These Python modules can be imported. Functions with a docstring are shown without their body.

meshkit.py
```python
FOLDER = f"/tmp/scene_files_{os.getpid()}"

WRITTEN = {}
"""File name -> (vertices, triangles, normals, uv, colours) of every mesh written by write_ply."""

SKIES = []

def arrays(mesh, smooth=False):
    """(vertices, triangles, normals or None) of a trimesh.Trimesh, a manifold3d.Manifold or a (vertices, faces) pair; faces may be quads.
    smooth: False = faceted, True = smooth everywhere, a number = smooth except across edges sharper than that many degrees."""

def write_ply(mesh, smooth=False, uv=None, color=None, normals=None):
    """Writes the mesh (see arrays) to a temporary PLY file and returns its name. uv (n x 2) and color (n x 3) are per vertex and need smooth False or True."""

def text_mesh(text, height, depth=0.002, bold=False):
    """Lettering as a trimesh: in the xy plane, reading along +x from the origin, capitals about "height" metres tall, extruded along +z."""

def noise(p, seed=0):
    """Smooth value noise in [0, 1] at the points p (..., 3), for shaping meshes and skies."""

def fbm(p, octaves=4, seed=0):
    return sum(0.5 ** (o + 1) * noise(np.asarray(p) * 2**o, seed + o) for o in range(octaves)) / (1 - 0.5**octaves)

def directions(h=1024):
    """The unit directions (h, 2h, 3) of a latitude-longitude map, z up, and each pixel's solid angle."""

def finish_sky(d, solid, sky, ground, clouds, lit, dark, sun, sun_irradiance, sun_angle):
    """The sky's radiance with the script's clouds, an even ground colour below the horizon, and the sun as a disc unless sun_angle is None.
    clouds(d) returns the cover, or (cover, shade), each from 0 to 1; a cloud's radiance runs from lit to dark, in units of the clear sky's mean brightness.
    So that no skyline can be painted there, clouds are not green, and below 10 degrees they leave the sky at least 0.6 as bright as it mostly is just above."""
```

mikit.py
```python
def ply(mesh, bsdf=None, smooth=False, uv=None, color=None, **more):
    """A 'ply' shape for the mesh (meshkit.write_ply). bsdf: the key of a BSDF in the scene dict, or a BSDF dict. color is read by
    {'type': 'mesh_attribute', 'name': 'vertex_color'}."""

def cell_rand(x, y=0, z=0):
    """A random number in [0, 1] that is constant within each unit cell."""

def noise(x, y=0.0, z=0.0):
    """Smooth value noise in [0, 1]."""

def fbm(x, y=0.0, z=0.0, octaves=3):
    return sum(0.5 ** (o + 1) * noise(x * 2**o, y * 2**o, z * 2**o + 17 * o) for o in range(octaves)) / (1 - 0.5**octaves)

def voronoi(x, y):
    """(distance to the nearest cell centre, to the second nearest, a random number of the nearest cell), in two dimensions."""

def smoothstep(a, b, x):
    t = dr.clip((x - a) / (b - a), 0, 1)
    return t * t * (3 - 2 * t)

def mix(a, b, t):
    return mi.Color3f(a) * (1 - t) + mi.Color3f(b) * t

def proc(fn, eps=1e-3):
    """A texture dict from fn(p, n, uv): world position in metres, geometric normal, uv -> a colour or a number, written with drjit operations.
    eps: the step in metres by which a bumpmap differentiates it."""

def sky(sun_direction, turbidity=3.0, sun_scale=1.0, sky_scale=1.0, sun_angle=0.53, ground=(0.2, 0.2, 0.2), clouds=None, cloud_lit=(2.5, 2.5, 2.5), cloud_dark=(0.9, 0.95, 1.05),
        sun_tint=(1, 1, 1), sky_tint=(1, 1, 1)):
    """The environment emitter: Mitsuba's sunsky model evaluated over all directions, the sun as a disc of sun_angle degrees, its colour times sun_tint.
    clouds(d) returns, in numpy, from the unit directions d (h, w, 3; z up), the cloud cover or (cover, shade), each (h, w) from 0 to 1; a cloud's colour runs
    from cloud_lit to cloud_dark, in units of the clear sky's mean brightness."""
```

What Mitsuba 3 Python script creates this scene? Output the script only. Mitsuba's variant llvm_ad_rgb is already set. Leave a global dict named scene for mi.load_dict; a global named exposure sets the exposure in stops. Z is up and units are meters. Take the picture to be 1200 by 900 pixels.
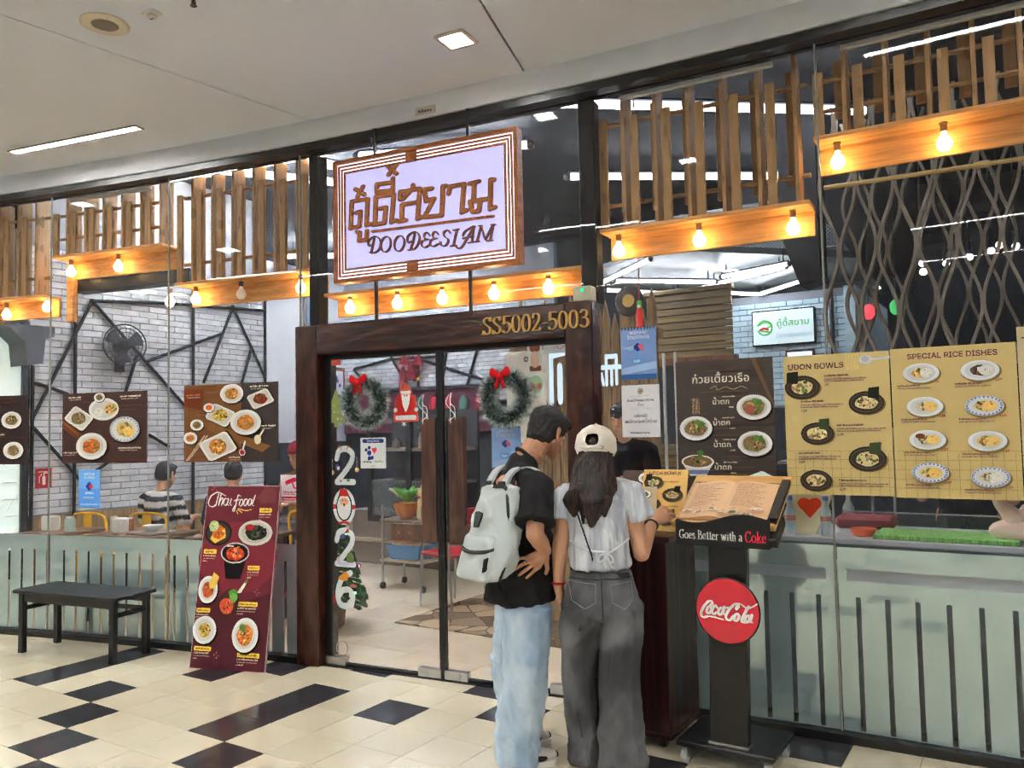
import math, random
import numpy as np, trimesh, drjit as dr, mitsuba as mi, mikit, meshkit
import manifold3d as m3
from shapely.geometry import Polygon, LineString, MultiPoint, box as sbox
from shapely.ops import unary_union
from shapely import affinity
from mikit import proc, noise, fbm, voronoi, cell_rand, smoothstep, mix

T = mi.ScalarTransform4f
scene, labels, used = {}, {}, set()
random.seed(7); RNG = np.random.default_rng(7)

# ------------------------------------------------------------------ camera, ambient light, exposure
exposure = 1.98
scene['camera'] = {'type': 'perspective', 'fov_axis': 'x', 'fov': 64.47,
    'to_world': T().look_at(origin=[4.700, -2.412, 1.5436],
                            target=[4.700 - .53916, -2.412 + .84045, 1.5436 + .05440],
                            up=[0.04602, -0.03521, 0.99832]), 'near_clip': 0.05}
scene['atrium_daylight'] = {'type': 'constant', 'radiance': {'type': 'rgb', 'value': [.05, .052, .055]}}

def lin(c):
    c = np.asarray(c, float) / 255.0
    return np.where(c < .04045, c / 12.92, ((c + .055) / 1.055) ** 2.4)
def L(c): return [float(v) for v in lin(c)]

# ------------------------------------------------------------------ materials
def mat(key, col=None, rough=.5, spec=.5, metal=0., fn=None, bump=None, **kw):
    base = proc(fn) if fn else ({'type': 'mesh_attribute', 'name': 'vertex_color'} if col is None else {'type': 'rgb', 'value': L(col)})
    if rough is None:
        b = {'type': 'diffuse', 'reflectance': base}
    else:
        b = {'type': 'principled', 'base_color': base, 'roughness': rough, 'specular': spec, 'metallic': metal, **kw}
    if bump:
        b = {'type': 'bumpmap', 'relief': proc(bump[0], 2e-3), 'scale': bump[1], 'nested': b}
    scene[key] = {'type': 'twosided', 'b': b}
    return key

def grain(a, b, axis, fx, fl, knots=0.):
    "wood: streaks along one world axis"
    A, B = L(a), L(b)
    def fn(p, n, uv):
        q = [p.x, p.y, p.z]
        s = [q[i] * (fl if i == axis else fx) for i in range(3)]
        w = fbm(s[0], s[1], s[2], 3)
        f2 = noise(s[0] * 5, s[1] * 5, s[2] * 5)
        t = smoothstep(.25, .75, w * .75 + f2 * .25)
        return mix(A, B, t)
    return fn

mat('paint', None, None)                       # flat print and matt surfaces, colours per vertex
mat('satin', None, .42, .4)
mat('gloss', None, .16, .5)
mat('cloth', None, .9, .15)
mat('metal_parts', None, .28, .5, .9)
mat('skin', None, .5, .3)
mat('tile_cream', rough=.16, spec=.35, fn=lambda p, n, uv: mix(L((197, 186, 160)), L((214, 204, 181)), fbm(p.x * 3, p.y * 3, cell_rand(dr.floor(p.x / .3), dr.floor(p.y / .3)) * 40, 3)))
mat('tile_black', rough=.14, spec=.45, fn=lambda p, n, uv: mix(L((30, 29, 32)), L((46, 44, 47)), fbm(p.x * 9, p.y * 9, 0, 3)))
mat('grout', (120, 112, 98), None)
mat('ceiling_white', (222, 226, 234), None)
mat('cornice_paint', rough=None, fn=lambda p, n, uv: mix(L((202, 206, 212)), L((216, 219, 224)), smoothstep(.35, .65, fbm(p.x * 2.2, p.y * 2.2, p.z * 4, 4))))
mat('dark_wall', (22, 23, 26), .7, .2)
mat('black_metal', (13, 13, 15), .35, .4)
mat('bar_black', (11, 11, 12), .75, .1)
mat('black_ceiling', (18, 19, 22), .8, .2)
mat('door_wood', rough=.3, spec=.4, fn=lambda p, n, uv: mix(L((30, 11, 6)), L((62, 28, 16)), smoothstep(.3, .75, fbm(p.x * 26, p.y * 10, p.z * 5, 4))),
    bump=(lambda p, n, uv: fbm(p.x * 30 + 3, p.y * 22, p.z * 12, 4), .006))
mat('door_wood_header', rough=.3, spec=.4, fn=lambda p, n, uv: mix(L((30, 11, 6)), L((62, 28, 16)), smoothstep(.3, .75, fbm(p.x * 5, p.y * 10, p.z * 26, 4))),
    bump=(lambda p, n, uv: fbm(p.x * 12 + 3, p.y * 22, p.z * 34, 4), .006))
mat('handle_wood', rough=.35, spec=.4, fn=grain((58, 32, 20), (92, 55, 36), 2, 30, 3))
mat('slat_wood', rough=.6, spec=.25, fn=lambda p, n, uv: mix(mix(L((112, 84, 52)), L((150, 116, 74)), fbm(p.x * 40, p.y * 40, p.z * 3, 3)), L((84, 60, 36)), .55 * smoothstep(.7, .8, noise(p.x * 34, p.y * 34, p.z * 9))))
mat('beam_wood', rough=.5, spec=.3, fn=grain((172, 120, 62), (206, 152, 88), 0, 34, 2.0))
mat('plank_wood', rough=.45, spec=.3, fn=grain((70, 58, 36), (118, 98, 62), 0, 40, 1.5))
mat('picket_wood', rough=.6, spec=.2, fn=grain((104, 84, 58), (146, 122, 88), 2, 30, 2))
mat('mahogany', rough=.3, spec=.45, fn=lambda p, n, uv: mix(L((26, 7, 7)), L((52, 15, 15)), smoothstep(.3, .8, fbm(p.x * 40, p.y * 40, p.z * 1.2, 3))))
mat('tray_wood', rough=.45, spec=.3, fn=grain((196, 146, 84), (216, 172, 110), 0, 26, 3))
mat('sign_wood', rough=.45, spec=.35, fn=grain((118, 62, 26), (150, 86, 40), 0, 20, 4))
mat('film', rough=.07, spec=.5, metal=.5, fn=lambda p, n, uv: mix(L((162, 182, 182)), L((172, 192, 192)), noise(p.x * .7, 0, p.z * 1.5)))
mat('brick_white', rough=.7, spec=.2, fn=lambda p, n, uv: mix(L((176, 184, 192)), L((226, 230, 234)), fbm(p.x * 7, p.y * 7, p.z * 14, 3)))
mat('brick_blue', rough=.7, spec=.2, fn=lambda p, n, uv: mix(L((150, 176, 186)), L((192, 212, 220)), fbm(p.x * 7, p.y * 7, p.z * 14, 3)))
mat('mortar', (132, 137, 144), None)
mat('white_wall', (205, 209, 216), None)
mat('steel', (176, 176, 178), .25, .5, 1.0)
mat('turf', rough=.9, spec=.1, fn=lambda p, n, uv: mix(L((70, 120, 60)), L((122, 168, 100)), noise(p.x * 160, p.y * 160, 0)))
mat('rug_pile', rough=.95, spec=.05, fn=lambda p, n, uv: (lambda v: mix(mix(L((88, 72, 56)), L((150, 132, 108)), smoothstep(.35, .65, v[2])), L((60, 50, 40)), 1 - smoothstep(.02, .06, v[1] - v[0])))(voronoi(p.x * 4.2, p.y * 4.2)))
mat('denim_blue', rough=.9, spec=.1, fn=lambda p, n, uv: mix(mix(L((140, 164, 190)), L((192, 208, 222)), smoothstep(.25, .75, fbm(p.x * 9, p.y * 9, p.z * 4, 4))), L((212, 222, 228)), .35 * smoothstep(.6, .85, noise(p.x * 12, p.y * 12, p.z * 9))),
    bump=(lambda p, n, uv: fbm(p.x * 14, p.y * 14, p.z * 8, 3) + .06 * noise(p.x * 300, p.y * 300, p.z * 300), .03))
mat('denim_grey', rough=.9, spec=.1, fn=lambda p, n, uv: mix(mix(L((60, 61, 64)), L((96, 97, 100)), smoothstep(.3, .7, fbm(p.x * 7, p.y * 7, p.z * 4, 4))), L((140, 140, 143)), .34 * dr.maximum(smoothstep(.11, .0, dr.sqrt(dr.square(p.z - .60) + dr.square(p.x - 2.915) * 2)), smoothstep(.12, .0, dr.sqrt(dr.square(p.z - .625 - .5 * (p.x - 3.12)) * 2.2 + .6 * dr.square(p.x - 3.12))))),
    bump=(lambda p, n, uv: fbm(p.x * 14, p.y * 14, p.z * 7, 3) + .06 * noise(p.x * 300, p.y * 300, p.z * 300), .03))
mat('tee_black', rough=.95, spec=.08, fn=lambda p, n, uv: mix(L((20, 20, 22)), L((44, 43, 44)), fbm(p.x * 8, p.y * 8, p.z * 8, 3)),
    bump=(lambda p, n, uv: fbm(p.x * 13, p.y * 13, p.z * 9, 3), .03))
mat('blouse', rough=.85, spec=.12, fn=lambda p, n, uv: mix(L((176, 182, 194)), L((222, 226, 232)), smoothstep(.3, .7, .6 * noise(p.x * 90 + 2.5 * noise(p.x * 9, p.y * 9, p.z * 6), p.y * 60, p.z * 5) + .4 * noise(p.x * 30, p.y * 30, p.z * 6))),
    bump=(lambda p, n, uv: noise(p.x * 70 + 4 * noise(p.x * 8, p.y * 8, p.z * 5), p.y * 50, p.z * 4) + .8 * noise(p.x * 22, p.y * 22, p.z * 7), .012))
mat('hair_brown', rough=.4, spec=.4, fn=lambda p, n, uv: mix(L((20, 11, 10)), L((50, 29, 25)), smoothstep(.4, .85, noise(p.x * 120 + 3 * noise(p.x * 6, p.y * 6, p.z * 5), p.y * 120, p.z * 4))),
    bump=(lambda p, n, uv: noise(p.x * 130 + 3 * noise(p.x * 6, p.y * 6, p.z * 5), p.y * 130, p.z * 5), .01))
mat('hair_black', rough=.45, spec=.35, fn=lambda p, n, uv: mix(L((9, 9, 10)), L((24, 23, 24)), noise(p.x * 90, p.y * 90, p.z * 60)),
    bump=(lambda p, n, uv: noise(p.x * 120, p.y * 120, p.z * 40), .012))
mat('pack_cloth', rough=.8, spec=.2, fn=lambda p, n, uv: mix(L((172, 180, 180)), L((200, 207, 206)), fbm(p.x * 9, p.y * 9, p.z * 9, 3)),
    bump=(lambda p, n, uv: fbm(p.x * 11, p.y * 11, p.z * 11, 3), .03))
mat('cap_cloth', rough=.85, spec=.15, col=(236, 228, 216))
scene['clear_glass'] = {'type': 'thindielectric', 'int_ior': 1.4}
scene['thick_glass'] = {'type': 'dielectric', 'int_ior': 1.5}
scene['water_glass'] = {'type': 'thindielectric', 'int_ior': 1.35}

# ------------------------------------------------------------------ registry
def numbered(base):
    k, n = base, 0
    while k in used:
        n += 1; k = f'{base}_{n:03d}'
    used.add(k)
    return k
def thing(name, label, cat, group=None):
    k = numbered(name); labels[k] = {'label': label, 'category': cat}
    if group: labels[k]['group'] = group
    return k
def note(k, label=None, cat=None, group=None, kind=None):
    d = labels.setdefault(k, {})
    for a, b in (('label', label), ('category', cat), ('group', group), ('kind', kind)):
        if b: d[a] = b
    return k
def shade(mesh, smooth, col):
    if isinstance(mesh, tuple): mesh, col = mesh
    if hasattr(mesh, 'to_mesh'):
        q = mesh.to_mesh(); mesh = trimesh.Trimesh(q.vert_properties[:, :3], q.tri_verts, process=False)
    if col is not None and np.ndim(col) == 1:
        if smooth not in (True, False):
            mesh = trimesh.graph.smooth_shade(mesh, angle=np.radians(smooth), facet_minarea=None); smooth = True
        col = np.tile(lin(col), (len(mesh.vertices), 1))
    elif col is not None and smooth not in (True, False): smooth = False
    return mesh, smooth, col
def shape(mesh, m, col=None, smooth=False, emit=None):
    mesh, smooth, col = shade(mesh, smooth, col)
    d = mikit.ply(mesh, m, smooth=smooth, color=col)
    if emit is not None: d['emitter'] = {'type': 'area', 'radiance': {'type': 'rgb', 'value': [float(v) for v in emit]}}
    return d
def add(name, mesh, m='satin', parent=None, col=None, smooth=False, emit=None, **meta):
    k = numbered(f'{parent}__{name}' if parent else name)
    scene[k] = shape(mesh, m, col, smooth, emit)
    if meta: note(k, **meta)
    return k
def put(name, d, parent=None, M=None, **meta):
    "another entry that shares the ply dict d"
    k = numbered(f'{parent}__{name}' if parent else name)
    scene[k] = {**d, 'to_world': T(np.asarray(M, float))} if M is not None else dict(d)
    if meta: note(k, **meta)
    return k
def struct(name, mesh, m, parent=None, col=None, smooth=False, **kw):
    k = add(name, mesh, m, parent, col, smooth, **kw)
    if not parent: note(k, kind='structure')
    return k

# ------------------------------------------------------------------ mesh helpers
def cat(*ms):
    ms = [x for m in ms for x in (m if isinstance(m, list) else [m])]
    return trimesh.util.concatenate(ms) if len(ms) > 1 else ms[0]
def tint(*pairs):
    "join meshes with a colour each -> (mesh, colours)"
    out, cs = [], []
    for m, c in pairs:
        m = m if isinstance(m, trimesh.Trimesh) else mfm(m)
        out.append(m); cs.append(np.tile(lin(c), (len(m.vertices), 1)))
    return trimesh.util.concatenate(out), np.vstack(cs)
def mfm(man):
    q = man.to_mesh(); return trimesh.Trimesh(q.vert_properties[:, :3], q.tri_verts, process=False)
def bx(x0, x1, y0, y1, z0, z1, b=0.):
    if b <= 0:
        return trimesh.creation.box(bounds=[[min(x0, x1), min(y0, y1), min(z0, z1)], [max(x0, x1), max(y0, y1), max(z0, z1)]])
    lo, hi = np.minimum((x0, y0, z0), (x1, y1, z1)), np.maximum((x0, y0, z0), (x1, y1, z1))
    b = min(b, *((hi - lo) * .45)); pts = []
    for sx in (0, 1):
        for sy in (0, 1):
            for sz in (0, 1):
                c = np.where((sx, sy, sz), hi, lo); s = np.where((sx, sy, sz), -b, b)
                for k in range(3):
                    q = c + s; q[k] = c[k]; pts.append(q)
    return mfm(m3.Manifold.hull_points(np.array(pts)))
def cyl(p0, p1, r, n=12, r2=None):
    p0, p1 = np.array(p0, float), np.array(p1, float); d = p1 - p0; l = np.linalg.norm(d); z = d / l
    x = np.cross(z, [0, 0, 1.] if abs(z[2]) < .9 else [1., 0, 0]); x /= np.linalg.norm(x); y = np.cross(z, x)
    a = np.arange(n) * 2 * np.pi / n; ring = np.cos(a)[:, None] * x + np.sin(a)[:, None] * y
    r2 = r if r2 is None else r2
    v = np.vstack([p0 + ring * r, p1 + ring * r2, [p0, p1]]); i = np.arange(n); j = (i + 1) % n
    f = np.vstack([np.c_[i, j, j + n], np.c_[i, j + n, i + n], np.c_[j, i, i * 0 + 2 * n], np.c_[i + n, j + n, i * 0 + 2 * n + 1]])
    return trimesh.Trimesh(v, f, process=False)
def curve(pts, n=8, closed=False):
    "Catmull-Rom through the points"
    P = np.asarray(pts, float)
    if len(P) < 3 and not closed: return np.array([P[0] + (P[-1] - P[0]) * t for t in np.linspace(0, 1, n + 1)])
    Q = np.vstack([P[-1], P, P[:2]]) if closed else np.vstack([2 * P[0] - P[1], P, 2 * P[-1] - P[-2]])
    out = []
    for i in range(1, len(Q) - 2):
        a, b, c, d = Q[i - 1:i + 3]
        for t in np.arange(n) / n:
            out.append(.5 * (2 * b + (c - a) * t + (2 * a - 5 * b + 4 * c - d) * t * t + (3 * b - a - 3 * c + d) * t ** 3))
    if not closed: out.append(P[-1])
    return np.array(out)
def tube(path, r, n=8, closed=False, cap=True):
    p = np.asarray(path, float); m = len(p); r = np.broadcast_to(r, (m,))
    t = np.roll(p, -1, 0) - np.roll(p, 1, 0) if closed else np.gradient(p, axis=0)
    t /= np.linalg.norm(t, axis=1, keepdims=True) + 1e-12
    x = np.cross(t[0], [0, 0, 1.] if abs(t[0][2]) < .9 else [1., 0, 0]); x /= np.linalg.norm(x); xs = []
    for k in range(m):
        x = x - t[k] * (x @ t[k]); x /= np.linalg.norm(x) + 1e-12; xs.append(x)
    xs = np.array(xs); ys = np.cross(t, xs); a = np.arange(n) * 2 * np.pi / n
    v = (p[:, None] + r[:, None, None] * (np.cos(a)[None, :, None] * xs[:, None] + np.sin(a)[None, :, None] * ys[:, None])).reshape(-1, 3)
    mm = m if closed else m - 1
    i, j = np.meshgrid(np.arange(mm), np.arange(n), indexing='ij'); i2 = (i + 1) % m; j2 = (j + 1) % n
    A, B, Cc, D = (q.ravel() for q in (i * n + j, i * n + j2, i2 * n + j2, i2 * n + j))
    f = [np.c_[A, B, Cc], np.c_[A, Cc, D]]
    if cap and not closed:
        k = np.arange(n); v = np.vstack([v, p[:1], p[-1:]]); c0 = m * n
        f += [np.c_[(k + 1) % n, k, k * 0 + c0], np.c_[(m - 1) * n + k, (m - 1) * n + (k + 1) % n, k * 0 + c0 + 1]]
    return trimesh.Trimesh(v, np.vstack(f), process=False)
def lathe(prof, n=24, c=(0, 0, 0)):
    "profile [(r, z)...] from bottom to top, axis z; the ends are closed"
    prof = [(max(r, 1e-4), z) for r, z in prof]; m = len(prof); a = np.arange(n) * 2 * np.pi / n
    v = np.array([[r * np.cos(t), r * np.sin(t), z] for r, z in prof for t in a]) + np.array(c, float)
    f = []
    for i in range(m - 1):
        for j in range(n):
            A, B, D, E = i * n + j, i * n + (j + 1) % n, (i + 1) * n + (j + 1) % n, (i + 1) * n + j
            f += [[A, B, D], [A, D, E]]
    v = np.vstack([v, np.array([[0, 0, prof[0][1]], [0, 0, prof[-1][1]]]) + np.array(c, float)]); q = m * n
    for j in range(n):
        f += [[(j + 1) % n, j, q], [(m - 1) * n + j, (m - 1) * n + (j + 1) % n, q + 1]]
    return trimesh.Trimesh(v, f, process=False)
def prism(pg, z0, z1):
    out = []
    for g in getattr(pg, 'geoms', [pg]):
        if g.is_empty or g.area < 1e-9: continue
        e = trimesh.creation.extrude_polygon(g, z1 - z0, engine='earcut'); e.apply_translation([0, 0, z0]); out.append(e)
    return trimesh.util.concatenate(out)
def ball(c, r, sub=2):
    s = trimesh.creation.icosphere(sub); s.apply_scale(r); s.apply_translation(c); return s
def fr(o, r, u):
    r, u = np.array(r, float), np.array(u, float); r /= np.linalg.norm(r); n = np.cross(r, u); n /= np.linalg.norm(n); u = np.cross(n, r)
    M = np.eye(4); M[:3, 0], M[:3, 1], M[:3, 2], M[:3, 3] = r, u, n, o
    return M
def at(mesh, M):
    if isinstance(mesh, tuple): return at(mesh[0], M), mesh[1]
    m = mesh.copy(); m.apply_transform(M); return m
def ell(cx, cy, rx, ry=None, n=28): 
    ry = rx if ry is None else ry; a = np.arange(n) * 2 * np.pi / n
    return Polygon(np.c_[cx + rx * np.cos(a), cy + ry * np.sin(a)])
def rrect(x0, y0, x1, y1, r): return sbox(x0 + r, y0 + r, x1 - r, y1 - r).buffer(r, quad_segs=4)
def turn(pg, deg, c=(0, 0)): return affinity.rotate(pg, deg, origin=c)

def pen(paths, w, h=None, ang=0.):
    "strokes drawn with an elliptical nib w wide and h high, turned by ang degrees"
    h = w if h is None else h; a = np.arange(12) * 2 * np.pi / 12
    nib = np.c_[w / 2 * np.cos(a), h / 2 * np.sin(a)]; c, s = np.cos(np.radians(ang)), np.sin(np.radians(ang)); nib = nib @ np.array([[c, s], [-s, c]])
    parts = []
    for p in paths:
        p = np.asarray(p, float)
        for q0, q1 in zip(p[:-1], p[1:]):
            parts.append(MultiPoint(np.vstack([nib + q0, nib + q1])).convex_hull)
    return unary_union(parts).simplify(min(w, h) * .04)

class Art:
    "flat print: coloured shapes laid over each other in a local plane (x right, y up), one mesh with a colour per vertex"
    def __init__(s, dz=2.5e-5): s.m, s.c, s.z, s.dz = [], [], 3e-4, dz
    def poly(s, pg, col):
        for g in getattr(pg, 'geoms', [pg]):
            if g.is_empty or g.geom_type != 'Polygon' or g.area < 1e-10: continue
            v, f = trimesh.creation.triangulate_polygon(g, engine='earcut')
            f = np.asarray(f).reshape(-1, 3); v = np.c_[v, np.full(len(v), s.z)]
            cr = np.cross(v[f[:, 1]] - v[f[:, 0]], v[f[:, 2]] - v[f[:, 0]])[:, 2] < 0
            f = np.where(cr[:, None], f[:, ::-1], f)
            s.m.append(trimesh.Trimesh(v, f, process=False)); s.c.append(np.tile(lin(col), (len(v), 1)))
        s.z += s.dz
        return s
    def rect(s, x0, y0, x1, y1, col): return s.poly(sbox(x0, y0, x1, y1), col)
    def text(s, t, x, y, h, col, anchor='l', bold=False, sx=1., slant=0.):
        m = meshkit.text_mesh(t, h, 2e-4, bold); w = m.bounds[1][0] * sx
        v = m.vertices.copy(); v[:, 0] = v[:, 0] * sx + slant * v[:, 1]
        v += [x - {'l': 0, 'c': w / 2, 'r': w}[anchor], y, s.z]
        s.m.append(trimesh.Trimesh(v, m.faces, process=False)); s.c.append(np.tile(lin(col), (len(v), 1))); s.z += 2.2e-4
        return s
    def thai(s, t, x, y, h, col, anchor='l'):
        pg, w = thai_poly(t, h); return s.poly(affinity.translate(pg, x - {'l': 0, 'c': w / 2, 'r': w}[anchor], y), col)
    def words(s, x, y, w, h, col, seed=0):
        r = random.Random(seed); q = x; out = []
        while q < x + w - h:
            l = min(r.uniform(1.6, 5) * h, x + w - q); e = q
            while e < q + l:
                d = r.uniform(.35, .6) * h; out.append(sbox(e, y + h * r.choice((0, 0, .1)), e + d * .72, y + h * r.choice((.62, .75, 1)))); e += d
            q = q + l + h * .45
        return s.poly(unary_union(out), col)
    def blob(s, cx, cy, r, col, seed, k=9, e=.35, asp=1., rot=0.):
        g = random.Random(seed); a = [2 * math.pi * i / k for i in range(k)]
        pts = [(r * (1 + g.uniform(-e, e)) * math.cos(t), r * asp * (1 + g.uniform(-e, e)) * math.sin(t)) for t in a]
        return s.poly(affinity.translate(turn(Polygon(pts).buffer(0), rot), cx, cy), col)
    def food(s, cx, cy, r, pal, seed, n=44, asp=1.):
        g = random.Random(seed); s.blob(cx, cy, r * .95, pal[0], seed, 14, .1, asp)
        for i in range(n):
            t, q = g.uniform(0, 6.283), r * .8 * math.sqrt(g.random())
            c = g.choice(pal); k = g.choice((.62, .85, 1, 1, 1.14)); s.blob(cx + q * math.cos(t), cy + q * asp * math.sin(t), r * g.uniform(.08, .22), tuple(min(250, v * k) for v in c), seed * 99 + i, 7, .35, g.uniform(.3, .9), g.uniform(0, 180))
        return s
    def plate(s, cx, cy, r, pal, seed, asp=1., rim=(232, 230, 226), well=(214, 212, 206), f=.62, shadow=(30, 20, 15), blue=False):
        s.poly(ell(cx + r * .06, cy - r * .08, r * 1.05, r * asp * 1.05), shadow)
        s.poly(ell(cx, cy, r, r * asp), rim)
        if blue:
            s.poly(ell(cx, cy, r * .96, r * .96 * asp).difference(ell(cx, cy, r * .92, r * .92 * asp)), (96, 116, 160))
            for k in range(24):
                t = k * math.pi / 12; s.poly(ell(cx + r * .86 * math.cos(t), cy + r * .86 * asp * math.sin(t), r * .05, r * .05, 8), (80, 100, 150))
        s.poly(ell(cx, cy, r * .78, r * asp * .78), well)
        return s.food(cx, cy, r * f, pal, seed, asp=asp)
    def mesh(s): return trimesh.util.concatenate(s.m), np.vstack(s.c)

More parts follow.
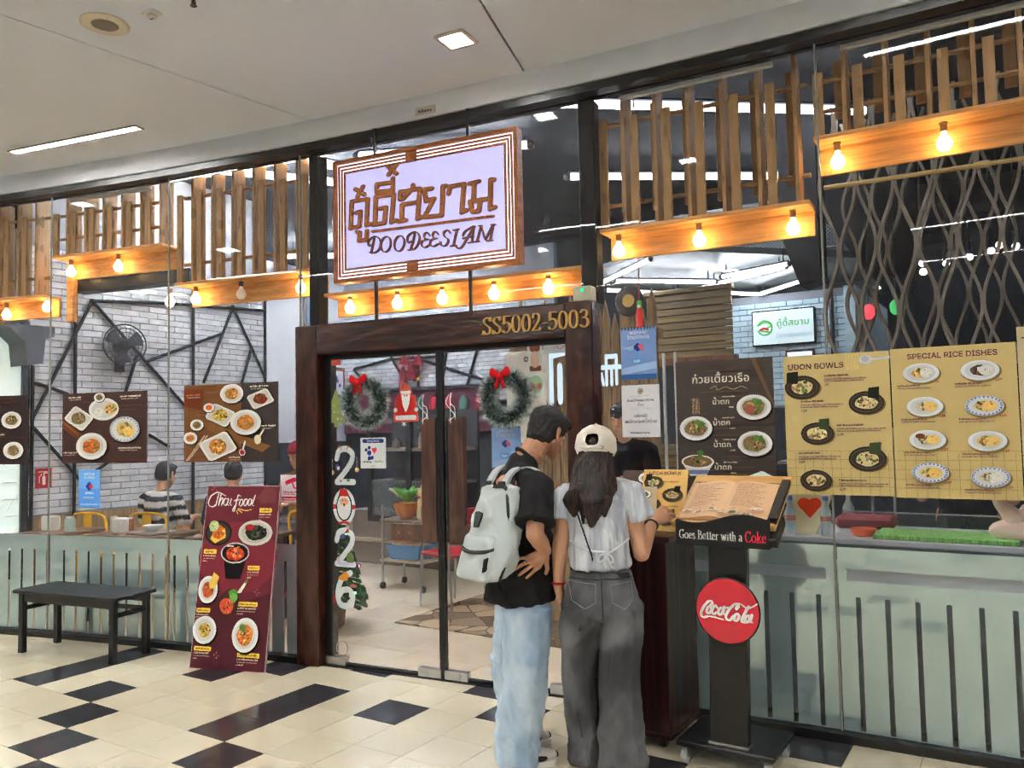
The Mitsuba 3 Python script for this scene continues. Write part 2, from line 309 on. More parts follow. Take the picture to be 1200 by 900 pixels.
# ------------------------------------------------------------------ Thai letter outlines (advance, outlines), in 1/90 of the letter height
TH = {
 'ก': (98, '10,68 20,83 32,89 59,90 77,82 86,65 86,0 67,0 67,61 62,71 52,75 38,74 29,64 45,55 44,45 37,44 31,34 31,0 12,0 13,40 26,52 10,58'),
 'ค': (101, '12,62 18,78 30,87 59,90 77,84 85,75 89,62 89,0 70,0 69,63 63,72 51,75 40,73 34,68 31,59 31,41 41,48 57,49 57,34 40,32 33,26 31,0 12,0'),
 'ง': (89, '27,0 1,88 20,88 43,15 50,17 59,29 62,54 53,71 36,74 33,88 57,88 74,76 80,62 81,40 77,24 66,8 52,1'),
 'ด': (100, '9,34 11,64 22,82 39,89 70,87 82,79 87,69 88,0 69,0 69,60 65,70 60,73 46,74 37,71 31,64 28,51 30,25 40,14 54,14 54,-1 36,-2 23,3 13,16'),
 'ต': (103, '9,35 11,69 15,79 23,87 42,89 52,82 61,89 77,89 88,81 91,73 91,0 72,0 72,68 67,74 59,73 56,65 47,65 45,72 37,74 29,62 28,36 31,22 41,14 55,14 55,-1 37,-2 23,3 13,16'),
 'ท': (100, '13,88 27,88 30,75 38,85 51,90 69,89 81,82 88,66 88,0 69,0 69,60 66,69 56,74 41,71 33,58 32,0 13,0'),
 'น': (100, '12,88 31,88 32,24 39,15 51,14 59,17 67,30 68,88 87,88 87,0 72,0 70,12 59,1 49,-2 31,-1 19,6 12,23'),
 'บ': (99, '12,88 31,88 32,24 39,15 50,13 63,17 68,28 68,88 87,88 87,26 82,11 74,3 58,-2 41,-2 25,3 17,11 12,26'),
 'พ': (114, '21,0 6,88 25,88 34,30 50,88 64,88 80,28 89,88 108,88 93,0 73,1 57,61 40,0'),
 'ม': (100, '13,88 32,88 34,27 41,17 57,14 66,19 69,28 69,88 88,88 88,22 84,10 78,3 65,-2 51,-2 38,3 30,12 28,0 13,0'),
 'ย': (97, '10,72 13,79 23,87 30,89 52,87 49,73 37,74 30,70 29,62 32,56 49,53 49,40 32,37 29,25 36,15 55,14 63,18 66,26 66,88 85,88 85,22 80,9 69,1 57,-2 32,-1 17,6 11,16 10,32 14,41 24,47 12,56'),
 'ร': (81, '7,5 11,20 40,13 52,16 56,22 54,30 48,34 29,40 13,50 8,61 11,78 20,86 35,90 52,90 68,86 69,69 43,75 30,72 27,64 36,56 63,46 72,38 75,19 71,9 62,2 49,-2 24,-1'),
 'ว': (80, '6,4 11,18 30,13 44,18 52,37 52,51 48,65 35,74 19,74 7,70 7,85 22,90 38,90 52,86 64,75 71,54 70,29 64,13 54,3 39,-2 19,-1'),
 'ส': (93, '7,17 8,33 17,45 36,52 63,55 60,70 52,74 35,74 15,67 16,84 37,90 54,90 67,86 71,94 88,93 85,82 78,76 82,65 82,0 63,0 62,39 39,37 27,29 26,21 29,15 37,12 49,13 51,4 49,-1 21,0 13,5'),
 'ห': (96, '13,88 32,88 33,53 64,88 86,88 62,62 75,57 84,46 86,0 67,0 67,34 62,44 52,48 48,48 32,31 32,0 13,0'),
 'อ': (94, '9,27 10,51 46,51 46,38 28,37 31,19 41,13 58,16 66,35 65,56 58,70 41,75 13,67 14,85 35,90 52,90 67,85 77,76 84,59 85,34 78,12 69,3 53,-2 26,1 15,10'),
 'ั': (0, '-54,119 -49,126 -36,124 -37,118 -33,114 6,114 6,101 -45,102 -52,107'),
 'า': (67, '2,85 15,90 36,90 52,80 55,71 55,0 36,0 35,69 26,75 2,70'),
 'ำ': (67, '2,70 2,86 14,90 36,90 51,81 55,71 55,0 36,0 36,65 33,72 16,75/-46,109 -44,122 -33,128 -16,126 -9,117 -12,103 -22,98 -37,99|-35,115 -31,106 -24,106 -20,110 -20,116 -24,120 -31,120'),
 'ี': (0, '-84,109 -71,115 -31,115 -30,127 -13,127 -13,101 -84,101'),
 'ื': (0, '-84,109 -71,115 -50,115 -50,127 -37,127 -36,115 -26,115 -26,127 -13,127 -13,101 -84,101'),
 'ู': (0, '-65,-20 -64,-11 -49,-11 -44,-17 -43,-30 -34,-32 -29,-27 -29,-11 -13,-11 -13,-31 -15,-36 -24,-42 -48,-42 -57,-36 -59,-23'),
 'เ': (51, '15,88 34,88 34,17 38,13 46,14 48,1 45,-1 25,-1 16,8'),
 'แ': (97, '61,88 80,88 80,17 84,13 92,14 94,1 91,-1 71,-1 62,8/15,88 34,88 34,17 38,13 46,14 48,1 45,-1 25,-1 16,8'),
 'ไ': (52, '-1,119 3,133 51,133 51,119 42,117 36,106 36,17 40,13 48,14 50,1 47,-1 31,-2 22,2 18,8 17,106 23,118'),
 '่': (0, '-32,136 -14,136 -14,101 -32,101'),
 '้': (0, '-60,101 -60,109 -50,112 -47,117 -50,123 -58,122 -60,132 -54,135 -40,135 -34,131 -34,114 -9,114 -9,101'),
 '๋': (0, '-52,113 -52,125 -40,125 -40,137 -24,137 -24,125 -13,125 -13,113 -24,113 -24,101 -40,101 -40,113'),
}

UPPER, TONE, LOWER = 'ัีืิ', '่้๋', 'ู'
def thai_poly(text, h):
    "-> (outline, width); marks sit over or under the letter before them"
    s, x, high, out = h / 89., 0., False, []
    for i, c in enumerate(text):
        a, src = TH[c]
        g = unary_union([Polygon([[float(v) for v in q.split(',')] for q in r.split('|')[0].split()], [[[float(v) for v in q.split(',')] for q in w.split()] for w in r.split('|')[1:]]).buffer(0) for r in src.split('/')])
        if c in TONE:
            g = affinity.translate(g, -6, 22 if (high or text[i + 1:i + 2] == 'ำ') else 0)
        high = c in UPPER
        out.append(affinity.translate(g, x, 0)); x += a
    return affinity.scale(unary_union(out), s, s, origin=(0, 0)), x * s

# traced lettering, in thousandths of a metre
SIGN_THAI = [('s',[(133,353),(137,441),(142,528),(205,528),(270,526),(263,442),(256,357),(291,361)]),('s',[(128,353),(203,357),(212,453),(177,449)]),('s',[(173,605),(242,560)]),('s',[(232,614),(189,554)]),('s',[(183,324),(204,315),(197,263),(254,262),(261,319)]),('s',[(324,355),(331,532),(470,529),(459,442),(449,352),(485,360)]),('s',[(313,352),(396,354),(408,453),(361,451)]),('s',[(464,632),(461,554),(339,562),(341,611),(456,607)]),('s',[(427,716),(490,659)]),('s',[(490,715),(431,661)]),('s',[(516,490),(519,537),(562,535),(617,538),(664,537),(653,441),(643,348),(675,356)]),('s',[(612,566),(617,538)]),('s',[(536,487),(586,527)]),('s',[(503,349),(556,351)]),('s',[(526,355),(531,453),(653,454)]),('s',[(749,525),(697,526),(706,452),(765,459),(743,428),(691,352),(817,347),(825,434),(829,526),(848,527)]),('s',[(869,476),(879,517),(978,519),(968,430),(957,347),(991,356)]),('s',[(1015,515),(1077,520)]),('s',[(1046,514),(1042,410)]),('s',[(1016,405),(1033,340),(1075,339),(1088,404),(1016,405)]),('s',[(1082,406),(1153,404)]),('s',[(1180,515),(1159,518),(1151,341),(1183,348)])]
SIGN_LINE = [('u',[(302,310),(1171,296)])]
SIGN_LATIN = [('c',[(317,268),(306,226),(290,171)]),('c',[(298,227),(273,221),(275,256),(328,276),(365,241),(356,194),(321,172),(280,176)]),('c',[(441,206),(432,186),(417,172),(401,167),(384,172),(372,185),(367,205),(368,227),(377,246),(392,260),(409,265),(425,260),(437,247),(442,228),(441,206)]),('c',[(542,199),(533,180),(519,166),(502,161),(486,165),(475,179),(469,198),(471,220),(480,239),(494,253),(511,258),(526,253),(538,240),(544,221),(542,199)]),('c',[(622,264),(610,216),(589,159)]),('c',[(597,213),(570,208),(572,250),(627,269),(657,232),(641,183),(611,161),(571,159)]),('c',[(728,234),(711,255),(689,241),(698,216),(720,211),(680,206),(668,184),(691,162),(731,176)]),('c',[(790,233),(773,253),(751,239),(760,214),(782,210),(743,205),(731,182),(754,161),(793,175)]),('c',[(874,231),(860,251),(831,240),(835,214),(862,190),(844,159),(813,160),(804,185)]),('c',[(923,245),(909,197),(896,149)]),('c',[(898,244),(935,248)]),('c',[(877,149),(915,151)]),('c',[(1042,253),(995,187),(952,134),(924,131),(915,147)]),('c',[(1040,254),(1032,207),(1024,157)]),('c',[(962,187),(1034,192)]),('c',[(999,155),(1045,158)]),('c',[(1047,250),(1024,248),(977,226),(963,203)]),('c',[(1059,156),(1088,245)]),('c',[(1088,249),(1115,160)]),('c',[(1115,160),(1168,243)]),('c',[(1170,245),(1148,152)]),('c',[(1045,156),(1073,158)]),('c',[(1127,151),(1163,154)]),('c',[(1156,245),(1183,245)]),('c',[(1074,249),(1093,249)])]
DISK_SCRIPT = [('t',[(-65,26),(-68,38),(-82,36),(-100,17),(-115,-8),(-119,-28),(-107,-38),(-88,-30)]),('t',[(-66,24),(-73,21)]),('w',[(-107,-38),(-81,-30),(-49,-33),(-17,-38)]),('t',[(-72,-4),(-76,-11),(-80,-16),(-85,-18),(-89,-17),(-92,-13),(-92,-7),(-90,1),(-86,8),(-81,13),(-76,15),(-72,14),(-70,10),(-70,4),(-72,-4)]),('t',[(-44,12),(-50,20),(-63,10),(-68,-10),(-62,-19),(-47,-10)]),('t',[(-19,-4),(-22,-11),(-27,-16),(-32,-18),(-36,-17),(-38,-13),(-38,-7),(-37,1),(-33,7),(-28,12),(-23,14),(-20,13),(-17,9),(-17,3),(-19,-4)]),('t',[(-9,20),(-17,-8),(-10,-15)]),('w',[(-2,14),(8,19)]),('t',[(54,26),(52,37),(35,34),(11,9),(-5,-19),(0,-37),(16,-35),(28,-18)]),('w',[(40,36),(62,38),(90,23),(113,29),(134,44)]),('w',[(54,26),(45,12),(40,17),(46,28)]),('t',[(52,-25),(48,-31),(43,-36),(38,-38),(34,-37),(32,-33),(32,-28),(34,-20),(37,-13),(42,-8),(47,-6),(51,-7),(53,-11),(54,-17),(52,-25)]),('t',[(99,31),(86,11),(69,-22),(65,-37),(75,-40)]),('t',[(99,-27),(95,-32),(91,-37),(86,-39),(82,-38),(80,-34),(80,-28),(81,-22),(85,-16),(89,-11),(94,-9),(98,-10),(100,-14),(100,-20),(99,-27)]),('t',[(112,-4),(102,-31),(109,-36)])]
SCRIPT_FOOD = [('t',[(73,1071),(54,1056),(25,1066),(17,1092),(36,1134),(79,1155),(116,1147),(146,1132)]),('t',[(92,1146),(83,1100),(77,1070),(61,1058)]),('t',[(113,1149),(104,1108),(99,1064)]),('t',[(103,1093),(120,1117),(128,1108),(123,1066)]),('t',[(170,1108),(147,1114),(136,1085),(150,1066),(166,1082),(172,1114)]),('t',[(172,1114),(167,1078),(178,1069)]),('t',[(195,1114),(187,1078),(199,1069)]),('t',[(251,1131),(235,1137),(227,1108),(220,1063),(212,1027),(201,1037),(216,1063)]),('t',[(206,1099),(249,1108)]),('t',[(274,1083),(271,1073),(265,1066),(259,1063),(254,1064),(250,1070),(248,1078),(249,1089),(253,1099),(258,1106),(264,1109),(269,1108),(273,1102),(275,1093),(274,1083)]),('t',[(307,1085),(304,1076),(299,1068),(293,1065),(288,1066),(284,1072),(282,1081),(283,1091),(286,1101),(291,1108),(297,1112),(303,1110),(307,1105),(308,1096),(307,1085)]),('t',[(340,1087),(337,1077),(331,1070),(326,1067),(320,1068),(316,1074),(315,1083),(316,1093),(319,1103),(324,1110),(330,1113),(335,1112),(339,1106),(341,1098),(340,1087)]),('t',[(366,1139),(351,1086),(346,1072),(359,1066)]),('g',[(243,1032),(255,1011)]),('g',[(251,1040),(286,1019)]),('g',[(256,1046),(315,1033),(358,1040)])]

# ================================================================== THE SHELL
def F(x): return -0.016967 * x * x + 0.178316 * x + 1.377          # plan of the gently curved shopfront
NODES = [-4.0, -1.849, -.69, .48, 2.62, 3.843, 5.2, 6.4]
def fac(x, z, off=0.):
    "frame on the glass line at x: right along the glass, up, out towards the mall; off > 0 is behind the glass"
    i = max(0, min(len(NODES) - 2, sum(x > q for q in NODES) - 1)); a, b = NODES[i], NODES[i + 1]
    p, q = np.array([a, F(a), 0.]), np.array([b, F(b), 0.]); t = (q - p) / np.linalg.norm(q - p); n = np.array([t[1], -t[0], 0.])
    P = p + t * ((x - a) / t[0]) - n * off
    return fr([P[0], P[1], z], t, [0, 0, 1])
def plan(off, xs): return [(x, F(x) + off) for x in xs]
XS = np.linspace(-5, 7, 49)

# mall floor: 0.3 m tiles, black ones in loose diagonals
BLACK = {(-1, 1), (0, 0), (1, -1), (1, -3), (2, -3), (3, -3), (1, 3), (2, 3), (3, 3), (0, 4), (3, 0), (4, 1), (3, 5), (4, 7), (5, 6), (5, 3), (-2, 2), (3, 10), (5, 12)}
floor = struct('floor', prism(Polygon([(-9, -7), (9, -7), (9, 11), (-9, 11)]), -.12, -.004), 'grout')
mallside = Polygon([(-9, -7), (9, -7)] + plan(.04, XS)[::-1])
tile = bx(.0015, .2985, .0015, .2985, -.012, 0, .0012)
tc, tb = shape(tile, 'tile_cream'), shape(tile, 'tile_black')
cells = []
for v in range(-10, 18):
    for u in range(-2, 7):
        sq = sbox(v * .3, u * .3, v * .3 + .3, u * .3 + .3)
        if not sq.intersects(mallside): continue
        if v < -3 and u < 1: continue
        cells.append(sq)
        d = tb if (u, v) in BLACK else tc
        if mallside.contains(sq):
            put('tile', d, floor, np.array([[1, 0, 0, v * .3], [0, 1, 0, u * .3], [0, 0, 1, 0], [0, 0, 0, 1.]]))
        else:
            cut = sq.buffer(-.0015, join_style=2).intersection(mallside)
            if cut.area > 1e-4: add('tile', prism(cut, -.012, 0), 'tile_black' if (u, v) in BLACK else 'tile_cream', floor)
mat('far_paving', rough=.18, spec=.35, fn=lambda p, n, uv: dr.select(cell_rand(dr.floor(p.x / .3), dr.floor(p.y / .3)) < .14, mi.Color3f(L((38, 37, 40))), mix(L((112, 105, 92)), L((206, 196, 172)),
    smoothstep(.004, .012, dr.minimum(dr.abs(p.x / .3 - dr.round(p.x / .3)), dr.abs(p.y / .3 - dr.round(p.y / .3)))))))
add('paving', prism(mallside.difference(unary_union(cells).buffer(1e-4)), -.012, 0), 'far_paving', floor)
# shop floor: 0.6 m tiles
inside = Polygon(plan(.05, XS) + [(7.5, 10.2), (-6.5, 10.2)])
icells = []
for i in range(-4, 3):
    for j in range(0, 6):
        sq = sbox(1 + .6 * i, 1.4 + .6 * j, 1.6 + .6 * i, 2. + .6 * j); icells.append(sq)
        cut = sq.buffer(-.0016, join_style=2).intersection(inside)
        if cut.area > .01: add('shop_tile', prism(cut, -.012, 0), 'tile_cream', floor)
add('shop_paving', prism(inside.difference(unary_union(icells).buffer(1e-4)), -.012, 0), 'tile_cream', floor)

# mall ceiling in three panels with open seams
CZ = 3.67
ceil = struct('ceiling', prism(Polygon([(-9, -7), (9, -7)] + plan(.1, XS)[::-1]), CZ + .02, CZ + .1), 'dark_wall')
inner = Polygon([(-9, -7), (9, -7)] + plan(-.045, XS)[::-1])
s1, s2 = LineString([(-.41, -8), (.662, 1.7)]), LineString([(5.15, -8), (2.1, 2.07)])
cutl = unary_union([s1.buffer(.0045), s2.buffer(.006)])
for g in inner.difference(cutl).geoms: add('panel', prism(g, CZ, CZ + .015), 'ceiling_white', ceil)
struct('trim_1', prism(Polygon(plan(-.05, XS) + plan(.08, XS)[::-1]), 3.525, CZ + .012), 'cornice_paint')
struct('trim_2', prism(Polygon(plan(-.03, XS) + plan(.06, XS)[::-1]), 3.475, 3.524), 'black_metal')
for k, (a, b) in enumerate(((-5, .5), (2.6, 7))):
    xs = np.linspace(a, b, 24); struct(f'trim_{k + 3}', prism(Polygon(plan(-.025, xs) + plan(.05, xs)[::-1]), 0, .042), 'black_metal')
struct('trim_5', prism(Polygon(plan(-.0, np.linspace(.66, 2.46, 8)) + plan(.07, np.linspace(.66, 2.46, 8))[::-1]), 0, .012), 'black_metal')

# glass panes
OFFG = .03
for i, (a, b) in enumerate(zip(NODES[:-1], NODES[1:])):
    z0 = 2.262 if i == 3 else .04
    A, B = fac(a + 1e-6, 0, OFFG), fac(b - 1e-6, 0, OFFG)
    v = np.array([[*A[:2, 3], z0], [*B[:2, 3], z0], [*B[:2, 3], 3.48], [*A[:2, 3], 3.48]])
    struct(f'window_{i + 1}', trimesh.Trimesh(v, [[0, 1, 2], [0, 2, 3]], process=False), 'clear_glass')
for x, z0 in ((-1.849, .04), (-.69, .04), (.48, 2.262), (3.843, .04)):
    M = fac(x + 1e-6, 0, OFFG)
    struct('window_joint', at(bx(-.005, .005, z0, 3.47, -.008, .006, .002), M), 'satin', col=(122, 124, 118))
for x, z0, w in ((.555, 2.27, .04), (2.56, 2.27, .05)):
    struct('window_post', at(bx(-w, w, z0, 3.474, -.14, -.03, .006), fac(x, 0, .05)), 'bar_black')

# shop shell
struct('ceiling_shop', bx(-6.5, 7.5, 1.0, 10.2, 4.3, 4.4), 'black_ceiling')
struct('ceiling_edge', prism(Polygon(plan(.09, XS) + plan(.13, XS)[::-1]), 3.48, 4.3), 'dark_wall')
struct('wall_back', bx(-6.5, 7.5, 8.1, 8.2, 0, 4.3), 'dark_wall')
struct('wall_right', bx(7.4, 7.5, 1.3, 8.1, 0, 4.3), 'dark_wall')
struct('wall_left', bx(-6.6, -6.5, .1, 8.1, 0, 4.3), 'white_wall')
def bricks(wall, o, r, w, h, z0, lx, lz, m, most, key, skip=None, near=0.):
    "running bond on a wall face: o corner, r direction along the wall; the pieces nearest `near` first, the rest one part"
    R = fr(o, r, [0, 0, 1]); one = bx(0, lx - .008, 0, lz - .008, 0, .014, .003); d = shape(one, m)
    g = np.random.default_rng(len(key)); todo = []
    for j in range(int(h / lz)):
        for i in range(-1, int(w / lx) + 1):
            x = i * lx + (j % 2) * lx / 2; a, b = max(x, 0), min(x + lx, w)
            if b - a < .03 or (skip and skip((a + b) / 2, z0 + j * lz)): continue
            todo.append((abs((a + b) / 2 - near), a, b, z0 + j * lz, g.uniform(-.005, .003)))
    todo.sort(); rest = []
    for k, (_, a, b, z, e) in enumerate(todo):
        Q = R @ np.array([[(b - a) / lx, 0, 0, a], [0, 1, 0, z], [0, 0, 1, e], [0, 0, 0, 1.]])
        if k < most: put('brick', d, wall, Q)
        else: rest.append(at(one, Q))
    if rest: add('far_brick', cat(rest), m, wall, kind='stuff')
wb = struct('wall_brick', bx(-3.1, -3.0, 1.42, 4.13, .82, 4.3), 'mortar'); struct('wall_panel', bx(-3.1, -2.985, 1.42, 4.13, 0, .82), 'picket_wood')
bricks(wb, [-3.0, 1.42, 0], [0, 1, 0], 2.71, 2.5, .84, .2, .062, 'brick_white', 300, 'left', near=1.0)
wk = struct('wall_brick_far', bx(-5.6, -1.2, 8.0, 8.1, 1.98, 4.3), 'mortar')
bricks(wk, [-5.6, 8.0, 0], [1, 0, 0], 4.4, 1.6, 2.0, .2, .066, 'brick_white', 290, 'rear', near=2.2)
wr = struct('wall_brick_right', bx(2.0, 3.2, 6.0, 6.15, 1.7, 2.86), 'mortar'); struct('wall_panel_right', bx(2.0, 3.2, 6.0, 6.15, 0, 1.7), 'dark_wall')
bricks(wr, [2.0, 6.0, 0], [1, 0, 0], 1.2, 1.1, 1.72, .16, .056, 'brick_blue', 300, 'right', near=.6)
# white wall with the opening at the far left
struct('wall_dado', bx(-5.49, -5.44, 4.13, 7.99, 0, 1.38), 'dark_wall')
struct('wall_white', bx(-5.6, -5.5, 4.0, 8.05, 0, 4.3), 'white_wall')
struct('wall_end', bx(-6.5, -3.1, 4.03, 4.13, 0, 4.3), 'white_wall')

# ---- ceiling fixtures of the mall (those seen, those the glass mirrors, and their rows behind the camera)
WARM = np.array([.97, .97, .93])
def linear_light(cx, cy, ln, ang, label):
    t = thing('linear_light', label, 'ceiling light')
    M = fr([cx, cy, CZ - .006], [math.cos(ang), math.sin(ang), 0], [math.sin(ang), -math.cos(ang), 0])
    h, w = ln / 2, .034
    add('frame', cat([at(bx(-h - .012, h + .012, s * w - .006, s * w + .006, -.005, .006), M) for s in (-1, 1)] + [at(bx(s * h - .006, s * h + .006, -w, w, -.005, .006), M) for s in (-1, 1)]), 'satin', t, (150, 140, 124))
    add('diffuser', at(bx(-h, h, -w + .006, w - .006, -.001, .003), M), 'satin', t, (240, 236, 226), emit=WARM * 50)
def square_light(cx, cy, ang, label, s=.082, k=68):
    t = thing('square_light', label, 'ceiling light')
    M = fr([cx, cy, CZ - .006], [math.cos(ang), math.sin(ang), 0], [math.sin(ang), -math.cos(ang), 0])
    add('frame', cat([at(bx(-s, s, q * s - .011, q * s + .011, -.005, .006), M) for q in (-1, 1)] + [at(bx(q * s - .011, q * s + .011, -s, s, -.005, .006), M) for q in (-1, 1)]), 'satin', t, (206, 196, 176))
    add('diffuser', at(bx(-s + .022, s - .022, -s + .022, s - .022, -.001, .003), M), 'satin', t, (244, 240, 230), emit=WARM * k)
linear_light(-.995, .715, 1.22, .2, 'long warm strip light recessed in the ceiling left of the sign')
linear_light(4.62, 1.13, 1.25, .04, 'strip light in the ceiling at the far right of the shopfront')
square_light(2.143, 1.08, .1, 'small square downlight in the ceiling above the illuminated sign')
square_light(-2.19, .17, .2, 'square downlight at the left end of the mall ceiling')
square_light(2.73, -.26, .05, 'square downlight nearest the camera')
for k, (x, y) in enumerate(((-2.06, -1.76), (.9, -2.9), (6.4, -.2), (6.2, -3.2), (-4.8, -1.2), (-4.4, -4.2), (2.2, -5.2))):
    square_light(x, y, .1, 'square downlight in the rear rows of the mall ceiling', .12, 68); note(list(labels)[-1], group='rear square downlights')
for k, (x, y, l) in enumerate(((1.15, -2.0, 1.4), (4.6, -3.75, 1.4), (-2.6, -3.2, 1.4), (7.2, -1.6, 1.4), (.2, -5.4, 1.4), (4.6, -5.9, 1.4), (-6.4, -.6, 1.4))):
    linear_light(x, y, l, .1, 'strip light in the rear rows of the mall ceiling'); note(list(labels)[-1], group='rear strip lights')
t = thing('ceiling_speaker', 'round ceiling speaker with a grey grille above the shopfront', 'speaker')
M = fr([.757, -.09, CZ], [1, 0, 0], [0, -1, 0])
add('rim', at(lathe([(.096, 0), (.118, 0), (.12, .006), (.105, .012), (.096, .008)], 40), M), 'satin', t, (214, 204, 182), 40)
mat('grille', rough=.6, fn=lambda p, n, uv: mix(L((66, 60, 48)), L((118, 108, 88)), smoothstep(.3, .7, dr.sin(p.x * 1500) * dr.sin(p.y * 1500) * .5 + .5)))
add('grille', at(lathe([(.097, .001), (.097, .006), (.05, .009), (.001, .01)], 32), M), 'grille', t, smooth=30)
t = thing('smoke_detector', 'small white smoke detector beside the round ceiling speaker', 'smoke detector')
M = fr([1.053, -.019, CZ], [1, 0, 0], [0, -1, 0])
add('base', at(bx(-.045, .045, -.035, .035, 0, .014, .008), M), 'satin', t, (226, 222, 214)); add('sensor', at(lathe([(.026, .014), (.024, .026), (.012, .03), (.001, .03)], 20), M), 'satin', t, (208, 204, 196), 30)
add('slots', at(cat(bx(-.012, -.002, -.004, .004, .0295, .031), bx(.004, .012, -.004, .004, .0295, .031)), M), 'satin', t, (60, 58, 56))
t = thing('sprinkler', 'black fire sprinkler head in the ceiling near the top edge', 'sprinkler')
M = fr([1.36, .0, CZ], [1, 0, 0], [0, -1, 0])
add('body', at(lathe([(.02, 0), (.02, .006), (.008, .008), (.008, .03), (.012, .032), (.012, .036)], 14), M), 'satin', t, (40, 38, 38), 30)
add('deflector', at(lathe([(.017, .048), (.017, .05)], 12), M), 'satin', t, (40, 38, 38)); add('arms', at(cat(bx(-.012, -.009, -.002, .002, .03, .05), bx(.009, .012, -.002, .002, .03, .05)), M), 'satin', t, (46, 44, 44))
t = thing('plate_label', 'small metal plate with a number screwed to the cornice above the sign', 'plate')
M = fac(1.545, 3.592, -.03)
M = fr([1.542, F(1.542) - .053, 3.566], M[:3, 0], [0, 0, 1])
add('plate', at(bx(-.075, .075, -.026, .026, 0, .004, .001), M), 'satin', t, (186, 180, 168))
a = Art().words(-.052, -.012, .104, .024, (70, 66, 60), 5)
add('print', at(a.mesh(), M @ np.array([[1, 0, 0, 0], [0, 1, 0, 0], [0, 0, 1, .004], [0, 0, 0, 1.]])), 'paint', t)

# ================================================================== SLAT SCREENS AND BULBS BEHIND THE GLASS
mat('bulb_glass', (255, 240, 214), .3)
BAYS = [('A', -3.4, -2.055, 2.55, 2.715, 'at the far left'), ('B', -1.98, -.86, 2.855, 3.025, 'second from the left and raised higher'), ('C', -.74, .50, 2.535, 2.70, 'left of the illuminated sign'),
        ('E', 2.60, 3.775, 2.55, 2.705, 'right of the illuminated sign'), ('F', 3.80, 5.05, 2.865, 3.03, 'at the far right, raised higher')]
def beam(t, x0, x1, zb, zt):
    M = fac((x0 + x1) / 2, 0, .14); h = (x1 - x0) / 2 / M[0, 0]
    add('shelf_board', at(bx(-h, h, zt - .022, zt, -.2, 0, .002), M), 'beam_wood', t)
    add('back_board', at(bx(-h, h, zb, zt - .022, -.2, -.178, .002), M), 'beam_wood', t)
    return M, h
for name, x0, x1, zb, zt, where in BAYS:
    t = thing('slat_screen', f'screen of wooden slats over a lit beam, {where}', 'slat screen')
    M, h = beam(t, x0, x1, zb, zt)
    pitch = .193; n = int(2 * h / pitch) + 1; left = name in 'ABC'; top = 3.475 if left else 3.45
    for k in range(n):
        u = -h + .004 + k * pitch; r = random.Random(k * 7 + ord(name))
        if u + .05 > h: break
        j = r.uniform(-.012, .012)
        low = zt + .002
        add('front_slat', at(bx(u, u + .05, low, top - .09 + j, -.036, -.014, .002), M), 'slat_wood', t)
        if u + .145 < h: add('back_slat', at(bx(u + (.05 if left else .085), u + .138, low + (.09 if left else .11) + j, top + .01, -.17, -.148, .002), M), 'slat_wood', t)
        if u + .165 < h: add('edge_slat', at(bx(u + .142, u + .164, low, top + .055 - j, -.145, -.012, .002), M), 'slat_wood', t)
    for z in (top - .1, zt + .155):
        add('rail', at(cyl([-h, z, -.1], [h, z, -.1], .013, 10), M), 'slat_wood', t)
    if name == 'B': add('end_post', at(bx(-h, -h + .07, 2.5, zb + .14, -.2, -.15, .003), M), 'beam_wood', t)
t = thing('bulb_beam', 'long wooden beam with five bulbs between the sign and the door frame', 'beam')
beam(t, .575, 2.49, 2.36, 2.505)
sock = lathe([(.012, .058), (.016, .06), (.016, .095), (.02, .097), (.02, .104)], 14)
glassb = lathe([(.001, -.039), (.014, -.037), (.028, -.026), (.036, -.008), (.036, .008), (.027, .028), (.015, .042), (.0125, .058)], 18)
BULBS = [(-2.52, 2.55, 2), (-2.1, 2.59, 2), (-1.86, 2.865, 3), (-1.38, 2.865, 3), (-.87, 2.545, 2), (-.63, 2.545, 2), (-.2, 2.55, 2), (.33, 2.55, 2), (.74, 2.37, 1), (1.13, 2.37, 1), (1.48, 2.37, 1), (1.86, 2.37, 1), (2.235, 2.37, 1), (2.68, 2.55, 4), (3.165, 2.55, 4), (3.675, 2.55, 4), (3.9, 2.87, 5), (4.395, 2.87, 5)]
WHERE = {1: 'under the beam above the door', 2: 'under the left slat screens', 3: 'under the raised left slat screen', 4: 'under the slats right of the sign', 5: 'under the far right slat screen'}
ORD = ['leftmost', 'second from the left', 'third from the left', 'fourth from the left', 'fifth from the left', 'sixth from the left', 'seventh from the left', 'eighth from the left', 'rightmost']
for k, (x, z, g) in enumerate(BULBS):
    off = k == 6; row = [b for q, b in enumerate(BULBS) if b[2] == g and q != 6]
    lab = 'unlit white bulb hanging in the middle of the beam left of the door' if off else f'warm bulb {WHERE[g]}, {"rightmost" if (x, z, g) == row[-1] and len(row) > 1 else ORD[row.index((x, z, g))]} of its row'
    t = thing('light_bulb', lab, 'light bulb', None if off else f'glowing bulbs {WHERE[g]}')
    M = fac(x, z + .034, .24); M2 = M @ np.array([[1, 0, 0, 0], [0, 0, 1, 0], [0, -1, 0, 0], [0, 0, 0, 1.]]); M2 = np.array([[1, 0, 0, M[0, 3]], [0, 1, 0, M[1, 3]], [0, 0, 1, M[2, 3]], [0, 0, 0, 1.]])
    add('socket', at(sock, M2), 'satin', t, (30, 26, 22) if off else (120, 90, 50), 40)
    if off: add('glass', at(glassb, M2), 'gloss', t, (232, 228, 220), True)
    else: add('glass', at(glassb, M2), 'bulb_glass', t, None, True, emit=(8.6, 5.4, 2.3))
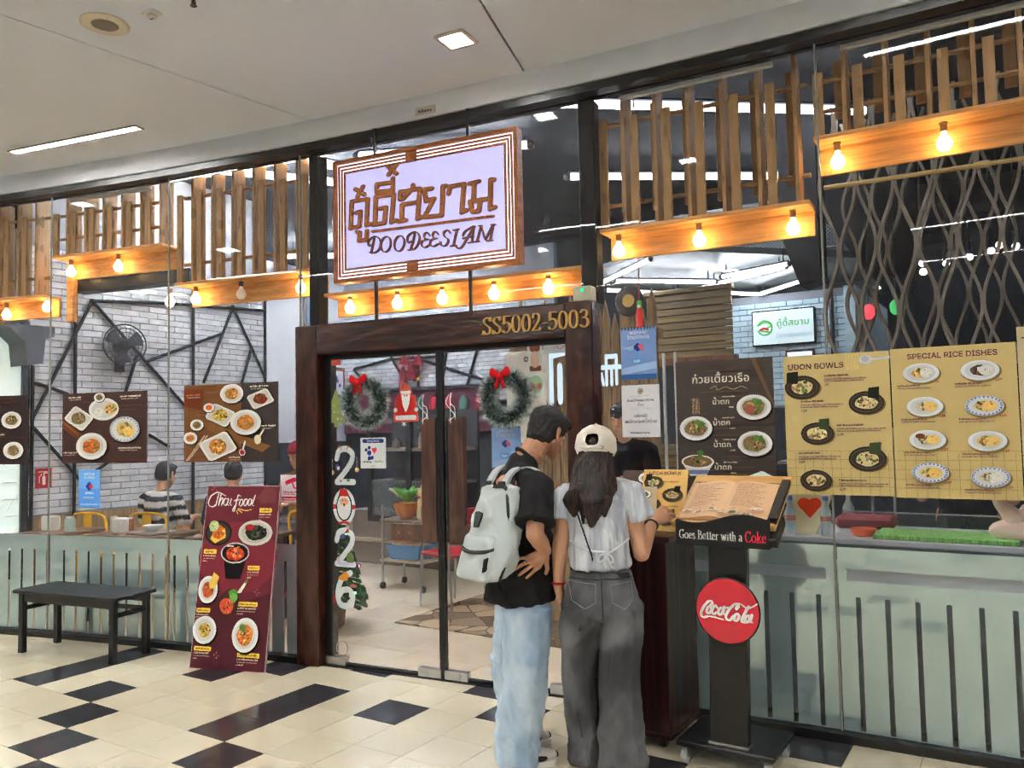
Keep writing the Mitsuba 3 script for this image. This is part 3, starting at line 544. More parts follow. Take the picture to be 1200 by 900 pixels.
# pale rails at the top of the bays, and the warm tube over the third screen
for k, (a, b, w) in enumerate(((-1.8, -.95, 'second'), (2.75, 3.62, 'fourth'), (3.95, 4.9, 'fifth'))):
    M = fac((a + b) / 2, 3.46, .12); h = (b - a) / 2
    add('curtain_rail', at(bx(-h, h, -.012, .012, -.03, 0, .003), M), 'satin', None, (196, 196, 190), label=f'pale rail above the {w} slat screen from the left', cat='rail')
t = thing('tube_light', 'warm tube light shining on the tops of the slats left of the sign', 'tube light')
M = fac(-.05, 3.545, .26)
add('holder', at(bx(-.6, .6, .012, .03, -.03, .0), M), 'satin', t, (50, 44, 38)); add('tube', at(cyl([-.58, 0, -.015], [.58, 0, -.015], .011), M), 'bulb_glass', t, emit=(9, 6.6, 3.6))

# ================================================================== DOOR FRAME AND DOORS
DM = fac(1.5, 0, 0.)
def dm(m): return at(m, DM)
tx = DM[0, 0]; DU = lambda x: (x - DM[0, 3]) / tx          # world x -> along the door plane
uL, uR = DU(.487), DU(2.612); iL, iR = DU(.668), DU(2.445)
t = struct('door_frame', dm(bx(uL, iL, 0, 2.262, -.10, .04, .008)), 'door_wood')
add('post', dm(bx(iR, uR, 0, 2.262, -.10, .04, .008)), 'door_wood', t)
add('header', dm(bx(iL - .002, iR + .002, 2.062, 2.262, -.10, .041, .008)), 'door_wood_header', t)
add('inner_lining', dm(cat(bx(iL - .002, iL + .06, 0.012, 2.062, -.10, -.035, .004), bx(iR - .03, iR + .002, 0.012, 2.062, -.10, -.035, .004), bx(iL, iR, 2.03, 2.064, -.10, -.035, .004))), 'black_metal', t)
# gold unit number on the header: serif figures drawn with a broad nib
def arc(cx, cy, rx, ry, a0, a1, n=14): return [(cx + rx * math.cos(math.radians(a0 + (a1 - a0) * i / n)), cy + ry * math.sin(math.radians(a0 + (a1 - a0) * i / n))) for i in range(n + 1)]
GL = {'S': ([curve([(.52, .8), (.38, .96), (.16, .9), (.1, .72), (.3, .52), (.5, .36), (.46, .1), (.24, .02), (.06, .18)], 6), [(.52, .76), (.55, .96)], [(.05, .22), (.03, .02)]], .66),
      '5': ([[(.16, .96), (.5, .96)], [(.14, .96), (.1, .52)], curve([(.1, .52), (.3, .62), (.5, .48), (.5, .2), (.3, .02), (.1, .06), (.06, .16)], 6)], .64),
      '0': ([arc(.3, .49, .24, .48, 0, 360, 26)], .66), '2': ([curve([(.08, .74), (.14, .92), (.34, .97), (.5, .8), (.42, .52), (.06, .03)], 6), [(.06, .03), (.5, .03)], [(.5, .03), (.54, .16)]], .66),
      '3': ([curve([(.08, .82), (.24, .97), (.46, .86), (.42, .62), (.22, .54)], 6), curve([(.22, .54), (.48, .46), (.52, .18), (.28, .01), (.06, .14)], 6)], .66), '-': ([[(.08, .4), (.3, .4)]], .4)}
def serif(text, h, w=.16, thin=.055):
    x, out = 0., []
    for c in text:
        st, a = GL[c]; out.append(affinity.translate(pen(st, w, thin), x, 0)); x += a
    return affinity.scale(unary_union(out), h, h, origin=(0, 0)), x * h
pg, w = serif('SS5002-5003', .105)
pg = affinity.scale(pg, (DU(2.605) - DU(1.925)) / w, 1, origin=(0, 0))
add('unit_number', at(prism(affinity.translate(pg, DU(1.925), 2.108), 0, .012), DM @ np.array([[1, 0, 0, 0], [0, 1, 0, 0], [0, 0, 1, .041], [0, 0, 0, 1.]])), 'satin', t, (166, 126, 64), label='gold raised figures SS5002-5003')
GW = -.045
mid = DU(1.568)
for k, (a, b, side) in enumerate(((iL + .005, mid - .012, 1), (mid + .012, iR - .003, -1))):
    d = note(numbered(f'door_{k + 1}'), kind='structure')
    v = np.array([[a, .012, GW], [b, .012, GW], [b, 2.05, GW], [a, 2.05, GW]])
    add('pane', dm(trimesh.Trimesh(v, [[0, 1, 2], [0, 2, 3]], process=False)), 'clear_glass', d)
    e = b if side > 0 else a
    add('edge_strip', dm(bx(e - .012, e + .012, .012, 2.05, GW - .014, GW + .014, .002)), 'black_metal', d)
    add('bottom_rail', dm(bx(a, b, .014, .03, GW - .012, GW + .012, .002)), 'black_metal', d)
    # wooden pull: a tall board and an arm at its foot, mitred
    s = e - .035 * side
    post = Polygon([(s, .84), (s, 1.62), (s - .105 * side, 1.62), (s - .105 * side, .945)]); arm = Polygon([(s, .84), (s - .105 * side, .945), (s - .34 * side, .945), (s - .34 * side, .84)])
    p = add('pull', at(prism(post, 0, .045), DM @ np.array([[1, 0, 0, 0], [0, 1, 0, 0], [0, 0, 1, GW - .055], [0, 0, 0, 1.]])), 'handle_wood', d)
    add('pull_arm', at(prism(arm, 0, .045), DM @ np.array([[1, 0, 0, 0], [0, 1, 0, 0], [0, 0, 1, GW - .055], [0, 0, 0, 1.]])), 'handle_wood', d)
    add('pull_side', dm(bx(s, e - .013 * side, .84, 1.62, GW - .055, GW - .02)), 'black_metal', d)
    add('bolt', dm(cat(*[cyl([s - q * side, .89, GW - .012], [s - q * side, .89, GW - .006], .01, 10) for q in (.2, .28)])), 'satin', d, (120, 84, 60))
    for x, w in ((a + .085 if side > 0 else a + .082, .082), (b - .085 if side > 0 else b - .082, .082)):
        f = add('patch_fitting', dm(bx(x - w, x + w, .004, .066, GW - .02, GW + .022, .003)), 'steel', d)
        if abs(x - mid) < .25: add('lock', dm(cyl([x - .02 * side, .036, GW + .02], [x - .02 * side, .036, GW + .028], .014, 16)), 'steel', d)
t = thing('door_sensor', 'beige box with a green light on top of the door frame', 'door sensor')
add('box', dm(bx(DU(2.497), DU(2.607), 2.262, 2.35, -.06, .03, .006)), 'satin', t, (176, 172, 146))
add('light', dm(cyl([DU(2.555), 2.325, .03], [DU(2.555), 2.325, .034], .013, 14)), 'satin', t, (20, 190, 130), emit=(.004, .12, .06))

# ================================================================== ILLUMINATED SIGN
P0, P1 = np.array([.885, 1.4015, 2.51]), np.array([2.215, 1.5687, 2.51]); st = (P1 - P0) / np.linalg.norm(P1 - P0); SM = fr(P0, st, [0, 0, 1]); SW, SH = 1.3405, .81
def sm(m): return at(m, SM)
sign = thing('illuminated_sign', 'lit sign with brown Thai and Latin lettering in a stepped wooden frame', 'sign')
add('body', sm(bx(.006, SW - .006, .006, SH - .006, -.065, -.02)), 'satin', sign, (70, 44, 24))
def ring(i, w): return sbox(i, i, SW - i, SH - i).difference(sbox(i + w, i + w, SW - i - w, SH - i - w))
for k, (i, w, z) in enumerate(((0, .024, .0), (.038, .008, -.006), (.059, .008, -.009), (.080, .011, -.010))):
    add('frame_moulding', sm(prism(ring(i, w), -.07 if k == 0 else -.02, z + .004)), 'sign_wood', sign)
mat('sign_white', (150, 146, 150), .5); mat('sign_acrylic', (120, 118, 136), .4)
for i, w in ((.024, .014), (.046, .013), (.067, .013)):
    add('light_line', sm(prism(ring(i, w).difference(unary_union([sbox(SW * .42, -1, SW * .475, 9)])), -.022, -.016)), 'sign_white', sign, emit=(.42, .34, .38))
for v in (.026, SH - .092): add('key_block', sm(bx(SW * .42, SW * .475, v, v + .066, -.02, .0, .002)), 'sign_wood', sign)
add('face', sm(prism(sbox(.09, .09, SW - .09, SH - .09), -.022, -.014)), 'sign_acrylic', sign, emit=(.125, .118, .22))
def K(src, kinds=None): return [np.array(p) / 1000. for k, p in src if kinds is None or k in kinds]
th = pen(K(SIGN_THAI), .033, .026, 20).union(pen(K(SIGN_LINE), .016))
lat = pen([curve(p, 5) for p in K(SIGN_LATIN)], .0135, .0065, -30)
add('thai_lettering', sm(prism(th, -.014, -.002)), 'sign_wood', sign); add('thai_lettering_inlay', sm(prism(th.buffer(-.007), -.002, -.001)), 'satin', sign, (150, 92, 46))
add('latin_lettering', sm(prism(lat, -.014, -.002)), 'satin', sign, (92, 46, 22))
for x in (.27, .965):
    add('hanging_rod', sm(bx(x - .009, x + .009, -.25, SH + .255, -.1, -.08, .002)), 'black_metal', sign)

# ================================================================== FROSTED FILM ON THE LOWER GLASS
def film(x0, x1, top, slits, band, label):
    M = fac((x0 + x1) / 2, 0, .036); u = lambda x: (x - M[0, 3]) / M[0, 0]
    pg = sbox(u(x0), .045, u(x1), top)
    for s in slits: pg = pg.difference(rrect(u(s) - .0115, .05, u(s) + .0115, .69 if top > .85 else .665, .006))
    if band: pg = pg.difference(sbox(u(x0) + .04, .766, u(x1) - .04, .824))
    add('window_film', at(prism(pg, -.002, 0), M), 'film', None, label=label, cat='window film')
film(-3.4, -1.857, .78, [-2.24 + .124 * k for k in range(-9, 4)], 0, 'grey green frosted film with slits on the leftmost glass pane')
film(-1.841, -.698, .78, [-1.82 + .1225 * k for k in range(1, 10)], 0, 'grey green frosted film with slits behind the black bench')
film(-.682, .478, .78, [-.64 + .122 * k for k in range(10)], 0, 'grey green frosted film with slits behind the leaning food board')
film(2.63, 3.835, .935, [2.74 + .127 * k for k in range(9)], 1, 'grey green frosted film with slits behind the drink brand stand')
film(3.851, 5.19, .928, [3.94 + .13 * k for k in range(10)], 1, 'grey green frosted film with slits on the rightmost glass pane')

# ================================================================== FIGURES
_i = np.arange(72) + .5; _ph, _th = np.arccos(1 - 2 * _i / 72), np.pi * (1 + 5 ** .5) * _i
SPH = np.c_[np.cos(_th) * np.sin(_ph), np.sin(_th) * np.sin(_ph), np.cos(_ph)]
def blobm(p, r, A=None):
    q = SPH * np.broadcast_to(np.asarray(r, float), (3,))
    return (q if A is None else q @ np.asarray(A).T) + np.asarray(p, float)
def bone(*pr):
    "hull of balls: p0, r0, p1, r1, ..."
    return m3.Manifold.hull_points(np.vstack([blobm(pr[i], pr[i + 1]) for i in range(0, len(pr), 2)]))
def fuse(parts): return m3.Manifold.batch_boolean(parts, m3.OpType.Add)
def finish(man, edge=.016, it=10):
    m = mfm(man.refine_to_length(edge)); m = trimesh.Trimesh(m.vertices, m.faces, process=True)
    m.merge_vertices(); trimesh.smoothing.filter_taubin(m, lamb=.5, nu=.53, iterations=it); return m
def cut(man, p, n):
    n = np.asarray(n, float); n /= np.linalg.norm(n); return man.trim_by_plane(n.tolist(), float(np.dot(n, p)))
def ruffle(m, amp, f, seed=0, stretch=(1, 1, 1)):
    n = m.vertex_normals; d = (meshkit.fbm(m.vertices * f * np.array(stretch), 3, seed) - .5) * 2 * amp
    m.vertices = m.vertices + n * d[:, None]; return m
def axes(fwd, roll_up=(0, 0, 1)):
    f = np.array(fwd, float); f /= np.linalg.norm(f); r = np.cross(f, roll_up); r /= np.linalg.norm(r); u = np.cross(r, f)
    return np.c_[r, f, u]                                            # columns right, forward, up
def folds(m, amp, f, seed=0, stretch=(1, 1, .4), shear=0., where=None):
    "cloth creases: ridges of stretched noise"
    v = m.vertices * np.array(stretch) * f; v[:, 2] += shear * m.vertices[:, 0] * f
    q = 1 - np.abs(2 * meshkit.noise(v, seed) - 1); q = q ** 3 + .5 * (1 - np.abs(2 * meshkit.noise(v * 2.1, seed + 1) - 1)) ** 3
    w = 1. if where is None else where(m.vertices)
    m.vertices = m.vertices + m.vertex_normals * ((q - .45) * amp * w)[:, None]; return m
def head_parts():
    E = m3.Manifold
    return [bone((0, -.012, .03), (.073, .094, .086)), bone((0, -.012, .02), (.07, .088, .07), (0, .035, -.03), (.05, .045, .05)),
        bone((0, .045, .02), (.055, .036, .045), (0, .05, -.06), (.036, .032, .03)), bone((.046, .008, -.045), .022, (0, .068, -.092), .018, (-.046, .008, -.045), .022, (0, .04, -.04), .045),
        bone((0, .082, .022), .008, (0, .106, -.016), .0105), bone((.011, .094, -.02), .008, (-.011, .094, -.02), .008), bone((-.017, .084, -.05), .008, (0, .091, -.048), .008, (.017, .084, -.05), .008),
        bone((-.015, .083, -.06), .007, (0, .089, -.061), .008, (.015, .083, -.06), .007), bone((.03, .074, .028), .012, (.05, .058, .024), .01), bone((-.03, .074, .028), .012, (-.05, .058, .024), .01)] + \
        [bone((s * .074, -.006, .004), (.007, .014, .02), (s * .079, -.016, .02), (.006, .012, .014), (s * .072, .0, -.026), (.006, .009, .01)) for s in (-1, 1)]
def place_m(man, A, o): return man.transform(np.c_[np.asarray(A, float), np.asarray(o, float)])
def hand_parts(wrist, knuckles, tips, thumb, r=.0088, bend=.006, up=(0, 0, 0)):
    "four knuckle and tip points, index first; thumb = (base, mid, tip)"
    w = np.array(wrist, float); kn = [np.array(k, float) for k in knuckles]
    out = [m3.Manifold.hull_points(np.vstack([blobm(w, .023)] + [blobm(k, .0115) for k in kn]))]
    for k, t, f in zip(kn, tips, (1, 1.05, 1, .86)):
        t = np.array(t, float); u = np.array(up, float); a, b = k + (t - k) * .42 + u, k + (t - k) * .74 + u * .7
        out += [bone(k, r * 1.12 * f, a, r * f), bone(a, r * f, b, r * .94 * f), bone(b, r * .94 * f, t, r * .8 * f)]
    b0, b1, b2 = (np.array(q, float) for q in thumb)
    return out + [bone(w + (b0 - w) * .4, .016, b0, .013), bone(b0, .0125, b1, .0105), bone(b1, .0105, b2, .0085)]
def local(anchor):
    "right, away and up as the camera sees them, at a point of the floor"
    M = np.eye(4); M[:3, 0], M[:3, 1], M[:2, 3] = (.84166, .54002, 0), (-.54002, .84166, 0), anchor
    return M
def snap(mesh, pts, lift=.003):
    "points (right, up) laid on the camera side of a mesh in local axes"
    from scipy.spatial import cKDTree
    v = mesh.vertices; n = mesh.vertex_normals; ok = n[:, 1] < -.05; v, n = v[ok], n[ok]
    d, i = cKDTree(v[:, [0, 2]]).query(np.asarray(pts, float), k=4); out = []
    for p, dd, ii in zip(pts, d, i):
        w = 1 / (dd + 1e-4); w /= w.sum(); out.append([p[0], (v[ii, 1] * w).sum() - lift, p[1]])
    return np.array(out)
def shoe(t, o, ang, LM, sole, upper, dark, ln=.27, name='shoe'):
    A = np.eye(4); c, s = math.cos(ang), math.sin(ang); A[:2, 0], A[:2, 1], A[:3, 3] = (c, s), (-s, c), o
    h = ln / 2
    so = m3.Manifold.hull_points(np.vstack([np.array([[x + r * math.cos(q), y + r * math.sin(q), z] for q in np.arange(16) * math.pi / 8]) for x, y, r in ((-h + .04, 0, .038), (h - .05, .006, .047)) for z in (0, .026)]))
    up = fuse([bone((-h + .045, 0, .05), (.036, .032, .03), (-.02, 0, .062), (.04, .035, .035)), bone((-.02, 0, .06), (.04, .037, .034), (h - .055, .006, .036), (.048, .042, .022))]).trim_by_plane([0, 0, 1], .024)
    k = add(name, at(at(finish(up, .012, 6), A), LM), 'satin', t, upper, True)
    add('sole', at(at(mfm(so), A), LM), 'satin', k, sole, 30)
    pan = [bone((h - .06, .035, .036), .022, (h - .02, 0, .03), .02), bone((-h + .03, 0, .06), (.026, .032, .022), (-h + .075, 0, .072), (.02, .036, .016)), bone((-.03, -.034, .045), (.05, .006, .012), (.03, -.04, .04), (.03, .006, .012))]
    add('panel', at(at(finish(fuse(pan).trim_by_plane([0, 0, 1], .027), .012, 3), A), LM), 'satin', k, dark, True)
    return k

# ---------------------------------------------------------------- the man with the backpack
LM = local((2.60, .88))
man = thing('person', 'man in a black T-shirt and pale blue jeans bending over the menus', 'person')
HA = axes((.66, .62, -.42)); HO = np.array([.163, .085, 1.517])
Hm = lambda p: HA @ np.array(p, float) + HO
elR, wrR = (.078, -.295, 1.075), (.128, -.212, .99)
body = [place_m(q, HA, HO) for q in head_parts()] + [
    bone(Hm((0, -.03, -.03)), .056, (.06, .05, 1.41), .056, (.015, .03, 1.33), .062),
    bone((.02, .01, 1.28), (.12, .12, .06), (.02, 0, 1.12), (.105, .12, .08)), bone((.02, 0, 1.12), (.105, .12, .08), (.015, 0, .86), (.085, .09, .06)),
    bone((.09, -.145, 1.275), .05, (.02, .02, 1.3), .06, (-.06, .165, 1.285), .05),
    bone((.09, -.16, 1.26), .047, elR, .04), bone(elR, .041, (.105, -.25, 1.03), .038), bone((.095, -.265, 1.045), .04, wrR, .026),
    bone((-.05, .17, 1.26), .045, (.07, .21, 1.07), .038), bone((.07, .21, 1.07), .038, (.18, .13, 1.085), .026), bone((.18, .13, 1.085), .028, (.25, .12, 1.09), .02),
    bone((.03, -.05, .78), .07, (.035, -.09, .45), .06), bone((.035, -.09, .45), .06, (0, -.1, .1), .042), bone((.0, .06, .78), .07, (-.02, .1, .45), .06), bone((-.02, .1, .45), .06, (-.01, .12, .1), .042)]
body += hand_parts(wrR, [(.094, -.183, .912), (.074, -.192, .926), (.056, -.196, .942), (.042, -.19, .957)], [(.040, -.182, .866), (.006, -.182, .879), (-.022, -.178, .899), (-.028, -.172, .938)],
    [(.128, -.19, .935), (.135, -.17, .905), (.128, -.155, .88)], up=(.003, -.008, .006))
add('body', at(finish(fuse(body), .010, 8), LM), 'skin', man, (176, 128, 100), True)
for s in (-1, 1):
    e = add('eye', at(ball(Hm((s * .031, .0725, .008)), .011, 2), LM), 'gloss', man, (236, 232, 226), True)
    add('iris', at(ball(Hm((s * .031, .079, .007)), .0062, 2), LM), 'gloss', e, (30, 20, 16), True)
    add('eyebrow', at(finish(bone(Hm((s * .016, .085, .034)), .004, Hm((s * .048, .066, .036)), .003), .008, 2), LM), 'satin', man, (16, 14, 14), True)
hair = fuse([bone((0, -.016, .045), (.088, .110, .088), (0, -.05, -.045), (.07, .058, .035)), bone((0, .05, .085), (.066, .05, .035), (.02, .09, .075), (.035, .02, .02))])
hair = hair - bone((0, .12, -.05), (.1, .09, .085), (0, .085, -.12), (.1, .08, .06)) - bone((.088, .015, -.03), (.026, .03, .05)) - bone((-.088, .015, -.03), (.026, .03, .05))
hm = ruffle(finish(place_m(cut(hair, (0, -.09, -.085), (0, -.3, 1)), HA, HO), .007, 3), .006, 55, 2)
add('hair', at(hm, LM), 'hair_black', man, None, True)
gq = random.Random(4)
add('stray_hair', at(cat(*[tube(curve([Hm((x, y, .118)), Hm((x + .01, y - .012, .136)), Hm((x + gq.uniform(-.02, .03), y - .035, .14 + gq.uniform(0, .012)))], 4), [.0022] * 8 + [.0006], 5) for x, y in ((-.02, .0), (0, -.01), (.02, .01), (.03, -.02), (-.03, -.03))]), LM), 'hair_black', man, None, True, kind='stuff')
# T-shirt
tor = fuse([bone((.005, .0, .745), (.170, .160, .04), (.018, .0, .96), (.146, .15, .05)), bone((.018, 0, .96), (.146, .15, .05), (.03, 0, 1.16), (.135, .165, .06)), bone((.03, 0, 1.16), (.135, .16, .06), (.02, .02, 1.315), (.085, .085, .045)),
    bone((.095, -.15, 1.27), .062, (.01, .03, 1.33), .068, (-.06, .17, 1.28), .06), bone((.02, .02, 1.315), (.085, .085, .045), (.035, .04, 1.395), (.068, .07, .035)), bone((.03, 0, 1.16), (.13, .15, .06), (.09, -.14, 1.25), .07), bone((.03, 0, 1.16), (.13, .15, .06), (-.05, .16, 1.25), .07)])
NX = np.array([.66, .2, .72]); NX /= np.linalg.norm(NX); NP = np.array([.052, .043, 1.402])
tor = cut(cut(tor, (0, 0, .716), (0, .06, 1)), NP, -NX)
slR = cut(bone((.094, -.155, 1.27), .07, (.075, -.275, 1.1), .086), (.075, -.262, 1.118), (.07, .5, .86))
slL = cut(bone((-.055, .17, 1.27), .066, (.05, .21, 1.1), .078), (.04, .2, 1.125), (-.35, -.1, .93))
tee = folds(ruffle(finish(fuse([tor, slR, slL]), .012, 9), .007, 9, 3), .016, 8, 4, (1, 1, .8), .9)
add('t_shirt', at(tee, LM), 'tee_black', man, None, True)
N1 = np.cross(NX, [0, 1, 0]); N1 /= np.linalg.norm(N1); N2_ = np.cross(NX, N1)
add('collar', at(tube(np.array([NP + NX * .001 + .061 * (math.cos(q) * N1 + math.sin(q) * N2_) for q in np.arange(28) * math.pi / 14]), .009, 8, True), LM), 'tee_black', man, None, True)
# jeans
jn = fuse([bone((.02, 0, .80), (.12, .11, .05), (.03, -.05, .70), (.124, .11, .05)), bone((.02, 0, .80), (.12, .11, .05), (-.005, .07, .70), (.11, .11, .05)), bone((.035, -.06, .70), (.122, .115, .05), (.03, -.09, .42), (.108, .108, .06)), bone((.03, -.09, .42), (.108, .108, .06), (-.012, -.10, .16), (.104, .104, .05)),
    bone((-.012, -.10, .16), (.102, .102, .05), (-.016, -.1, .02), (.104, .106, .015)), bone((-.015, .07, .70), (.105, .11, .05), (-.035, .1, .42), (.1, .1, .06)), bone((-.035, .1, .42), (.1, .1, .06), (-.015, .12, .03), (.1, .1, .015))])
jeans = folds(ruffle(finish(cut(jn, (0, 0, .012), (0, 0, 1)), .012, 7), .012, 8, 5, (1, 1, .6)), .012, 8, 6, (1, 1, 1.5), .8, lambda v: np.clip(np.exp(-((v[:, 2] - .42) / .12) ** 2) + np.clip((.3 - v[:, 2]) / .2, 0, 1) + .35, 0, 1.2))
add('jeans', at(jeans, LM), 'denim_blue', man, None, True)
seam = snap(jeans, [(.105 - .10 * (.7 - z) / .6, z) for z in np.linspace(.69, .1, 16)], .001)
add('seam', at(tube(seam, .0025, 5), LM), 'satin', man, (122, 150, 182), True)
shoe(man, (.05, -.105, 0), .45, LM, (232, 228, 220), (222, 218, 208), (22, 22, 24)); shoe(man, (.03, .125, 0), .5, LM, (232, 228, 220), (222, 218, 208), (22, 22, 24))
w = add('watch', at(tube(np.array([[.178, .132, 1.085]]) + .031 * np.array([[.35 * math.cos(q), math.cos(q) * -.6 - .0 * q, math.sin(q)] for q in np.arange(16) * math.pi / 8]), .008, 6, True), LM), 'satin', man, (18, 18, 20), True, label='black watch strap')
rp = np.array([.014, -.199, .921]); rx = np.array([-.85, .02, -.5]); rx /= np.linalg.norm(rx); r1 = np.cross(rx, [0, 1, 0]); r1 /= np.linalg.norm(r1); r2 = np.cross(rx, r1)
k2 = np.array([.056, -.196, .942]); tp = np.array([-.022, -.178, .899]); rc = k2 + (tp - k2) * .3 + np.array([.002, -.006, .005])
add('ring', at(tube(np.array([rc + .0105 * (math.cos(q) * r1 + math.sin(q) * r2) for q in np.arange(14) * math.pi / 7]), .002, 6, True), LM), 'metal_parts', man, (216, 210, 196), True, label='silver ring')
add('necklace', at(tube(curve([Hm((-.05, -.05, -.135)), Hm((.0, -.085, -.12)), Hm((.052, -.045, -.14)), Hm((.06, .0, -.165))], 6), .002, 5), LM), 'metal_parts', man, (196, 160, 90), True)

# backpack on his back
bp = thing('backpack', 'pale grey backpack with black zips worn by the man', 'backpack')
PA = np.c_[(.62, -.78, 0), (-.78 * .97, -.62 * .97, -.22), (.62 * 0 + .17, .13, .976)]; PA /= np.linalg.norm(PA, axis=0)     # right, outwards, up
PO = np.array([-.105, -.125, 1.075])
pm = lambda m: at(m if isinstance(m, trimesh.Trimesh) else finish(m, .012, 8), LM @ np.block([[PA, PO[:, None]], [np.zeros((1, 3)), np.ones((1, 1))]]))
add('bag', folds(ruffle(pm(fuse([bone((-.1, -.035, -.17), .04, (.1, -.035, -.17), .04, (-.11, .045, -.16), .045, (.11, .045, -.16), .045, (-.085, .0, .17), .04, (.085, .0, .17), .04, (-.09, -.04, .16), .03, (.09, -.04, .16), .03, (.0, .035, .13), .05, (.12, .0, -.06), .05)])), .006, 14, 8), .012, 9, 5, (1, 1, .8), .6), 'pack_cloth', bp, None, True)
add('front_pocket', ruffle(pm(fuse([bone((-.085, .085, -.165), .032, (.085, .085, -.165), .032, (-.08, .075, -.02), .03, (.08, .075, -.02), .03, (0, .10, -.11), .03)])), .003, 20, 9), 'pack_cloth', bp, None, True)
add('pocket_zip', pm(tube(curve([(-.113, .08, -.05), (-.08, .112, -.055), (.0, .126, -.058), (.08, .112, -.055), (.113, .08, -.05)], 6), .008, 6)), 'satin', bp, (16, 16, 18), True, label='black zip of the front pocket')
add('main_zip', pm(tube(curve([(-.02, .03, .212), (.06, .024, .208), (.105, .035, .15), (.138, .028, .02), (.158, .025, -.08), (.15, .05, -.2)], 8), .0075, 6)), 'satin', bp, (16, 16, 18), True, label='black main zip')
add('zip_pull', pm(bx(.1, .11, .1, .125, -.14, -.08, .003)), 'satin', bp, (14, 14, 16))
lg = Polygon([(-.022, .03), (.022, .026), (.012, -.03), (-.012, -.03)]).buffer(.004)
LG = np.eye(4); LG[:3, 0], LG[:3, 1], LG[:3, 2], LG[:3, 3] = (1, 0, 0), (0, -.12, .993), (0, .993, .12), (-.03, .088, .075)
add('badge', pm(at(prism(lg, -.012, .008), LG)), 'satin', bp, (34, 38, 38), label='dark badge')
for s in (1, -1):
    q = np.array([(.10, -.17, 0), (-.07, .15, 0)][0 if s > 0 else 1])
    P_ = [np.array([-.06, -.09, 1.275]) + (0, -.01, 0) if s > 0 else np.array([-.135, .03, 1.275]), np.array([-.01, -.09, 1.345]) if s > 0 else np.array([-.085, .1, 1.345]), np.array([.07, -.085, 1.352]) if s > 0 else np.array([-.01, .13, 1.355]), np.array([.135, -.1, 1.29]) if s > 0 else np.array([.06, .16, 1.28]), np.array([.172, -.06, 1.19]) if s > 0 else np.array([.13, .17, 1.17])]
    c = curve(P_, 8); tt = np.gradient(c, axis=0); sd = np.cross(tt, [.2, 0, 1]); sd = np.tile(np.array([.5, -.8, 0]), (len(c), 1)); sd -= tt * ((sd * tt).sum(1) / (tt * tt).sum(1))[:, None]; sd /= np.linalg.norm(sd, axis=1, keepdims=True); nn = np.cross(tt, sd); nn /= np.linalg.norm(nn, axis=1, keepdims=True)
    v = np.stack([c + a * .024 * sd + b * .006 * nn for a, b in ((-1, -1), (1, -1), (1, 1), (-1, 1))], 1).reshape(-1, 3); f = []
    for i in range(len(c) - 1):
        for j in range(4): A, B = i * 4 + j, i * 4 + (j + 1) % 4; f += [[A, B, B + 4], [A, B + 4, A + 4]]
    f += [[0, 2, 1], [0, 3, 2]]; e = len(v) - 4; f += [[e, e + 1, e + 2], [e, e + 2, e + 3]]
    sm_ = trimesh.Trimesh(v, f, process=False); sm_.fix_normals(); add('shoulder_strap', at(sm_, LM), 'pack_cloth', bp)
add('buckle', at(cat(*[at(bx(-.022, .022, -.008, .008, -.014, .014, .004), np.block([[PA, np.array(o)[:, None]], [np.zeros((1, 3)), np.ones((1, 1))]])) for o in ((-.068, -.115, 1.284), (-.135, -.0, 1.28))]), LM), 'satin', bp, (20, 20, 22))
add('handle', pm(tube(curve([(-.045, -.035, .2), (-.03, -.045, .235), (.03, -.045, .235), (.045, -.035, .2)], 6), .008, 8)), 'satin', bp, (24, 24, 26), True)

# ---------------------------------------------------------------- the woman with the white cap
LW = local((3.02, .95))
wom = thing('person', 'woman in a white cap, short white blouse and wide grey jeans', 'person')
WA = axes((.22, .95, -.2)); WO = np.array([-.018, .035, 1.425]); Wm = lambda p: WA @ np.array(p, float) + WO
elW, wrW, wlW = (.172, -.005, .965), (.262, .19, 1.085), (-.207, .04, .815)
body = [place_m(q, WA * .93, WO) for q in head_parts()] + [bone(Wm((0, -.03, -.05)), .045, (-.02, .01, 1.27), .05),
    bone((-.02, .01, 1.22), (.11, .07, .05), (-.02, .01, 1.05), (.1, .08, .06)), bone((-.02, .01, 1.05), (.1, .08, .06), (-.02, .01, .9), (.1, .075, .06)), bone((-.02, .01, .9), (.1, .08, .06), (-.02, 0, .76), (.11, .08, .06)),
    bone((-.155, .01, 1.225), .04, (-.02, .01, 1.26), .045, (.12, .01, 1.235), .04), bone((-.165, .01, 1.215), .042, (-.198, .01, .985), .036), bone((-.198, .01, .985), .037, wlW, .0235),
    bone((.13, .0, 1.225), .042, elW, .038), bone(elW, .039, (.21, .08, 1.02), .036), bone((.2, .06, 1.005), .037, wrW, .0235),
    bone((-.09, .01, .72), .075, (-.115, .02, .45), .06), bone((-.115, .02, .45), .058, (-.107, .03, .09), .038), bone((.06, .0, .72), .075, (.055, -.04, .43), .06), bone((.055, -.04, .43), .058, (.056, -.07, .09), .038)]
body += hand_parts(wlW, [(-.188, .07, .745), (-.194, .055, .738), (-.198, .04, .74), (-.2, .026, .746)], [(-.172, .075, .682), (-.176, .058, .668), (-.182, .04, .672), (-.187, .024, .69)], [(-.185, .082, .785), (-.175, .095, .755), (-.168, .098, .728)], .0078, up=(-.004, 0, 0))
body += hand_parts(wrW, [(.325, .238, 1.128), (.335, .232, 1.112), (.335, .225, 1.096), (.328, .217, 1.082)], [(.372, .285, 1.118), (.385, .275, 1.098), (.38, .262, 1.08), (.365, .245, 1.066)], [(.29, .225, 1.125), (.318, .262, 1.14), (.345, .285, 1.135)], .0078, up=(.004, 0, .006))
add('body', at(finish(fuse(body), .0105, 8), LW), 'skin', wom, (196, 148, 118), True)
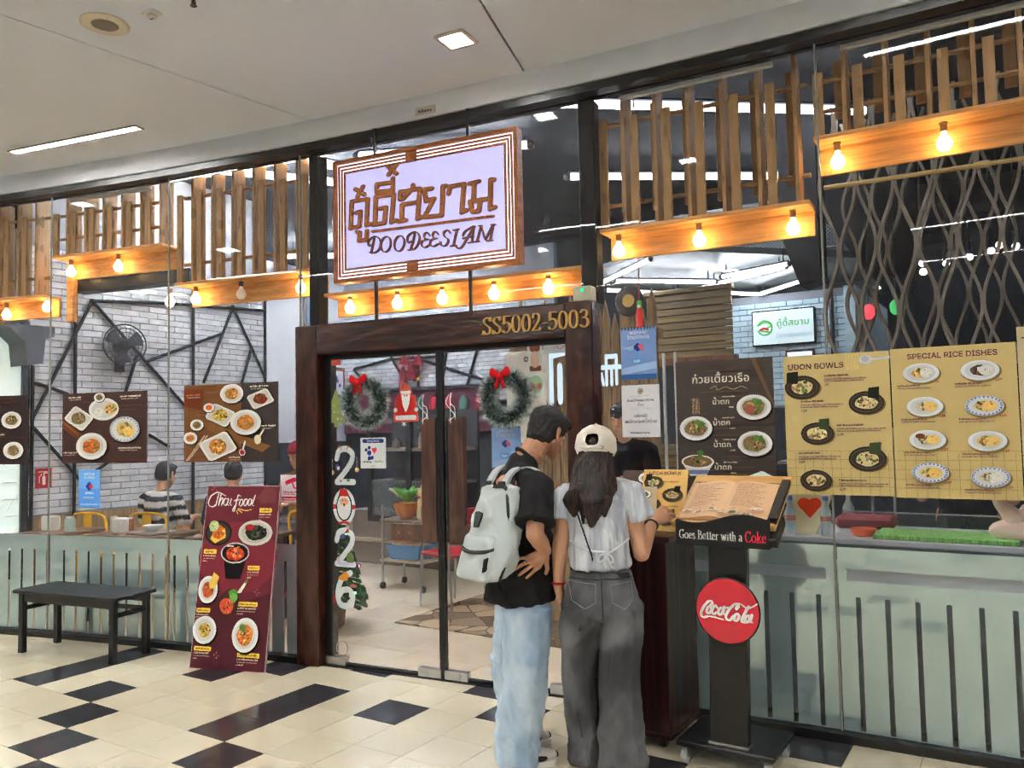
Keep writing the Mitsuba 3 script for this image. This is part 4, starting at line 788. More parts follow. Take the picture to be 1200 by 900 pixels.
for s in (-1, 1):
    e = add('eye', at(ball(Wm((s * .029, .072, .008)), .010, 2), LW), 'gloss', wom, (236, 232, 226), True); add('iris', at(ball(Wm((s * .029, .078, .007)), .006, 2), LW), 'gloss', e, (34, 22, 18), True)
hr = fuse([bone(Wm((0, -.02, .03)), (.078, .088, .07), Wm((0, -.05, -.06)), (.084, .06, .05)), bone(Wm((0, -.05, -.06)), (.084, .062, .05), (-.032, -.065, 1.27), (.098, .05, .05)), bone((-.032, -.065, 1.27), (.098, .05, .05), (-.05, -.1, 1.2), (.068, .032, .03)),
    bone((-.05, -.1, 1.2), (.064, .03, .03), (-.06, -.105, 1.11), (.012, .012, .015)), bone((-.005, -.1, 1.22), (.042, .025, .03), (.0, -.1, 1.15), (.008, .01, .01)), bone((-.09, -.07, 1.27), (.05, .04, .04), (-.155, -.05, 1.215), (.03, .03, .03), (-.135, -.06, 1.15), (.01, .012, .012)), bone(Wm((-.06, -.03, -.05)), .04, (-.12, -.05, 1.26), .035), bone((-.1, -.09, 1.2), (.02, .02, .02), (-.095, -.1, 1.12), (.006, .008, .008))])
hr = hr - place_m(bone((0, .13, -.04), (.09, .1, .12), (0, .12, .03), (.07, .06, .05)), WA, WO)
hm = finish(hr, .009, 4); hm.vertices += hm.vertex_normals * ((meshkit.noise(hm.vertices * np.array([110, 110, 9]), 4) - .5) * .006)[:, None]
add('hair', at(hm, LW), 'hair_brown', wom, None, True)
# cap
dome = m3.Manifold.hull_points(blobm((0, -.008, .03), (.099, .12, .098))) - m3.Manifold.hull_points(blobm((0, -.008, .028), (.095, .116, .094)))
dome = dome.trim_by_plane([0, 0, 1], -.014)
hole = m3.Manifold(m3.Mesh(np.asarray(prism(rrect(-.034, .012, .026, .066, .02), .0, .2).vertices, np.float32), np.asarray(prism(rrect(-.034, .012, .026, .066, .02), .0, .2).faces, np.uint32))).transform(np.array([[1, 0, 0, 0], [0, 0, -1, -.02], [0, 1, 0, 0.]]))
cap = place_m(dome.refine_to_length(.01) - hole, WA, WO)
cp = mfm(cap); add('cap', at(cp, LW), 'cap_cloth', wom, None, 40, label='white baseball cap')
capk = f'{wom}__cap'
add('strap', at(tube([Wm((x, -math.sqrt(max(0, 1 - (x / .099) ** 2)) * .1165 - .008, .002)) for x in np.linspace(-.05, .05, 12)], .006, 6), LW), 'cap_cloth', capk, None, True)
add('buckle', at(at(bx(-.009, .009, -.003, .003, -.008, .008, .002), np.block([[WA, Wm((.04, -.116, .003))[:, None]], [np.zeros((1, 3)), np.ones((1, 1))]])), LW), 'metal_parts', capk, (170, 166, 160))
add('button', at(ball(Wm((0, -.008, .129)), .007, 2), LW), 'cap_cloth', capk, None, True)
add('brim', at(finish(place_m(bone((-.06, .085, .014), (.02, .03, .004), (.06, .085, .014), (.02, .03, .004), (0, .155, .004), (.03, .02, .004)), WA, WO), .012, 2), LW), 'cap_cloth', capk, None, True)
# blouse
bl = fuse([bone((-.018, .0, .915), (.142, .1, .03), (-.022, .0, 1.06), (.132, .102, .05)), bone((-.022, .0, 1.06), (.132, .102, .05), (-.022, .0, 1.2), (.145, .095, .04)), bone((-.022, .0, 1.2), (.14, .09, .04), (-.02, .005, 1.285), (.075, .06, .02)),
    bone((-.165, .005, 1.232), .05, (-.02, .01, 1.275), .052, (.125, .0, 1.242), .05)])
bl = cut(bl, (0, 0, .898), (0, 0, 1))
sL = cut(bone((-.165, .005, 1.228), .056, (-.205, .01, 1.1), .062), (-.2, .01, 1.135), (.2, 0, 1)); sR = cut(bone((.128, .0, 1.236), .058, (.19, .01, 1.09), .07), (.178, .01, 1.125), (-.38, 0, 1))
ble = folds(ruffle(finish(fuse([bl, sL, sR]), .010, 8), .006, 16, 6, (1.4, 1.4, .5)), .010, 16, 7, (1.3, 1.3, .45), .5); add('blouse', at(ble, LW), 'blouse', wom, None, True)
tie = snap(ble, [(-.15, 1.03), (-.11, 1.01), (-.06, .992), (-.02, .99), (.02, .985)], .005); add('tie', at(tube(tie, .0055, 6), LW), 'cloth', wom, (236, 238, 242), True)
tie = snap(ble, [(.02, .985), (.05, 1.0), (.08, 1.018), (.115, 1.035)], .005); add('tie', at(tube(tie, .0055, 6), LW), 'cloth', wom, (236, 238, 242), True)
for q in ([(.0, .985), (-.03, .97), (-.03, .945), (-.005, .96), (.0, .985)], [(.0, .985), (.025, .965), (.03, .94), (.005, .955), (.0, .985)], [(.0, .985), (.02, .93), (.05, .89)], [(0, .985), (-.01, .95), (.0, .92)]):
    p = snap(ble, q, .01); add('tie', at(tube(curve(p, 5), .0045, 6), LW), 'cloth', wom, (236, 238, 242), True)
sp = snap(ble, [(-.14, 1.24), (-.128, 1.18), (-.1, 1.09), (-.075, 1.01), (-.06, .96), (-.055, .905)], .005); add('bag_strap', at(tube(curve(sp, 4), .0035, 6), LW), 'satin', wom, (28, 28, 32), True, label='thin black bag strap')
# jeans
wj = fuse([bone((-.016, 0, .885), (.14, .098, .02), (-.02, -.005, .8), (.165, .125, .05)), bone((-.02, -.005, .8), (.165, .125, .05), (-.02, -.01, .72), (.184, .135, .05)),
    bone((-.1, .0, .73), (.105, .13, .06), (-.122, .02, .42), (.083, .095, .06)), bone((-.122, .02, .42), (.083, .095, .06), (-.108, .03, .12), (.072, .09, .05)), bone((-.108, .03, .12), (.073, .09, .05), (-.107, .03, .05), (.071, .09, .02)),
    bone((.068, -.02, .73), (.103, .13, .06), (.05, -.05, .42), (.093, .1, .06)), bone((.05, -.05, .42), (.093, .1, .06), (.056, -.08, .02), (.108, .11, .01))])
wjm = folds(ruffle(finish(cut(cut(wj, (0, 0, .008), (0, 0, 1)), (0, 0, .9), (0, 0, -1)), .012, 6), .010, 8, 9, (1, 1, .6)), .012, 7, 3, (1, 1, .9), -.9, lambda v: np.clip(1.1 * np.exp(-((v[:, 2] - .62) / .09) ** 2) + np.clip((.35 - v[:, 2]) / .25, 0, 1) + .25, 0, 1.1)); add('jeans', at(wjm, LW), 'denim_grey', wom, None, True)
jk = f'{wom}__jeans'
for q in ([(-.165, .855), (-.05, .85), (-.055, .77), (-.1, .745), (-.155, .775), (-.165, .855)], [(.012, .845), (.115, .85), (.118, .775), (.07, .745), (.02, .77), (.012, .845)]):
    add('pocket_stitching', at(tube(snap(wjm, np.array([np.array(q[i]) + (np.array(q[i + 1]) - q[i]) * t for i in range(5) for t in np.arange(6) / 6] + [q[5]]), .001), .0022, 5), LW), 'satin', jk, (120, 120, 122), True)
add('seam', at(tube(snap(wjm, [(-.025, z) for z in np.linspace(.89, .66, 12)], .001), .003, 5), LW), 'satin', jk, (44, 44, 48), True)
add('waistband', at(tube(snap(wjm, [(x, .868) for x in np.linspace(-.15, .12, 20)], .0), .004, 5), LW), 'satin', jk, (48, 48, 52), True)
p = snap(wjm, [(.06, .885)], .004)[0]; add('label_patch', at(bx(p[0] - .04, p[0] + .045, p[1] - .004, p[1] + .004, .874, .894, .002), LW), 'satin', jk, (30, 28, 28))
shoe(wom, (.1, -.02, 0), 1.15, LW, (228, 206, 198), (206, 160, 148), (232, 226, 220), .25); shoe(wom, (-.1, .07, 0), 1.5, LW, (228, 206, 198), (206, 160, 148), (232, 226, 220), .25)
add('bracelet', at(tube(np.array([(-.2065 + .028 * math.cos(q), .038 + .028 * math.sin(q), .83) for q in np.arange(16) * math.pi / 8]), .006, 6, True), LW), 'satin', wom, (176, 24, 34), True, label='red bracelet')
add('bracelet', at(tube(np.array([np.array(wrW) - (.012, .026, .014) + .03 * (math.cos(q) * np.array([.9, -.43, 0]) + math.sin(q) * np.array([-.2, -.42, .885])) for q in np.arange(16) * math.pi / 8]), .0045, 6, True), LW), 'satin', wom, (24, 20, 20), True, label='dark hair tie on the wrist')

# ================================================================== INSIDE THE SHOP
def bar(p, q, r=.016): return cyl(p, q, r, 8)
COOL = np.array([.92, .98, 1.08])
mat('tube_glass', (240, 245, 255), .3)
# ---- black steel bars in front of the left brick wall
X = -2.955
PT = dict(a=(2.02, 2.93), b=(2.02, 1.0))
def wallpt(p): return [X, p[0], p[1]]
t = thing('steel_truss', 'black steel bars zigzagging over the white brick wall at left', 'steel bars')
YZ = {'post': [((1.83, .5), (1.83, 3.3)), ((3.12, .35), (3.12, 3.4)), ((4.10, .2), (4.10, 3.5)), ((1.44, .6), (1.44, 2.2))]}
def from_wall(q0, q1): return bar(wallpt(q0), wallpt(q1))
SEG = [((1.99, 2.86), (2.755, 2.93)), ((2.755, 2.93), (4.10, 3.0)), ((1.99, 2.86), (1.44, 1.71)), ((1.99, 2.86), (3.03, 1.84)), ((3.03, 1.84), (3.55, 1.3)), ((1.44, 1.65), (1.9, 1.12)), ((1.9, 1.12), (2.3, 1.38)), ((1.44, 2.05), (1.76, 1.95)),
       ((2.46, 2.36), (2.34, 1.98)), ((2.56, 2.30), (3.51, 2.68)), ((3.64, 2.99), (3.25, 2.11)), ((3.64, 2.99), (4.11, 2.18)), ((3.9, 2.54), (3.76, 2.12)), ((2.6, 1.55), (2.83, 1.42))]
for a, b in YZ['post']: add('upright', from_wall(a, b), 'bar_black', t, smooth=40)
for a, b in SEG: add('diagonal', from_wall(a, b), 'bar_black', t, smooth=40)
add('node', cat(*[ball(wallpt(q), .024, 1) for q in ((1.99, 2.86), (3.64, 2.99), (3.03, 1.84))]), 'bar_black', t)
def wall_fan(c, R, n, dark, label, Mx):
    t = thing('wall_fan', label, 'fan')
    f = lambda m: at(m, Mx)
    rings = [tube([(R * k * math.cos(q), R * k * math.sin(q), .06 * (1 - k * k)) for q in np.arange(28) * math.pi / 14], .004 if k < 1 else .007, 6, True) for k in (1., .8, .6, .4, .22)]
    add('guard', f(cat(*rings, *[tube([(R * k * math.cos(q), R * k * math.sin(q), .06 * (1 - k * k)) for k in np.linspace(.1, 1, 6)], .0025, 4) for q in np.arange(24) * math.pi / 12])), 'satin', t, dark)
    for k in range(3):
        b = Polygon([(0.03, -.02)] + [(R * .9 * math.cos(q), R * .9 * math.sin(q)) for q in np.linspace(-.35, .55, 7)] + [(.03, .03)])
        add('blade', f(at(prism(turn(b, 120 * k + 20), -.004, .004), np.array([[1, 0, 0, 0], [0, 1, 0, 0], [0, 0, 1, -.02], [0, 0, 0, 1.]]))), 'satin', t, tuple(min(255, int(v * 1.5 + 14)) for v in dark))
    add('motor', f(lathe([(.05, -.16), (.075, -.14), (.075, -.06), (.05, -.04), (.04, .0)], 18)), 'satin', t, dark, 40)
    add('bracket', f(cat(bx(-.02, .02, -.22, -.02, -.16, -.12, .004), bx(-.045, .045, -.26, -.1, -.18, -.15, .004))), 'satin', t, dark)
    return t
wall_fan(None, .2, 5, (22, 22, 24), 'black wall fan on the white brick wall at left', fr([-2.8, 2.235, 2.44], [.25, .95, 0], [0, 0, 1]))
wall_fan(None, .24, 5, (92, 18, 24), 'dark red wall fan on the rear brick wall seen above the door', fr([-3.8, 7.78, 2.6], [1, .15, 0], [0, 0, 1]))
add('extinguisher_cylinder', lathe([(.06, 0), (.07, .02), (.07, .3), (.03, .36), (.02, .4)], 16, (-4.05, 7.9, 2.2)), 'satin', None, (110, 16, 24), 40, label='dark red cylinder hanging on the rear brick wall beside the red fan', cat='cylinder')
t = thing('steel_truss', 'thin black bars over the rear brick wall seen through the door', 'steel bars')
for a, b in [((-4.5, 3.0), (-3.96, 2.2)), ((-5.2, 2.62), (-4.4, 2.74)), ((-4.4, 2.74), (-3.2, 2.72)), ((-5.2, 2.62), (-4.9, 2.3)), ((-3.75, 3.0), (-3.78, 2.2)), ((-3.96, 2.2), (-3.78, 2.2)), ((-3.15, 3.0), (-3.3, 2.2)), ((-2.5, 3.0), (-2.8, 2.2)), ((-3.9, 2.75), (-2.3, 2.25))]:
    add('bar', bar([a[0], 7.95, a[1]], [b[0], 7.95, b[1]], .022), 'bar_black', t, smooth=40)
# dark red band of hangings under the rear bricks
t = thing('red_hanging', 'dark red cloth band with lanterns along the rear wall', 'wall hanging')
add('cloth', bx(-5.4, -2.3, 7.9, 7.96, 1.5, 2.2, .01), 'cloth', t, (46, 18, 26)); add('top_rail', bx(-5.42, -2.25, 7.86, 7.98, 2.19, 2.24, .004), 'black_metal', t); add('lower_strip', bx(-5.4, -2.3, 7.88, 7.9, 1.66, 1.74), 'satin', t, (96, 86, 84))
for k in range(6):
    x = -4.0 + .3 * k; add('lantern', lathe([(.02, 1.82), (.07, 1.86), (.08, 1.95), (.06, 2.04), (.02, 2.08)], 12, (x, 7.87, 0)), 'satin', t, [(150, 24, 44), (40, 70, 60), (150, 24, 44)][k % 3], 40)
# wall at the far left: bright window with lattice, dark corbel
t = note(numbered('window_left'), kind='structure')
add('pane', bx(-3.02, -3.0, .78, 1.36, .55, 2.55), 'satin', t, (214, 226, 220), emit=(.10, .125, .115))
add('frame', cat(bx(-3.03, -2.97, 1.36, 1.42, .3, 2.6), bx(-3.03, -2.97, .7, .78, .3, 2.6), bx(-3.03, -2.97, .7, 1.42, .3, .55)), 'black_metal', t)
add('lattice', cat(*[bx(-2.992, -2.985, .8, 1.34, z - .006, z + .006) for z in (.7, .85, 1.0, 1.15, 1.27)], *[bar([-2.988, .8 + .09 * k, .6 + .3 * (j % 2)], [-2.988, .89 + .09 * k, .75 + .3 * (j % 2)], .005) for k in range(6) for j in range(2)]), 'satin', t, (236, 238, 236))
prof = Polygon([(.75, 2.535), (1.5, 2.535), (1.5, 2.45), (1.42, 2.42), (1.40, 2.2), (1.27, 2.18), (1.25, 2.38), (1.12, 2.5), (.75, 2.52)])
add('corbel', at(prism(prof, -3.0, -2.7), np.array([[0, 0, 1, 0], [1, 0, 0, 0], [0, 1, 0, 0], [0, 0, 0, 1.]])), 'satin', None, (44, 46, 50), label='dark moulded bracket under the leftmost slat screen', cat='bracket')
t = thing('fire_sign', 'red fire equipment sign on the brick wall at left', 'sign')
add('board', bx(-2.985, -2.975, 1.49, 1.63, 1.08, 1.26), 'satin', t, (150, 22, 30)); FM = fr([-2.974, 1.49, 1.08], [0, 1, 0], [0, 0, 1])
a = Art().poly(rrect(.055, .03, .085, .11, .01), (232, 220, 220)).poly(LineString([(.07, .11), (.07, .135), (.1, .14)]).buffer(.005), (232, 220, 220)).poly(LineString([(.03, .05), (.03, .1), (.05, .13)]).buffer(.004), (232, 220, 220)).words(.02, .145, .1, .014, (232, 220, 220), 4)
add('print', at(a.mesh(), FM), 'paint', t)
t = thing('mirror', 'tall mirror in a dark frame on the white wall above the door frame', 'mirror')
add('frame', bx(-5.49, -5.45, 7.05, 7.5, 3.1, 3.85, .01), 'satin', t, (92, 88, 84)); add('glass', bx(-5.452, -5.445, 7.1, 7.45, 3.15, 3.8), 'metal_parts', t, (150, 170, 200))
t = thing('picture', 'framed picture on the white wall seen at the left edge of the door', 'picture')
add('frame', bx(-5.49, -5.46, 7.5, 8.0, 2.0, 2.66, .01), 'satin', t, (70, 36, 26)); add('sheet', bx(-5.46, -5.455, 7.56, 7.94, 2.06, 2.6), 'satin', t, (206, 206, 216))
PM = fr([-5.454, 7.56, 2.06], [0, 1, 0], [0, 0, 1]); a = Art()
for k in range(16): a.blob(RNG.uniform(.06, .32), RNG.uniform(.08, .4), RNG.uniform(.015, .05), [(70, 60, 110), (120, 110, 160), (40, 40, 60)][k % 3], k)
add('print', at(a.mesh(), PM), 'paint', t)

# ---- tables, chairs and what stands on them behind the left glass
def table(x, y, w, d, rot, label, top=(74, 52, 36)):
    t = thing('table', label, 'table'); M = fr([x, y, 0], [math.cos(rot), math.sin(rot), 0], [-math.sin(rot), math.cos(rot), 0])
    add('tabletop', at(bx(-w / 2, w / 2, -d / 2, d / 2, .69, .72, .005), M), 'satin', t, top)
    for a in (-1, 1):
        for b in (-1, 1): add('leg', at(bx(a * (w / 2 - .05) - .02, a * (w / 2 - .05) + .02, b * (d / 2 - .05) - .02, b * (d / 2 - .05) + .02, 0, .69, .003), M), 'satin', t, (30, 30, 32))
    return t
def cafe_chair(x, y, rot, label, col=(224, 172, 26)):
    t = thing('cafe_chair', label, 'chair', 'yellow metal chairs'); M = fr([x, y, 0], [math.cos(rot), math.sin(rot), 0], [-math.sin(rot), math.cos(rot), 0])
    f = lambda m: at(m, M)
    add('seat', f(bx(-.18, .18, -.18, .18, .44, .46, .008)), 'satin', t, col)
    arc_ = curve([(-.19, -.17, .62), (-.2, -.18, .78), (-.12, -.2, .835), (.12, -.2, .835), (.2, -.18, .78), (.19, -.17, .62)], 6)
    add('back_frame', f(cat(tube(arc_, .012, 8), tube([(-.19, -.17, .44), (-.19, -.17, .62)], .012, 8), tube([(.19, -.17, .44), (.19, -.17, .62)], .012, 8))), 'satin', t, col, True)
    add('back_splat', f(bx(-.05, .05, -.205, -.195, .46, .83, .003)), 'satin', t, col)
    for a in (-1, 1):
        for b in (-1, 1): add('leg', f(cyl([a * .16, b * .16, .44], [a * .21, b * .21, 0], .013, 8, .016)), 'satin', t, col, 40)
    return t
table(-2.6, 1.52, .5, .5, .25, 'small dark table at the far left behind the glass')
table(-1.75, 1.75, .8, .5, .25, 'dark table with condiments between the two diners and the glass')
table(-.85, 2.05, .7, .5, .3, 'dark table right of the diner in dark blue')
cafe_chair(-2.72, 2.0, .2, 'yellow metal chair at the far left table'); cafe_chair(-2.16, 2.22, .25, 'yellow metal chair under the striped diner'); cafe_chair(-1.52, 2.5, .8, 'yellow metal chair holding the diner in dark blue'); cafe_chair(-.95, 3.0, .4, 'yellow metal chair right of the diner in dark blue')
def item(name, mesh, col, label, cat_, m='satin', smooth=40): return add(name, mesh, m, None, col, smooth, label=label, cat=cat_)
Z = .72
item('napkin_box', bx(-2.75, -2.6, 1.42, 1.52, Z, Z + .13, .01), (196, 194, 186), 'white napkin box on the far left table', 'napkin box')
def jar(x, y, h, r, col, lid, label):
    t = thing('jar', label, 'jar'); add('glass', lathe([(r * .9, Z), (r, Z + .01), (r, Z + h * .8), (r * .7, Z + h * .9)], 14, (x, y, 0)), 'gloss', t, col, 40); add('lid', lathe([(r * .75, Z + h * .9), (r * .75, Z + h), (.01, Z + h)], 14, (x, y, 0)), 'satin', t, lid, 40)
jar(-2.42, 1.5, .13, .045, (150, 170, 158), (196, 200, 196), 'pale green jar on the far left table')
jar(-2.05, 1.68, .15, .032, (186, 176, 150), (120, 110, 96), 'tall condiment jar on the table in front of the striped diner')
jar(-1.97, 1.78, .11, .03, (120, 70, 40), (190, 184, 170), 'brown sauce jar on the table in front of the striped diner')
item('napkin_box', bx(-1.93, -1.82, 1.58, 1.68, Z, Z + .13, .012), (206, 204, 196), 'white napkin box on the table in front of the striped diner', 'napkin box')
item('tray', bx(-1.75, -1.42, 1.6, 1.86, Z, Z + .02, .006), (110, 100, 92), 'grey serving tray on the table between the diners', 'tray')
item('bowl', lathe([(.03, Z + .02), (.07, Z + .05), (.08, Z + .075), (.074, Z + .075), (.05, Z + .04)], 20, (-1.55, 1.72, 0)), (214, 214, 210), 'white bowl on the grey serving tray', 'bowl')
item('bowl', lathe([(.03, Z), (.07, Z + .03), (.08, Z + .055), (.074, Z + .055), (.05, Z + .02)], 20, (-.9, 2.0, 0)), (220, 220, 214), 'white bowl on the table right of the diner in dark blue', 'bowl')
item('bottle', lathe([(.03, Z), (.03, Z + .14), (.012, Z + .19), (.012, Z + .22)], 14, (-.7, 2.1, 0)), (120, 60, 30), 'brown sauce bottle on the table right of the diner in dark blue', 'bottle')
def seated(loc, rot, label, shirt, pants, hair, stripes=None, cap=None, skin=(190, 146, 118), standing=False, grow=1.):
    "someone inside: seated at a table, or standing behind a counter"
    t = thing('person', label, 'person'); M = np.eye(4); c, s = math.cos(rot), math.sin(rot); M[:2, 0], M[:2, 1], M[:2, 3] = (c, s), (-s, c), loc; M[:3, :3] *= grow
    if standing: M[2, 3] = .42
    A = axes((0, 1, -.25)); O = np.array([0, .07, 1.17])
    b = [place_m(q, A, O) for q in head_parts()] + [bone((0, .04, 1.1), .05, (0, .0, .99), .055), bone((0, -.01, .93), (.12, .09, .06), (0, -.02, .62), (.12, .1, .06)), bone((-.16, 0, .95), .045, (0, 0, .98), .05, (.16, 0, .95), .045)]
    for q in (-1, 1):
        b += [bone((q * .18, 0, .94), .042, (q * .23, .06, .68), .036), bone((q * .23, .06, .68), .036, (q * .12, .28, .76), .026)]
        w = np.array((q * .12, .28, .76)); b += hand_parts(w, [w + np.array([q * (.03 - .02 * k), .08, .01]) for k in range(4)], [w + np.array([q * (.03 - .022 * k), .145, -.012]) for k in range(4)], [w + np.array([-q * .035, .03, .01]), w + np.array([-q * .045, .06, .0]), w + np.array([-q * .04, .085, -.01])])
        b += [bone((q * .09, -.02, .56), .085, (q * .1, .36, .5), .065), bone((q * .1, .36, .5), .06, (q * .1, .34, .1), .042), bone((q * .1, .34, .05), (.04, .05, .04), (q * .1, .44, .04), (.04, .05, .03))] if not standing else [bone((q * .09, -.02, .56), .09, (q * .1, 0, .1), .06), bone((q * .1, 0, .1), .06, (q * .1, 0, -.36), .045), bone((q * .1, .0, -.38), (.04, .05, .035), (q * .1, .1, -.385), (.04, .05, .03))]
    add('body', at(finish(fuse(b), .014, 6), M), 'skin', t, skin, True)
    sh = fuse([bone((0, -.01, .94), (.15, .115, .05), (0, -.02, .60), (.16, .14, .05)), bone((-.165, 0, .95), .06, (0, 0, .985), .062, (.165, 0, .95), .06)] + [bone((q * .18, 0, .94), .062, (q * .22, .045, .76), .062) for q in (-1, 1)])
    m = ruffle(finish(sh, .016, 8), .006, 12, 3)
    if stripes:
        z = m.vertices[:, 2] + .1 * meshkit.noise(m.vertices * 4); cv = np.where((np.floor(z / .055).astype(int) % 2 == 0)[:, None], lin(shirt), lin(stripes)); add('shirt', (at(m, M), cv), 'cloth', t, None, True)
    else: add('shirt', at(m, M), 'cloth', t, shirt, True)
    if standing: lg = fuse([bone((0, -.01, .64), (.15, .12, .04), (q * .095, -.01, .45), (.1, .11, .05)) for q in (-1, 1)] + [bone((q * .095, -.01, .45), (.1, .11, .05), (q * .1, 0, -.33), (.075, .08, .03)) for q in (-1, 1)])
    else: lg = fuse([bone((0, -.03, .6), (.16, .13, .05), (q * .1, .05, .54), .1) for q in (-1, 1)] + [bone((q * .1, .05, .54), .1, (q * .1, .38, .5), .08) for q in (-1, 1)] + [bone((q * .1, .38, .5), .08, (q * .1, .34, .12), .065) for q in (-1, 1)])
    add('trousers', at(finish(lg, .02, 6), M), 'cloth', t, pants, True)
    if cap:
        add('cap', at(finish(place_m(m3.Manifold.hull_points(blobm((0, -.01, .05), (.088, .108, .088))).trim_by_plane([0, -.15, 1], .02), A, O), .014, 2), M), 'cloth', t, cap, True)
        add('hair', at(finish(place_m(bone((0, -.05, -.01), (.072, .05, .05), (0, -.04, .03), (.078, .06, .04)), A, O), .014, 2), M), 'hair_black', t, None, True)
    else:
        h = bone((0, -.018, .045), (.084, .104, .084), (0, -.05, -.02), (.076, .055, .05)) + bone((0, .05, .085), (.06, .045, .03))
        if hair == 'long': h = h + bone((0, -.06, -.02), (.08, .05, .05), (0, -.09, -.2), (.08, .04, .05))
        h = h - bone((0, .12, -.05), (.09, .09, .09), (0, .09, -.1), (.09, .08, .06)); add('hair', at(finish(place_m(h, A, O), .012, 4), M), 'hair_black', t, None, True)
    return t
seated((-2.16, 2.2), .25, 'diner in a black and white striped top seated at left behind the glass', (24, 24, 28), (40, 40, 46), 'short', (206, 206, 204))
seated((-1.52, 2.5), .8, 'diner in a dark blue shirt seated right of the striped diner', (22, 32, 48), (36, 40, 50), 'short')
seated((-1.68, 3.5), 3.3, 'person in a dark red cap beside the left post of the door frame', (120, 96, 60), (40, 40, 40), 'short', cap=(96, 20, 30), grow=1.12)
seated((2.2, 3.0), 3.2, 'staff member in black behind the woman with the white cap', (14, 15, 20), (20, 20, 24), 'short', standing=True)
seated((4.36, 2.95), 3.0, 'cook in a black speckled shirt under the rice dishes poster', (18, 17, 18), (24, 24, 26), 'short', standing=True, stripes=(30, 28, 26))

# ---- decorated tree inside the door's left post
t = thing('christmas_tree', 'small green Christmas tree with coloured lights behind the left door post', 'christmas tree')
C0 = np.array([-.06, 2.25, 0]); g = np.random.default_rng(5); tri = []
add('pot', lathe([(.1, 0), (.13, .02), (.15, .2), (.13, .2)], 18, C0), 'satin', t, (96, 60, 40), 40); add('trunk', cyl(C0 + [0, 0, .15], C0 + [0, 0, 1.15], .02), 'satin', t, (70, 50, 34))
for k in range(520):
    z = g.uniform(.22, 1.2); R = .30 * (1.25 - z) / 1.0 + .02; q = g.uniform(0, 6.283); e = C0 + [R * math.cos(q), R * math.sin(q), z - .05]; b0 = C0 + [R * .3 * math.cos(q), R * .3 * math.sin(q), z + .02]
    sd = np.array([-math.sin(q), math.cos(q), 0]) * .022
    tri.append(trimesh.Trimesh([b0, e - sd, e + [0, 0, .03], e + sd], [[0, 1, 2], [0, 2, 3], [0, 3, 1], [1, 3, 2]], process=False))
cg = np.repeat(lin(np.array([(34, 62, 40), (50, 84, 50), (24, 48, 34)])[g.integers(0, 3, len(tri))]), 4, axis=0); add('needles', (cat(*tri), cg), 'cloth', t, None, False, kind='stuff')
for k in range(16):
    z = .3 + .055 * k; R = .30 * (1.25 - z) + .01; q = 2.4 * k; p = C0 + [R * math.cos(q), R * math.sin(q), z]; cl = [(.1, .9, .3), (.15, .2, 1.4), (1.1, .6, .15), (1.0, .1, .1)][k % 4]
    add('fairy_light', ball(p, .012, 1), 'satin', t, (200, 200, 200), emit=np.array(cl) * 1.2)
for k in range(9):
    z = .28 + .09 * k; R = .30 * (1.25 - z) + .015; q = 1.7 * k + 4; add('bauble', ball(C0 + [R * math.cos(q), R * math.sin(q), z], .026, 2), 'gloss', t, [(150, 30, 36), (196, 160, 80), (60, 60, 150)][k % 3], True)

# ---- seen through the door
struct('wall_low', bx(-2.2, .32, 4.75, 5.0, 0, .62, .01), 'satin', col=(92, 82, 76)); add('ledge', bx(-2.2, .32, 4.68, 4.78, .26, .3, .004), 'satin', 'wall_low', (150, 136, 122))
t = thing('dark_cabinet', 'dark wire-front cabinet with shelves seen through the left door', 'cabinet')
add('frame', cat(bx(-1.25, -1.2, 4.0, 4.05, 0.62, 1.75), bx(-.72, -.66, 4.0, 4.05, .62, 1.75), bx(-.15, -.1, 4.0, 4.05, .62, 1.75), bx(-1.25, -.1, 4.0, 4.05, 1.7, 1.75), bx(-1.25, -.1, 4.0, 4.4, .6, .66)), 'black_metal', t)
add('shelf', bx(-1.22, -.12, 4.02, 4.4, 1.0, 1.03), 'satin', t, (84, 84, 84)); add('shelf', bx(-1.22, -.12, 4.02, 4.4, 1.33, 1.36), 'satin', t, (110, 100, 90)); add('back', bx(-1.25, -.1, 4.4, 4.43, .6, 1.75), 'satin', t, (24, 24, 26))
for x0, x1 in ((-1.2, -.72), (-.66, -.15)):
    w = [LineString([(x0 + .04 * k, .66), (x0 + .04 * k + .35, 1.01)]) for k in range(-8, 13)] + [LineString([(x0 + .04 * k, 1.01), (x0 + .04 * k + .35, .66)]) for k in range(-8, 13)]
    add('mesh_panel', at(prism(unary_union([l.buffer(.003) for l in w]).intersection(sbox(x0, .66, x1, 1.0)), 0, .004), fr([0, 4.015, 0], [1, 0, 0], [0, 0, 1])), 'satin', t, (110, 122, 122), kind='stuff')
for k, (x, h, r, cl) in enumerate(((-.62, .16, .028, (170, 168, 160)), (-.5, .2, .03, (206, 206, 204)), (-.36, .14, .034, (150, 150, 148)), (-.95, .12, .04, (96, 90, 84)))):
    item('bottle', lathe([(r, 1.36), (r, 1.36 + h * .6), (r * .45, 1.36 + h * .8), (r * .45, 1.36 + h)], 12, (x, 4.12, 0)), cl, ['grey bottle', 'tall white bottle', 'squat grey bottle', 'wide dark bottle'][k] + ' on the top shelf of the dark wire cabinet', 'bottle')
t = thing('serving_cart', 'steel serving cart on castors seen through the left door', 'cart')
for x in (-.74, -.24):
    for y in (3.66, 3.98):
        l = add('leg', cyl([x, y, .07], [x, y, .82], .011, 10), 'steel', t); add('castor', at(lathe([(.014, -.012), (.032, -.012), (.032, .012), (.014, .012)], 16), fr([x, y, .034], [0, 1, 0], [0, 0, 1])), 'satin', l, (40, 36, 34), 40)
